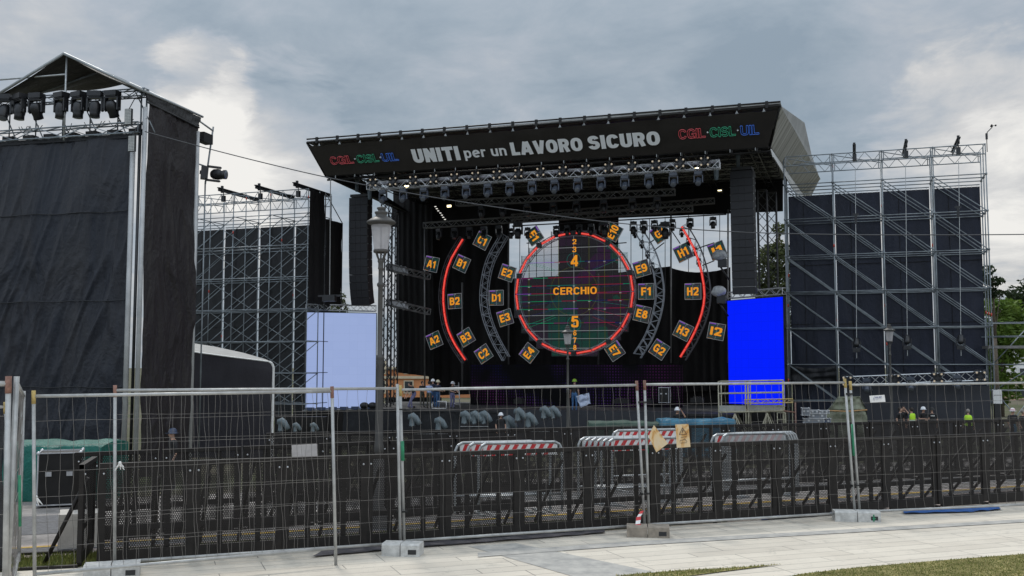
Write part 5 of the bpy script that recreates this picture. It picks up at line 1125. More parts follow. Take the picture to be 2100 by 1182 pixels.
for px, w, lab, y0 in ((792, -5.5, 'black lattice tower behind the tall street lamp', 300), (806, -2.0, 'black lattice tower at the left stage edge', 300), (1567, -3.0, 'black lattice tower right of the right loudspeakers', 330), (1586, -2.0, 'second black lattice tower under the grey roof wing', 330)):
    p = FS.pt(px, 600, w); tag(truss_mb(V((p.x, p.y, ZG)), V((p.x, p.y, 12.4)), 0.52, 0.62, 0.045, None, U, 0.025).build('support_tower', blk_m), lab, 'tower')
for py, lab in ((556, 'upper'), (628, 'lower')):
    a, b = FS.pt(795, py - 8, -5.0), FS.pt(880, py + 12, -2.5); o = truss_mb(a, b, 0.36, 0.4, 0.028, None, UP, .018); o.build; t = tag(o.build('side_truss', alu_d), lab + ' film-wrapped lattice arm left of the stage drapes', 'truss')
    mb = MB(); mb.grid(lambda u, v: a.lerp(b, u * 0.45) + (UP * cos(v * 6.283) + W * sin(v * 6.283)) * 0.25 * (1 + .35 * noise.noise(V((u * 9, v * 4, py)))), 24, 12); mb.build('film_wrap', film, t)
# hanging chain with bar left of the stage
p = FS.pt(678, 366, wB); q = FS.pt(676, 605, wB); t = thing('hanging_motor', 'black motor hanging on a long chain left of the white screen top', 'chain hoist', tuple(q)); rod('chain', q, p, 0.03, alu_d, t, 5); MB().box(q - UP * 0.2, (0.8, 0.3, 0.35), U, W).box(q - UP * 0.05, (1.5, 0.08, 0.1), U, W).build('motor', blk_m, t)
for px, y0, y1, w in ((1066, 462, 560, -0.5), (1084, 470, 530, -0.5), (1294, 452, 560, -0.5), (1318, 450, 600, -0.5), (1332, 448, 560, 0.5), (1412, 440, 560, -0.2), (1443, 435, 560, 0.5), (1476, 440, 520, 0.5), (1364, 445, 600, 0.5), (1100, 465, 495, -0.5), (1200, 465, 480, -.5)):
    tag(rod('drop_cable', FS.pt(px, y1, w), FS.pt(px, y0, w), 0.022, blk_m, None, 5), 'thin black cable dropping from the stage roof against the sky', 'cable', 'cables dropping behind the arcs')
for a, b in (((1080, 499), (1108, 499)), ((1258, 500), (1285, 498)), ((1085, 470), (1110, 500)), ((1330, 500), (1350, 486)), ((1340, 515), (1362, 498)), ((1430, 510), (1465, 498)), ((1440, 545), (1465, 535)), ((1375, 470), (1395, 500))):
    tag(rod('support_bar', FS.pt(*a, -0.6), FS.pt(*b, -0.6), 0.035, blk_m, None, 5), 'short black arm holding LED tiles to the arcs', 'arm', 'arms holding LED tiles')
# ================================================================ SCAFFOLD TOWERS WITH BLACK SHEETING
red_mark = mat('red_mark', (0.45, 0.05, 0.03), 0.6)
def scaffold(F, us, wf, wm, wb, zl, ztop, zg, label, lean, girder=0.5, name='scaffold_tower', sheet=None, m=None, skip_b=(), beams=(), sheet_top=None, sheet_bot=None, sheetm=None):
    """us: bay lines; three upright planes wf/wm/wb; zl: ledger heights; lean=+1 braces fall to the right"""
    t = thing(name, label, 'scaffold', tuple(F.at((us[0] + us[-1]) / 2, wm, zg))); m = m or scaf; r = 0.030
    for u in us:
        for w in (wf, wm, wb):
            c = MB().tube(F.at(u, w, zg), F.at(u, w, ztop), r * 1.1, 6)
            for z in zl: c.tube(F.at(u, w, z - 0.05), F.at(u, w, z + 0.05), r * 1.9, 6)
            o = c.build('standard', m, t)
            zz_ = random.choice(zl) + random.uniform(.2, 1.4); MB().tube(F.at(u, w, zz_), F.at(u, w, zz_ + 0.16), r * 1.2, 6).build('red_sleeve', red_mark, o)
    for z in zl:
        for w in (wf, wm, wb): rod('ledger', F.at(us[0], w, z), F.at(us[-1], w, z), r * 0.92, m, t, 6)
        for u in us: rod('transom', F.at(u, wf, z + 0.03), F.at(u, wb, z + 0.03), r * 0.85, m, t, 5)
    zs = sorted(zl)
    for k in range(len(zs) - 1):
        for i in range(len(us) - 1):
            for q, w in enumerate((wf, wm, wb)):
                a, b = (us[i], us[i + 1]) if lean < 0 else (us[i + 1], us[i])
                rod('brace', F.at(a, w + 0.05, zs[k]), F.at(b, w + 0.05, zs[k + 1]), r * 0.85, m, t, 5)
    zt = max(zl)
    for w in (wf - 0.04, wb + 0.04):
        for i in range(len(us) - 1):
            g = MB(); a, b = us[i], us[i + 1]; z1, z0 = ztop - 0.05, ztop - 0.05 - girder; n = 6
            g.tube(F.at(a, w, z1), F.at(b, w, z1), r, 5).tube(F.at(a, w, z0), F.at(b, w, z0), r, 5)
            for j in range(n):
                x0, x1 = a + (b - a) * j / n, a + (b - a) * (j + 1) / n; g.tube(F.at(x0, w, z0 if j % 2 else z1), F.at(x1, w, z1 if j % 2 else z0), r * 0.6, 4, caps=False)
            g.tube(F.at(a + .1, w, z0), F.at(a + .1, w, z1), r * .8, 4).tube(F.at(b - .1, w, z0), F.at(b - .1, w, z1), r * .8, 4)
            g.build('lattice_girder', m, t)
    for i in range(len(us) - 1):
        a, b = us[i], us[i + 1]; rod('top_brace', F.at(a, wf, ztop - 0.1), F.at(b, wb, ztop - 0.1 - girder * 0.3), r * .8, m, t, 5)
    for u in beams:
        b = MB().box(F.at(u, (wf + wb) / 2 - 0.3, ztop + 0.16), (0.16, (wb - wf) + 1.6, 0.05), F.U, F.W).box(F.at(u, (wf + wb) / 2 - 0.3, ztop + 0.06), (0.03, (wb - wf) + 1.6, 0.2), F.U, F.W).box(F.at(u, wf - 0.7, ztop + 0.12), (0.12, 0.12, 0.42), F.U, F.W)
        b.build('beam', dark_steel, t); h = F.at(u, wf - 0.55, ztop); MB().tube(h, h - UP * 0.25, 0.03).box(h - UP * 0.42, (0.2, 0.2, 0.36), F.U, F.W).build('hoist', blk_m, t)
    if sheet_top is not None:
        for i in range(len(us) - 1):
            a, b = us[i] + 0.07, us[i + 1] - 0.07; w = wb + 0.10
            o = sheet_mb(F.at(a, w, sheet_bot), F.at(b, w, sheet_bot), F.at(b, w, sheet_top), F.at(a, w, sheet_top), 40, 60, 0.02, 2.0, 0, i + us[0], crease=0.025).build('sheeting', sheetm, t)
            e = MB(); rnd = random.Random(i)
            for k in range(34):
                z = sheet_bot + (sheet_top - sheet_bot) * (k + .5) / 34
                if rnd.random() < 0.75: e.tube(F.at(a + 0.03, w - 0.03, z), F.at(us[i] + 0.0, w + 0.02, z + rnd.uniform(-.03, .03)), 0.012, 4)
            for k in range(9): x = a + (b - a) * (k + .5) / 9; e.tube(F.at(x, w - .02, sheet_top - .03), F.at(x, w, sheet_top + 0.12), 0.012, 4)
            e.build('sheet_ties', white_p, t); sm = MB()
            for f_ in (0.22, 0.47, 0.71): z = sheet_bot + (sheet_top - sheet_bot) * f_; sm.tube(F.at(a, w - 0.045, z), F.at(b, w - 0.045, z + 0.04), 0.016, 4)
            sm.tube(F.at(a * .66 + b * .34, w - 0.04, sheet_bot), F.at(a * .66 + b * .34, w - 0.04, sheet_top), 0.012, 4)
            sm.build('sheet_seams', drape, t)
            rod('sheet_rail', F.at(a, w, sheet_top + 0.10), F.at(b, w, sheet_top + 0.10), 0.028, m, t, 5)
    return t
# right scaffold
wf = -7.3; u0, z322 = FS.uz(1607, 322, wf); u4, z293 = FS.uz(2020, 293, wf); us = [u0 + (u4 - u0) * i / 4 for i in range(5)]; zt = (z322 + z293) / 2
zl = [FS.uz(1607, y, wf)[1] for y in (380, 451, 526, 600, 674, 748, 822)]
zsh = FS.uz(1625, 402, -5.3)[1]; zsb = ZG + 0.1; zsl = FS.uz(1700, 752, -5.3)[1]
bu_ = [FS.uz(x, 310, wf)[0] for x in (1752, 1857, 1963)]
scR = scaffold(FS, us, wf, wf + 1.05, wf + 2.1, zl, zt, ZG, 'tall galvanised scaffold with blue-black sheeting at the right of the stage', 1, 0.5, sheet_top=zsh, sheet_bot=zsb, sheetm=blue_cloth, beams=bu_)
# loose sheeting below, drop lines with chain, anemometer
low = sheet_mb(FS.at(us[0], -5.5, zsl - 0.9), FS.at(us[1], -5.5, zsl - 0.8), FS.at(us[1], -5.5, zsl + 0.1), FS.at(us[0], -5.5, zsl + 0.1), 30, 10, 0.12, 3, 0.2, 4); low.build('loose_sheeting', blk_cloth, scR)
for i, (px, y0, y1) in enumerate(((1754, 345, 735), (1857, 340, 730), (1966, 330, 730))):
    a, b = FS.pt(px, y0, wf - 0.55), FS.pt(px + 3 + i, y1, wf - 0.75); tag(rod('drop_line', a, b, 0.016, galv, None, 5), ('left', 'middle', 'right')[i] + ' steel drop line hanging down the front of the right scaffold', 'cable')
    mover_fwd.put(tuple(b + UP * 0.3), rz, 'black moving light standing at the foot of a drop line on the right scaffold', 'moving lights at the foot of the right scaffold', (pi, 0, rz), 0.85)
for px, py in ((1755, 450), (1965, 435)): p = FS.pt(px, py, wf - .6); tag(MB().box(p, (0.12, 0.12, 0.5), U, W).box(p + UP * .25, (0.3, 0.1, 0.1), U, W).build('lifting_block', blk_m), 'black lifting block hanging on the %s drop line of the right scaffold' % ('left' if px < 1800 else 'right'), 'hoist')
p = FS.pt(2024, 300, wf); t = thing('anemometer', 'thin curved wind gauge mast on the top right corner of the scaffold', 'wind gauge', tuple(p)); top = FS.pt(2036, 258, wf)
MB().path([p - UP * 0.3, p + UP * 0.35, p + UP * 0.7 + U * 0.03, p.lerp(top, 0.85) + UP * 0.06, top], 0.022, 5).box(p + UP * 0.5, (0.1, 0.1, 0.3), U, W).build('mast', dark_steel, t)
for k in range(3): a = k * 2.09; q = top + (U * cos(a) + W * sin(a)) * 0.13; MB().tube(top, q, 0.012, 4).ball(q, 0.05, 8, 5).build('cup', dark_steel, t)
# truss with lights before the slate hoarding
p, q = truss_px((1729, 782), (2022, 771), -8.3, 0.42, 'bright lattice truss low in front of the right scaffold', alu, 0.45)
for k, lab in enumerate(range(4)): pp = p.lerp(q, (0.03, 0.37, 0.67, 0.96)[k]) - W * 0.3; blinder.put(tuple(pp), rz, 'four-eyed blinder on the low truss of the right scaffold', 'blinders on the low right truss')
for k in range(3): pp = p.lerp(q, (0.17, 0.48, 0.80)[k]) - W * .3 + UP * .1; mover_wash.put(tuple(pp), rz, 'dark round wash light on the low truss of the right scaffold', 'wash lights on the low right truss', None, 0.9)
a, b = FS.pt(1733, 875, -7.7), FS.pt(2033, 872, -7.7); zt_ = FS.pt(1733, 790, -7.7).z
t = thing('hoarding', 'long slate-blue sheeted hoarding under the right scaffold', 'hoarding', tuple((a + b) / 2)); hm = mat('slate_hoarding', (0.020, 0.022, 0.031), 0.55, 0, 0.15, 0.8, 0.15, 3)
n = 5
for i in range(n):
    p0, p1 = a.lerp(b, i / n), a.lerp(b, (i + 1) / n); c = (p0 + p1) / 2; MB().box(V((c.x, c.y, (zt_ + ZG) / 2)), ((p1 - p0).length - 0.015, 0.06, zt_ - ZG), U, W).build('panel', hm, t)
# left scaffold
wf = -11.0; u3, z3 = FS.uz(633, 386, wf); u1, _ = FS.uz(480, 386, wf); d = (u3 - u1) / 2; us = [u1 - 2 * d, u1 - d, u1, u1 + d, u3]; zt = z3
zl = [FS.uz(633, y, wf)[1] for y in (437, 501, 567, 633, 700, 766, 830)]
zsh = FS.uz(615, 462, wf + 2.6)[1]
bu_ = [FS.uz(x, 386, wf)[0] for x in (470, 545, 622)]
scL = scaffold(FS, us, wf, wf + 1.3, wf + 2.7, zl, zt, ZG, 'tall galvanised scaffold with black sheeting left of the white screen', -1, 0.62, sheet_top=zsh, sheet_bot=ZG + 1.0, sheetm=blk_cloth, beams=bu_)
for z0, z1 in zip(sorted(zl), sorted(zl)[1:]):
    for i in range(1, 4): rod('cross_brace', FS.at(us[i], wf + 1.35, z1), FS.at(us[i + 1], wf + 2.6, z0), 0.025, scaf, scL, 5)
# side return of black sheeting
zb_ = FS.pt(640, 622, wf).z
a, b = FS.at(u3 + 0.08, wf, 0), FS.at(u3 + 0.08, wf + 1.75, 0)
sheet_mb(V((a.x, a.y, zb_)), V((b.x, b.y, zb_)), V((b.x, b.y, zt - 0.15)), V((a.x, a.y, zt)), 16, 30, 0.04, 2, 0, 8).build('side_sheeting', drape, scL)
a2, b2 = FS.at(u3 + 0.12, wf + 1.85, 0), FS.at(u3 + 0.12, wf + 3.9, 0); zz = FS.pt(667, 449, wf + 1.85).z
sheet_mb(V((a2.x, a2.y, zb_)), V((b2.x, b2.y, zb_)), V((b2.x, b2.y, zz)), V((a2.x, a2.y, zz)), 16, 30, 0.05, 2, 0, 9).build('side_sheeting', drape, scL)
rod('stay', FS.at(u3 + 0.1, wf + 1.8, zt), V((b2.x, b2.y, zz)), 0.03, scaf, scL)
for w_ in (1.78, 3.9): rod('standard', FS.at(u3 + 0.12, wf + w_, ZG), FS.at(u3 + 0.12, wf + w_, zt if w_ < 2 else zz), 0.033, dark_steel, scL)
# low scaffold with stair at the right edge of the picture
F2 = Frame(12, P(2040, 800, 50)); us2 = [0.0, 1.9, 3.8]; zz = [F2.pt(2040, y, 0).z for y in (662, 690, 748)]
t = thing('edge_scaffold', 'low open scaffold at the right edge with timber deck', 'scaffold', tuple(F2.at(1.9, 0.8, ZG)))
for u in us2:
    for w in (0, 1.4): rod('standard', F2.at(u, w, ZG), F2.at(u, w, zz[0] + (0.25 if w else 0)), 0.03, scaf, t)
for z in zz + [zz[2] - 1.3]:
    for w in (0, 1.4): rod('ledger', F2.at(-0.2, w, z), F2.at(4.2, w, z), 0.027, scaf, t)
for u in us2[:2]:
    rod('brace', F2.at(u, 0, zz[2] - 1.3), F2.at(u + 1.9, 0, zz[2]), 0.026, scaf, t); rod('brace', F2.at(u + 1.9, 0, ZG + 0.3), F2.at(u, 0, zz[2] - 1.3), 0.026, scaf, t); rod('brace', F2.at(u, 0.2, zz[2]), F2.at(u + 1.9, .2, zz[0]), 0.026, scaf, t)
    rod('brace', F2.at(u, .1, ZG + 0.3), F2.at(u + 1.9, .1, zz[2] - 1.3), 0.026, scaf, t)
zd = F2.pt(2040, 712, 0).z; MB().box(F2.at(2.0, 0.7, zd), (4.4, 1.3, 0.14), F2.U, F2.W).build('deck_boards', mat('grey_boards', (0.16, 0.155, 0.15), 0.8, 0, 0.3, 4), t)
p = F2.pt(2045, 828, -0.6); t = thing('distribution_box', 'white electrical box on a dark stand beside the right scaffold foot', 'electrical box', tuple(p)); h = F2.pt(2045, 800, -.6).z - p.z
MB().box(p + UP * h / 2, (0.40, 0.25, h), F2.U, F2.W).build('cabinet', white_p, t); MB().box(p + UP * (h * .62) - F2.W * 0.128, (0.34, 0.006, 0.02), F2.U, F2.W).build('seam', dark_steel, t); MB().box(p - UP * 0.5, (0.3, 0.2, 1.0), F2.U, F2.W).build('stand', dark_steel, t)

# ================================================================ DELAY TOWER AT THE LEFT
FD = Frame(14, P(288, 500, 32)); dz = FD.pt(270, 282, 0).z; eave = FD.pt(288, 186, 0).z; zgD = -1.45
lo, hi = 0.3, 12
def px_of(p): d = p - EYE; return 1050 + FPX * d.x / (d.y * cos(PITCH) + d.z * sin(PITCH))
D = min((k * 0.05 for k in range(10, 160)), key=lambda d: abs(px_of(FD.at(0, d, 7)) - 396))
uR_, zr = FD.uz(135, 112, -0.2); WD = -2 * uR_
tw = thing('delay_tower', 'black-sheeted tower with a pitched roof and moving lights at the left', 'tower', tuple(FD.at(uR_, D / 2, zgD)))
roofm = cloth_mat('dark_roof_lining', (0.022, 0.021, 0.019), (0.055, 0.051, 0.045), 0.6, 0.5, 2.0); edge_m = mat('roof_edge_tube', (0.30, 0.32, 0.33), 0.45, 0.3, 0.15, 3)
for s, ue in ((1, 0.15), (-1, -WD - 0.15)):
    a, b = FD.at(uR_, -0.3, zr), FD.at(ue, -0.3, eave + (-0.1)); dr = D + 0.2; c, d = FD.at(ue, dr, eave - 0.1 if s > 0 else zr - 0.05), FD.at(uR_, dr, zr)
    mb = MB(); mb.grid(lambda u, v: a.lerp(b, u).lerp(d.lerp(c, u), v) - UP * 0.10 * sin(u * pi) * (1 + 0.4 * sin(v * 14)), 20, 24); mb.build('roof_sheet', roofm, tw)
    rod('roof_edge', a, b, 0.05, edge_m, tw, 8); rod('roof_edge', b, c, 0.04, edge_m, tw, 8); rod('rafter', d, c, 0.04, edge_m, tw, 8); m_ = a.lerp(d, .5); rod('rafter', m_ - UP * .12, b.lerp(c, .5) - UP * .12, 0.035, scaf, tw)
rod('ridge_pole', FD.at(uR_, -0.3, zr), FD.at(uR_, D, zr), 0.04, edge_m, tw)
rod('king_post', FD.at(uR_, -0.15, zr), FD.at(uR_, -0.15, dz), 0.035, galv, tw, 8); zc_ = FD.pt(60, 160, -.1).z; rod('collar', FD.at(-WD, -0.15, zc_), FD.at(uR_, -0.15, zc_), 0.03, galv, tw)
# front frames
z1, z2, z3_, z4 = (FD.pt(200, y, -0.2).z for y in (186, 198, 256, 275))
truss_mb(FD.at(-WD, 0.1, (z1 + z2) / 2), FD.at(0, 0.1, (z1 + z2) / 2), 0.24, 0.5, 0.024, None, UP, .014).build('lighting_bar', scaf, tw)
truss_mb(FD.at(-WD, 0.0, (z3_ + z4) / 2), FD.at(-0.1, 0.0, (z3_ + z4) / 2), 0.34, 0.9, 0.026, None, UP, .018).build('girder', scaf, tw)
for k in range(6): u = -WD + 0.4 + k * (WD - 0.5) / 5; rod('strut', FD.at(u - .45, 0.3, z1), FD.at(u + .45, 0.1, z4), 0.022, scaf, tw); rod('upright', FD.at(u, 0.25, z4), FD.at(u, 0.25, z1), 0.024, scaf, tw)
for k in range(7): u = -WD + 0.5 + k * (WD - 0.9) / 6; MB().box(FD.at(u, 0.2, z4 + 0.12), (0.4, 0.3, 0.12), FD.U, FD.W).build('black_box', blk, tw)
rnd = random.Random(4)
for k in range(12):
    u = -WD + 0.2 + rnd.uniform(0, WD - .4); u2 = u + rnd.uniform(.3, .8); s_ = rnd.uniform(.1, .35); MB().path([FD.at(u + (u2 - u) * i / 8, -0.05, z3_ + 0.15 - s_ * 4 * (i / 8) * (1 - i / 8)) for i in range(9)], 0.012, 4).build('cable', rubber, tw); MB().path([FD.at(u + (u2 - u) * i / 8, -0.02, z2 + 0.05 - s_ * 2.5 * (i / 8) * (1 - i / 8)) for i in range(9)], 0.010, 4).build('cable', rubber, tw)
# sheets
zb = zgD
sheet_mb(FD.at(-WD - .6, 0, zb), FD.at(-0.40, 0, zb), FD.at(-0.33, 0, dz), FD.at(-WD - .6, 0, dz), 200, 120, 0.05, 1.6, 0, 21, crease=0.10).build('front_sheeting', cloth_mat('tower_front_sheeting', (0.010, 0.0135, 0.023), (0.026, 0.0265, 0.032), 0.38, 0.5, 0.8), tw)
hs = MB().slab([FD.at(-WD - .6, -0.05, dz - 0.02), FD.at(-0.33, -0.05, dz - 0.02), FD.at(-0.33, -0.05, dz + 0.12), FD.at(-WD - .6, -0.05, dz + 0.12)], (0, 0.04, 0)); hs.build('header_band', blk_cloth, tw)
sm = MB()
for f_ in (0.27, 0.52, 0.78): z = zb + (dz - zb) * f_; sm.path([FD.at(-WD - .6 + (WD + .2) * i / 20, -0.16, z + 0.02 * sin(i)) for i in range(21)], 0.018, 5)
sm.build('sheet_seams', blk_cloth, tw)
zs_ = FD.pt(290, 215, 0).z
sheet_mb(FD.at(0.05, 0.1, zb), FD.at(0.05, D, zb), FD.at(0.05, D, zs_ - 0.02), FD.at(0.05, 0.1, zs_ + 0.12), 110, 130, 0.06, 1.4, 0.03, 31, crease=0.10, slant=-0.25).build('side_sheeting', side_cloth, tw)
sheet_mb(FD.at(0.12, 0.0, zs_ + 0.1), FD.at(0.12, D, zs_ - 0.05), FD.at(0.14, D + 0.1, eave - 0.15), FD.at(0.14, -0.1, eave - 0.1), 60, 6, 0.03, 16, 0, 32).build('eave_flap', mat('ribbed_flap', (0.03, 0.03, 0.031), 0.6, 0, 0.3, 3), tw)
rod('eave_bar', FD.at(0.13, 0.0, zs_ + 0.06), FD.at(0.13, D, zs_ - 0.06), 0.035, dark_steel, tw, 6)
wpost = mat('pale_post', (0.40, 0.41, 0.42), 0.45, 0.2, 0.15, 2)
for u, w, r, zt_ in ((-0.30, -0.12, 0.085, dz), (-0.12, -0.02, 0.05, dz + 0.4), (0.05, -0.02, 0.075, zs_ - 0.1), (0.08, D, 0.08, zs_ - 0.2)): rod('corner_post', FD.at(u, w, zgD), FD.at(u, w, zt_), r, wpost if r > 0.06 else blk_m, tw, 10)
for u in (-0.2, 0.0): rod('standard', FD.at(u, 0.12, zgD), FD.at(u, 0.12, eave), 0.03, scaf, tw)
far = FD.at(0.1, D, zs_); ex = FD.at(0.1, D + 1.0, zs_ + 0.05)
rod('outrigger', far + UP * 0.25 - FD.W * .3, ex, 0.032, galv, tw); rod('outrigger', ex + UP * .15, FD.at(0.1, D + .55, zs_ - 2.0), 0.035, scaf, tw); rod('outrigger', FD.at(0.08, D, zs_ - 1.35), FD.at(0.1, D + .62, zs_ - 1.35), 0.03, scaf, tw); rod('standard', FD.at(0.1, D + .55, zgD), FD.at(0.1, D + .55, zs_ - 1.9), 0.03, scaf, tw)
MB().box(FD.at(0.1, D + 0.45, zs_ - 0.35), (0.3, 0.6, 0.35), FD.U, FD.W).build('side_box', blk, tw)
rzD = -FD.a
for px, tl_ in ((10, mover_fwd), (42, mover_down), (76, mover_back), (126, mover_down), (162, mover_down), (196, mover_down), (231, mover_back)):
    tl_.put(tuple(FD.pt(px, 194 - px * 0.035, -0.15)), rzD + random.uniform(-.5, .5), 'large black moving light hung under the delay tower roof', 'moving lights of the delay tower', None, 1.06)
for px, py, lab in ((264, 240, 'upper'), (271, 295, 'lower')):
    p = FD.pt(px, py, -0.4); t = thing('strobe_light', lab + ' grey gridded light panel at the delay tower corner', 'stage light', tuple(p)); MB().box(p, (0.25, 0.08, 0.52), FD.U, FD.W).tube(p + UP * .25, p + UP * .7 + FD.W * .3, 0.015, 5).build('housing', dark_steel, t)
    g_ = MB(); [g_.box(p + FD.U * ((i - 1.5) * 0.056) + UP * ((j - 4.5) * 0.05) - FD.W * 0.042, (0.048, 0.01, 0.042), FD.U, FD.W) for i in range(4) for j in range(10)]; g_.build('cells', mat('strobe_cells', (0.38, 0.39, 0.38), 0.3, 0, 0.1, 5), t)
pr = mover_fwd.put(tuple(FD.at(-0.05, D + 0.45, FD.pt(410, 348, D).z)), 0, 'black moving light clamped sideways to the tower rear corner', '', (0, -1.5, 0.3), 1.1)
# cable from the tower across the picture
pts = [P(297, 270, 31.0), P(415, 302, 31), P(545, 335, 31), P(680, 366, 31), P(860, 400, 31), P(1010, 424, 31), P(1150, 444, 31), P(1290, 460, 31), P(1490, 475, 30.5), P(1700, 481, 30), P(1900, 482, 30), P(2100, 481, 30), P(2400, 476, 30)]
tag(MB().path(spline(pts, 60), 0.016, 5).build('overhead_cable', mat('cable_grey', (0.075, 0.075, 0.08), 0.6)), 'long sagging black cable from the delay tower across the stage to the right', 'cable')
# black box marquee behind the tower
Yt = 41.0; tz = ground_z(-10, 41); t = thing('marquee', 'black-walled marquee with a pale sloping roof behind the delay tower', 'tent', tuple(P(480, 900, Yt))); bk = V((-1.15, 4.5, 0))
fr = [P(300, 712, Yt), P(395, 722, Yt), P(470, 732, Yt), P(552, 742, Yt), P(558, 746, Yt), P(561, 754, Yt)]; R_ = fr[-1]; L_ = fr[0]
wall = MB(); 
def wl_(u, v):
    k = u * (len(fr) - 1); i = min(int(k), len(fr) - 2); top = fr[i].lerp(fr[i + 1], k - i); q = V((top.x, top.y, tz)).lerp(top, v); return q + V((0, 0.06 * noise.noise(V((u * 4, v * 5, 2))) , 0))
wall.grid(wl_, 40, 16); wall.slab([V((R_.x, R_.y, tz)), V((R_.x, R_.y, tz)) + bk, R_ + bk, R_], (-0.03, 0, 0)); wall.build('wall', cloth_mat('marquee_wall', (0.024, 0.023, 0.029), (0.038, 0.036, 0.044), 0.65, 0.3, 0.8), t)
rf = [P(300, 690, Yt + 4), P(395, 704, Yt + 4), P(440, 711, Yt + 4), P(500, 724, Yt + 4), P(545, 737, Yt + 4), P(556, 743, Yt + 3)]
rm_ = MB(); rm_.grid(lambda u, v: (lambda k, i: fr[i].lerp(fr[i + 1], k - i).lerp(rf[i].lerp(rf[i + 1], k - i), v))(u * 5, min(int(u * 5), 4)), 30, 6); rm_.build('roof', mat('pale_roof_sheet', (0.30, 0.30, 0.29), 0.7, 0, 0.12, 2, 0.2), t)
MB().path([V((R_.x, R_.y, tz)), R_, fr[-2], fr[-3]], 0.05, 8).build('corner_pole', white_p, t)
MB().path([fr[0], fr[1], fr[2], fr[3]], 0.03, 6).build('eave_hem', white_p, t)
# ================================================================ GOODS BETWEEN BARRIERS AND STAGE
for px, py, s, lab in ((846, 878, 1.0, 'a'), (900, 886, 1.0, 'a'), (953, 873, 1.0, 'b'), (973, 873, 1.0, 'b'), (992, 873, 1.0, 'b'), (1042, 886, 1.1, 'a'), (1063, 867, 1.0, 'c'), (1084, 880, 1.1, 'c'), (1116, 862, .95, 'd'), (1134, 862, .95, 'd')):
    Y = 51.0 if lab in 'ab' else 50.5; p = P(px, py, Y); hooded.put(tuple(p), -0.15 + random.uniform(-.15, .15), 'moving light in a bent grey rain cover in front of the stage deck', 'rain-covered moving lights before the stage', None, 0.82 * s)
for px0, px1, py, Y, lab in ((838, 920, 889, 51, 'left'), (945, 1002, 874, 51, 'middle'), (1032, 1145, 884, 50.6, 'right')):
    a, b = P(px0, py, Y), P(px1, py, Y); zg = ground_z(a.x, a.y); c = (a + b) / 2; hh = a.z - zg
    t = thing('light_platform', lab + ' low black platform carrying rain-covered moving lights', 'platform', (c.x, c.y, zg)); MB().box(V((c.x, c.y, zg + hh / 2)), ((b - a).length, 0.9, hh)).build('box', blk_cloth, t); MB().tube(a - V((0, .46, 0)), b - V((0, .46, 0)), 0.02, 5).build('edge_rail', alu_d, t)
for px, lab in ((577, 'pale rain-covered light at the foot of the left scaffold'), (606, 'grey rain-covered light second from the marquee pole'), (642, 'dark rain-covered light third from the marquee pole')):
    p = P(px, 888, 50); hooded.put(tuple(p), 0.3 + px * 0.01, lab, '', None, 0.8 if px < 590 else 0.55)
t = thing('left_platform', 'dark boxes standing under the left scaffold edge', 'platform', tuple(P(620, 895, 50.6))); a = P(620, 897, 50.6); MB().box(V((a.x, a.y, (a.z + ZG) / 2)), (3.2, 1.0, a.z - ZG)).build('box', blk_cloth, t); MB().box(V((a.x - .2, a.y + .6, a.z + 0.5)), (2.6, 0.5, 1.0)).build('cabinet', blk, t)
t = thing('catwalk', 'pale edged steel walkway at the foot of the white screen', 'walkway', tuple(P(700, 843, 56))); a, b = P(622, 842, 57), P(765, 839, 57); MB().box((a + b) / 2, ((b - a).length, 0.6, 0.06), (b - a).normalized(), UP.cross((b - a).normalized())).build('deck', alu_d, t)
for k in range(6): p = a.lerp(b, (k + .7) / 6.2) + UP * 0.1 + V((0, -.3, 0)); tag(MB().box(p, (0.45, 0.18, 0.14)).box(p - UP * 0.08, (0.2, 0.2, 0.05)).build('floor_light', mat('navy_floor_light', (0.03, 0.045, 0.09), 0.5)), 'small navy floor light at the foot of the white screen', 'stage light', 'floor lights under the white screen')
for px in (747, 764): p = P(px, 832, 55.5); tag(MB().ball(p, 0.25, 12, 8, (1, 1, 0.75)).box(p - UP * 0.22, (0.35, 0.3, 0.12)).build('covered_monitor', blk_cloth), 'round black covered monitor at the right foot of the white screen', 'monitor', 'covered monitors beside the lamp post')
# tarpaulins
blue_t = cloth_mat('blue_tarpaulin', (0.02, 0.10, 0.17), (0.07, 0.23, 0.33), 0.35, 0.6, 1.6); sage_t = cloth_mat('sage_tarpaulin', (0.035, 0.065, 0.05), (0.055, 0.09, 0.072), 0.7, 0.5, 2.5); olive_t = cloth_mat('olive_tarpaulin', (0.15, 0.165, 0.115), (0.22, 0.235, 0.175), 0.6, 0.5, 1.6)
tarp_heap(1350, 1502, 859, 905, 40, blue_t, 'shiny blue tarpaulin over a long pile near the work platform', 1.2, 0, 5)
tarp_heap(1206, 1352, 864, 905, 40.3, sage_t, 'dull sage green tarpaulin left of the blue tarpaulin', 1.2, 0, 6, amp=0.05)
def rampf(u): return 1.0 if 0.38 < u < 0.85 else (0.55 + 0.45 * min(1, u / 0.38) if u <= 0.38 else 0.9)
p = P(1735, 900, 46); zg = ground_z(p.x, p.y)
t = thing('covered_crate', 'olive tarpaulin tied over a tall sloping crate by the scaffold', 'covered crate', (p.x, p.y, zg))
cs = [(1703, 868), (1780, 868), (1776, 842), (1764, 815), (1718, 815), (1700, 842)]
f_ = [P(x, y, 46) for x, y in ((1682, 905), (1783, 905), (1777, 842), (1765, 815), (1718, 816), (1697, 843))]; bk = V((0.5, 1.5, 0)); mb = MB(); n = 6
rings = [[q + bk * s - V((0, 0.15 * (1 - abs(2 * s - 1)), 0)) for q in f_] for s in (0, 0.5, 1)]
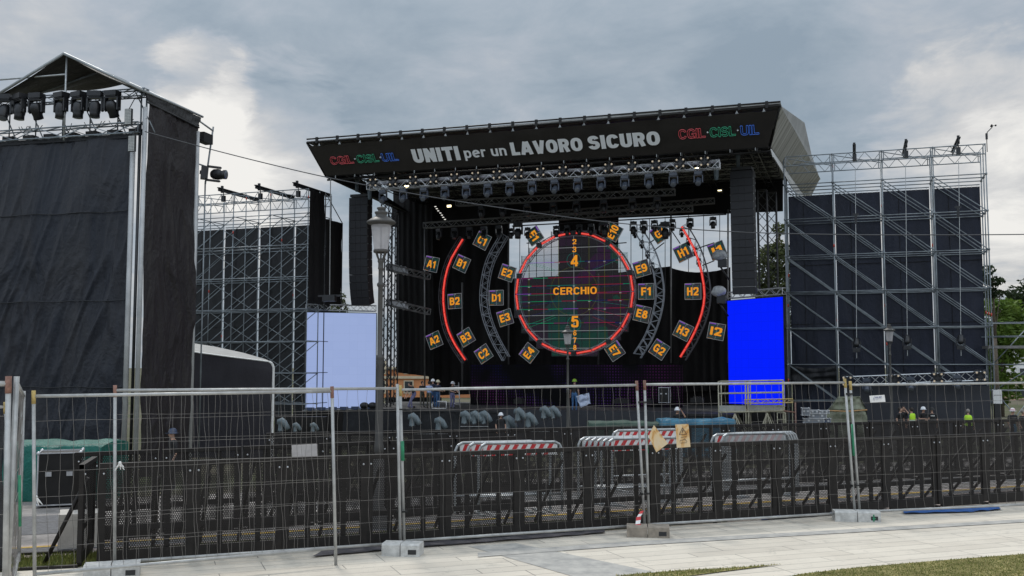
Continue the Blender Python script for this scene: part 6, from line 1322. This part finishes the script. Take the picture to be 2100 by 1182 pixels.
def face_fn(u, v):
    l = f_[0].lerp(f_[5], min(1, v * 2)) if v < .5 else f_[5].lerp(f_[4], v * 2 - 1); r = f_[1].lerp(f_[2], min(1, v * 2)) if v < .5 else f_[2].lerp(f_[3], v * 2 - 1); q = l.lerp(r, u); k = 0.5 - abs(v - 0.5)
    return q + V((0, -0.12 * sin(u * pi) + 0.2 * noise.noise(q * 2.2) + 0.08 * noise.noise(q * 6) + 0.15 * (v < .53 and v > .47), 0))
mb.grid(face_fn, 26, 26)
for i in range(1, 6): a, b = f_[i], f_[(i + 1) % 6]; mb.grid(lambda u, v: a.lerp(b, u) + bk * v + V((0, 0, 0.04 * noise.noise((a.lerp(b, u) + bk * v) * 3))), 10, 8)
mb.slab([q + bk for q in f_], (0, 0.02, 0)); mb.build('tarpaulin', olive_t, t)
MB().path([P(1695, 842, 45.75), P(1735, 844, 45.6), P(1778, 841, 45.8)], 0.03, 5).build('strap', mat('orange_strap', (0.42, 0.24, 0.10), 0.7), t)
case_m = mat('grey_case', (0.16, 0.175, 0.20), 0.5, 0, 0.15, 3)
for px, py, w, d, h, lab, c in ((1652, 852, .32, .5, .32, 'small grey case at the left end of the stacked cases', case_m), (1670, 848, .38, .5, .14, 'flat grey case topmost in the middle of the stack', case_m), (1690, 848, .38, .5, .13, 'flat grey case topmost next to the olive tarpaulin', case_m), (1676, 858, .75, .5, .2, 'long grey case in the middle of the stack', case_m), (1668, 868, .85, .5, .2, 'long bluish grey case near the bottom of the stack', case_m), (1693, 870, .4, .5, .25, 'navy case beside the olive tarpaulin', mat('navy_case', (0.03, 0.06, 0.13), 0.5))):
    flight_case(px, py, 45, w, d, h, -0.2, lab, c, 'equipment_case')
c_ = P(1672, 905, 45.0); t = thing('case_dolly', 'black dolly stacked under the grey equipment cases', 'dolly', tuple(c_)); MB().box(V((c_.x, c_.y + .1, (P(0, 869, 45).z + ground_z(c_.x, 45)) / 2)), (1.2, 0.6, P(0, 869, 45).z - ground_z(c_.x, 45))).build('body', blk, t)
# mobile work platform
Yp = 43.0; t = thing('work_platform', 'yellowish mobile scaffold platform with guard rails before the blue screen', 'work platform', tuple(P(1540, 900, Yp))); zgp = ground_z(P(1540, 900, Yp).x, Yp); pm = mat('cream_tube', (0.34, 0.32, 0.24), 0.6, 0.1, 0.25, 4)
L_, R_ = P(1474, 846, Yp), P(1606, 843, Yp); zd = L_.z; bk = V((0.35, 1.1, 0)); M_ = L_.lerp(R_, 0.42)
zr1, zr2 = P(0, 783, Yp).z, P(0, 808, Yp).z
for o in (V((0, 0, 0)), bk):
    for q in (L_, M_, M_ + V((0.12, 0, 0)), R_): rod('post', V((q.x, q.y, zgp)) + o, V((q.x, q.y, zr1)) + o, 0.026, pm, t)
    for z in (zr1, zr2): rod('guard_rail', V((L_.x, L_.y, z)) + o, V((R_.x, R_.y, z + 0.05)) + o, 0.026, pm, t)
    rod('deck_bearer', L_ + o, R_ + o, 0.045, pm, t)
    for q in (0.25, 0.75):
        c = L_.lerp(R_, q) + o
        for dx in (-0.6, -0.28, 0.32, 0.62): rod('brace', c - UP * 0.05, V((c.x + dx, c.y, zgp)), 0.022, pm, t)
for q in (L_, M_, R_):
    for z in (zr1, zr2): rod('guard_rail', V((q.x, q.y, z)), V((q.x, q.y, z)) + bk, 0.024, pm, t)
for a, b in ((L_, M_), (M_ + V((.12, 0, 0)), R_)): c = (a + b) / 2; MB().box(c + UP * 0.16, ((b - a).length - .04, 0.03, 0.24)).build('toe_board', mat('toe_board', (0.30, 0.31, 0.29), 0.6, 0, 0.15, 4), t)
MB().slab([L_ + UP * .03, R_ + UP * .03, R_ + bk + UP * .03, L_ + bk + UP * .03], (0, 0, 0.03)).build('deck', mat('deck_ply', (0.22, 0.18, 0.13), 0.8, 0, 0.2, 4), t)
a, b = P(1527, 824, Yp - .2), P(1625, 822, Yp - .2); truss_mb(a, b, 0.16, 0.22, 0.02, None, UP, .012).build('lattice_beam', rust_y, t)
lx = P(1594, 850, Yp - .05)
for dx in (0, 0.36): rod('ladder_rail', V((lx.x + dx, lx.y, zgp)), V((lx.x + dx, lx.y, zd)), 0.018, pm, t)
for k in range(8): rod('rung', V((lx.x, lx.y, zgp + .15 + k * .28)), V((lx.x + .36, lx.y, zgp + .15 + k * .28)), 0.014, pm, t)
o_ = P(1632, 880, Yp); tag(MB().tube(V((o_.x, o_.y, zgp)), V((o_.x, o_.y, P(0, 826, Yp).z)), 0.035).tube(V((o_.x, o_.y, P(0, 846, Yp).z)), R_, 0.03).build('prop_post', rust_r), 'reddish prop post standing right of the work platform', 'post')
# stage clutter
def stage_pt(px, py, w): return FS.pt(px, py, w)
flight_case(1363, 826, 57.0, 0.55, 0.55, 0.85, -0.33, 'black flight case with pale edges on the right of the stage', blk)
for px, py, Y, w, h in ((1065, 828, 56, .5, .25), (1275, 828, 55.5, 0.9, .22), (1430, 826, 56, .7, .25), (1330, 828, 56, .4, .2)):
    p = P(px, py, Y); tag(MB().box(p + UP * h / 2, (w, .5, h), U, W).box(p + UP * (h + .04), (w * .6, .4, .08), U, W).build('floor_monitor', blk), 'low black monitor speaker lying on the stage floor', 'monitor', 'floor monitors on the stage')
sl_ = thing('stepladder', 'aluminium stepladder standing open on the stage beside a worker', 'ladder', tuple(P(935, 837, 61)))
b_ = P(936, 837, 61); tp_ = b_ + UP * 1.55
for s in (-1, 1):
    for y in (-.3, .35): rod('rail', b_ + V((s * .22, y, 0)), tp_ + V((s * .13, 0, 0)), 0.02, alu, sl_)
for k in range(5): z = .25 + k * .27; f = z / 1.55; rod('step', b_ + V((-.22 + .09 * f, -.3 * (1 - f), z)), b_ + V((.22 - .09 * f, -.3 * (1 - f), z)), 0.02, alu, sl_)
t = thing('pipe_stand', 'white metal frame lying on the stage floor by the workers', 'frame', tuple(P(900, 838, 60))); a = P(886, 838, 60)
for p0, p1 in (((0, 0), (.85, 0)), ((.85, 0), (.85, .42)), ((.3, .42), (.85, .42)), ((0, 0), (0, .3))): rod('bar', a + V((p0[0], 0, p0[1])), a + V((p1[0], 0, p1[1])), 0.025, white_p, t)
t = tag(MB().grid(lambda u, v: P(1184 + 27 * u - 3 * v + 6 * (1 - u) * (1 - v), 835 - 23 * v - 6 * u + 10 * (v < .3) * (1 - u) * 0, 55.2) + V((0, 0.12 * noise.noise(V((u * 4, v * 4, 1))) , 0.10 * noise.noise(V((u * 3, v * 3, 7))))), 12, 10).build('plastic_bag_sheet', cloth_mat('pale_blue_plastic', (0.40, 0.47, 0.62), (0.52, 0.58, 0.70), 0.4, 0.5, 4)), 'crumpled pale blue plastic sheet held at the stage edge', 'plastic sheet')
for px in (893, 1000, 1300, 1420): pass

# ================================================================ PEOPLE
skin_m = mat('skin', (0.42, 0.25, 0.18), 0.55, 0, 0.08, 12); hair_m = mat('dark_hair', (0.025, 0.018, 0.014), 0.7); grey_hair = mat('grey_hair', (0.22, 0.20, 0.18), 0.7); shoe_m = mat('shoes', (0.02, 0.02, 0.02), 0.6); eye_m = mat('eye', (0.02, 0.015, 0.01), 0.2)
c_black = mat('black_tee', (0.016, 0.016, 0.018), 0.8); c_navy = mat('navy_tee', (0.022, 0.028, 0.055), 0.8); c_jean = mat('blue_jeans', (0.045, 0.12, 0.26), 0.8, 0, 0.2, 12); c_pale = mat('pale_blue_tee', (0.36, 0.44, 0.66), 0.8, 0, 0.08, 8); c_olive = mat('olive_trousers', (0.055, 0.055, 0.04), 0.8); c_dark = mat('dark_trousers', (0.02, 0.022, 0.028), 0.8); c_violet = mat('violet_jeans', (0.12, 0.12, 0.22), 0.8); lime = mat('lime_vest', (0.42, 0.72, 0.02), 0.6, 0, 0.08, 8, emit=None); silver = mat('silver_tape', (0.5, 0.52, 0.5), 0.4); hel_w = mat('white_helmet', (0.74, 0.75, 0.78), 0.3); hel_c = mat('cream_helmet', (0.62, 0.58, 0.42), 0.3); hel_n = mat('navy_helmet', (0.03, 0.045, 0.09), 0.3); teal_m = mat('teal_shorts', (0.05, 0.14, 0.22), 0.8)
def person(loc, rz, label, top=c_black, legs=c_dark, hat=None, hair=hair_m, h=1.75, armL=None, armR=None, bend=0.0, kneel=False, vest=None, sleeves=True, stripes=None, back_text=False, stride=0.0, head_turn=(0.0, -0.02)):
    """faces local -y; arms: (elbow, wrist) local points; bend tips the trunk forward"""
    def B(x, y, z):                                     # trunk points bend about the hips
        dz_ = z - 0.94; return V((x, y * cos(bend) - dz_ * sin(bend), 0.94 + dz_ * cos(bend) + y * sin(bend)))
    v = []; e = []; r = []; reg = []
    def add(p, rad, region, par=None):
        v.append(V(p)); r.append(rad if isinstance(rad, tuple) else (rad, rad)); reg.append(region)
        if par is not None: e.append((par, len(v) - 1))
        return len(v) - 1
    pel = add(B(0, 0, 0.96), (0.145, 0.105), 'legs'); wa = add(B(0, 0, 1.12), (0.14, 0.10), 'top', pel); ch = add(B(0, 0.0, 1.33), (0.165, 0.11), 'top', wa); nk = add(B(0, 0.0, 1.47), 0.055, 'skin', ch)
    hd = B(head_turn[0], head_turn[1], 1.60); a = add(B(0, -0.01, 1.53), 0.056, 'skin', nk); b = add(hd, (0.078, 0.098), 'skin', a); tp2 = add(hd + V((0, 0.01, 0.09)), (0.066, 0.082), 'hair', b)
    add(hd + V((0, -0.118, -0.012)), 0.018, 'skin', b); add(hd + V((0, -0.085, -0.075)), 0.035, 'skin', b)
    for s, arm in ((-1, armL), (1, armR)):
        sh = add(B(s * 0.19, 0, 1.41), 0.065, 'top', ch)
        el, wr = arm if arm else ((s * 0.25, 0.03, 1.12), (s * 0.24, -0.08, 0.87)); el, wr = V(el), V(wr)
        m1 = add(V(v[sh]).lerp(el, 0.5), 0.052, 'top', sh); k = add(el, 0.042, 'skin', m1); w1 = add(el.lerp(wr, .5), 0.036, 'skin', k); w2 = add(wr, 0.026, 'skin', w1)
        d = (wr - el).normalized(); sd_ = d.cross(V((0, 0, 1))); sd_ = (sd_ if sd_.length > .1 else V((0, 1, 0))).normalized(); pm_ = add(wr + d * 0.07, (0.036, 0.02), 'skin', w2); up_ = sd_.cross(d)
        for q, ln_ in ((-0.03, .07), (-0.01, .085), (0.01, .08), (0.03, .06)): f1 = add(wr + d * 0.105 + sd_ * q, 0.0095, 'skin', pm_); f2 = add(wr + d * (0.105 + ln_ * .6) + sd_ * q * 1.1 - up_ * .012, 0.009, 'skin', f1); add(wr + d * (0.10 + ln_ * .95) + sd_ * q * 1.1 - up_ * .035, 0.007, 'skin', f2)
        th = add(wr + d * 0.04 + sd_ * (-0.045), 0.010, 'skin', w2); add(wr + d * 0.085 + sd_ * (-0.065), 0.009, 'skin', th)
    for s in (-1, 1):
        hp = add((s * 0.095, 0.0, 0.88), 0.098, 'legs', pel); st = s * stride
        if kneel: kn, an = V((s * 0.14, -0.38, 0.50 if s > 0 else 0.10)), V((s * 0.13, -0.30 if s > 0 else 0.22, 0.09))
        else: kn, an = V((s * 0.105, -0.02 - st, 0.49)), V((s * 0.115, 0.02 - st * 1.3, 0.085))
        m1 = add(v[hp].lerp(kn, .5), 0.085, 'legs', hp); k = add(kn, 0.062, 'legs', m1); c = add(kn.lerp(an, .4), 0.058, 'legs', k); an_ = add(an, 0.045, 'legs', c); ft = add(an + V((s * 0.015, -0.10, -0.045)), 0.04, 'shoe', an_); add(an + V((s * 0.02, -0.18, -0.055)), 0.032, 'shoe', ft)
    me = bpy.data.meshes.new('p'); me.from_pydata([tuple(q) for q in v], e, []); ob = bpy.data.objects.new('p', me); col.objects.link(ob)
    sk = ob.modifiers.new('s', 'SKIN'); sk.use_smooth_shade = True; sv = me.skin_vertices[0].data
    for i, rr in enumerate(r): sv[i].radius = rr; sv[i].use_root = (i == 0)
    ss = ob.modifiers.new('d', 'SUBSURF'); ss.levels = 1
    dg = bpy.context.evaluated_depsgraph_get(); bm2 = bpy.data.meshes.new_from_object(ob.evaluated_get(dg)); bpy.data.objects.remove(ob); bpy.data.meshes.remove(me)
    mats = {'top': top, 'legs': legs, 'skin': skin_m, 'hair': hair if not hat else skin_m, 'shoe': shoe_m}; keys = list(mats); bm2.materials.clear(); [bm2.materials.append(mats[k]) for k in keys]
    for p in bm2.polygons:
        i = min(range(len(v)), key=lambda i: (v[i] - p.center).length - max(r[i]) * 0.6); p.material_index = keys.index(reg[i]); p.use_smooth = True
    s = h / 1.75; root = thing('person', label, 'person', tuple(loc), rz); root.scale = (s, s, s)
    bm2.name = 'body'; bo = bpy.data.objects.new('body', bm2); col.objects.link(bo); bo.parent = root
    Zh = B(0, 0, 2.0) - B(0, 0, 1.0); hc = hd + V((0, 0.012, 0.045)); L = dict(parent=root, local=True)
    if hat: MB().lathe(hc, [(0.150, -0.02), (0.150, -0.005), (0.122, 0.0), (0.120, 0.045), (0.095, 0.10), (0.05, 0.128), (0.001, 0.135)], 18).box(hc + V((0, -0.145, -0.01)), (0.15, 0.09, 0.014)).build('helmet', hat, **L)
    else: MB().ball(hc + V((0, 0.022, 0.012)), 0.105, 14, 10, (0.9, 1, 1.0)).build('hair', hair, **L)
    if stripes:
        o = MB().lathe(hc, [(0.124, 0.02), (0.122, 0.042)], 18).lathe(hc, [(0.110, 0.072), (0.100, 0.09)], 18); o.build('helmet_stripes', stripes, **L)
    ey_ = MB(); [ey_.ball(hd + V((q, -0.088, 0.018)), 0.012, 6, 5) for q in (-0.033, 0.033)]; ey_.build('eyes', eye_m, **L)
    if vest:
        mb = MB(); ring = [(0.185, 0.145, 0.93), (0.190, 0.150, 1.1), (0.205, 0.155, 1.28), (0.20, 0.14, 1.40), (0.13, 0.10, 1.455)]; n = 20
        vs = [B(rx * cos(2 * pi * i / n), ry * sin(2 * pi * i / n), z) for rx, ry, z in ring for i in range(n)]; mb.smooth = True
        mb.add(vs, [(j * n + i, j * n + (i + 1) % n, (j + 1) * n + (i + 1) % n, (j + 1) * n + i) for j in range(4) for i in range(n)]); o = mb.build('vest', vest, **L)
        m3 = MB(); vs = [B(1.03 * rx * cos(2 * pi * i / n), 1.03 * ry * sin(2 * pi * i / n), z) for rx, ry, z in ((0.189, 0.149, 1.07), (0.191, 0.151, 1.12)) for i in range(n)]; m3.add(vs, [(i, (i + 1) % n, n + (i + 1) % n, n + i) for i in range(n)]).build('reflective_band', silver, o, local=True)
    if back_text: MB().box(B(0, 0.155, 1.34), (0.2, 0.012, 0.035)).build('back_print', white_p, **L)
    return root
def put_person(px, py_head, Y, **k):
    """head top at the pixel, feet on whatever carries them"""
    top = P(px, py_head, Y); z0 = k.pop('z', None); z0 = ground_z(top.x, Y) if z0 is None else z0
    h = k.pop('h', None) or min(1.92, max(1.6, top.z - z0)); return (top.x, Y, z0), h
def pp(px, py, Y, rz, label, z=None, h=None, **k):
    loc, hh = put_person(px, py, Y, z=z, h=h); return person(loc, rz, label, h=hh, **k)
fold_arms = dict(armL=((-0.27, -0.05, 1.14), (-0.02, -0.24, 1.17)), armR=((0.27, -0.05, 1.14), (0.04, -0.25, 1.13)))
reach = dict(armL=((-0.25, -0.12, 1.14), (-0.14, -0.36, 1.08)), armR=((0.25, -0.12, 1.14), (0.14, -0.36, 1.10)))
pp(355, 880, 28.6, -0.9, 'man in a dark blue helmet and black shirt in profile before the delay tower', hat=hel_n)
d = DECK
pp(866, 783, 62, 0.6, 'dark-haired worker in black behind the man in a pale blue shirt on the stage', z=d, top=c_black, legs=c_olive, **reach)
pp(880, 782, 60.5, pi - 0.3, 'worker in a pale blue shirt and olive trousers with his back turned on the stage', z=d, top=c_pale, legs=c_olive, **reach)
pp(888, 778, 61.5, pi + 0.5, 'worker in white helmet, navy shirt and blue jeans on the stage', z=d, top=c_navy, legs=c_jean, hat=hel_w, **reach)
pp(898, 780, 61, 0.9, 'worker in cream helmet, dark shirt and blue jeans on the stage', z=d, top=c_navy, legs=c_jean, hat=hel_c, **reach)
pp(928, 784, 60.3, 0.7, 'worker in white helmet and dark vest beside the stepladder on the stage', z=d, top=c_black, legs=c_violet, hat=hel_w, stripes=c_black, **reach)
pp(850, 809, 60.2, -0.8, 'crouching worker in black and white at the left of the stage', z=d, h=1.7, top=c_black, legs=c_violet, kneel=True, bend=0.6, armL=((-0.2, -0.45, 0.95), (-0.12, -0.62, 0.75)), armR=((0.2, -0.45, 0.95), (0.12, -0.62, 0.75)))
pp(1178, 770, 56.0, pi - 0.5, 'worker in black top and blue jeans holding pale plastic at the stage edge', z=DECK + 0.02, h=1.78, top=c_black, legs=c_jean, vest=None, hat=mat('lime_helmet', (0.20, 0.36, 0.02), 0.5), armR=((0.27, -0.1, 1.12), (0.34, -0.2, 0.9)))
pp(1027, 843, 49.5, 0.3, 'worker in white helmet half hidden below the stage front', hat=hel_w, h=1.72)
pp(1389, 836, 47, 0.2, 'man in a white cap raising a hand to his head before the blue tarpaulin', hat=hel_w, armR=((0.33, -0.16, 1.30), (0.14, -0.13, 1.62)))
pp(1846, 835, 47.6, 0.5, 'man in a black tee talking beside the yellow-vested man by the hoarding', top=c_black)
pp(1853, 833, 48.3, -0.6, 'dark-haired man in black raising his arm behind the yellow-vested man', top=c_black, armR=((0.32, -0.14, 1.30), (0.12, -0.15, 1.58)))
pp(1869, 836, 47.2, pi + 0.4, 'man in a bright yellow vest with his back turned by the hoarding', top=c_navy, vest=lime)
pp(1893, 835, 47.8, 0.1, 'bearded man in white helmet and black shirt with folded arms by the hoarding', top=c_black, hat=hel_w, **fold_arms)
pp(1911, 837, 47.2, pi - 0.2, 'man in black cap and shirt with white print on his back by the hoarding', top=c_black, hat=mat('black_cap', (0.015, 0.015, 0.016), 0.7), back_text=True)
pp(1985, 841, 45.5, pi - 0.5, 'grey-haired man in a bright yellow vest standing alone to the right', top=c_navy, vest=lime, hair=grey_hair)
pp(2076, 838, 45, 0.2, 'worker in a red-striped white helmet and teal shorts at the right edge', top=c_black, legs=teal_m, hat=hel_w, stripes=red_m)
pp(2098, 848, 45, 0.4, 'person in black cut off by the right edge of the view', top=c_black, hair=grey_hair)
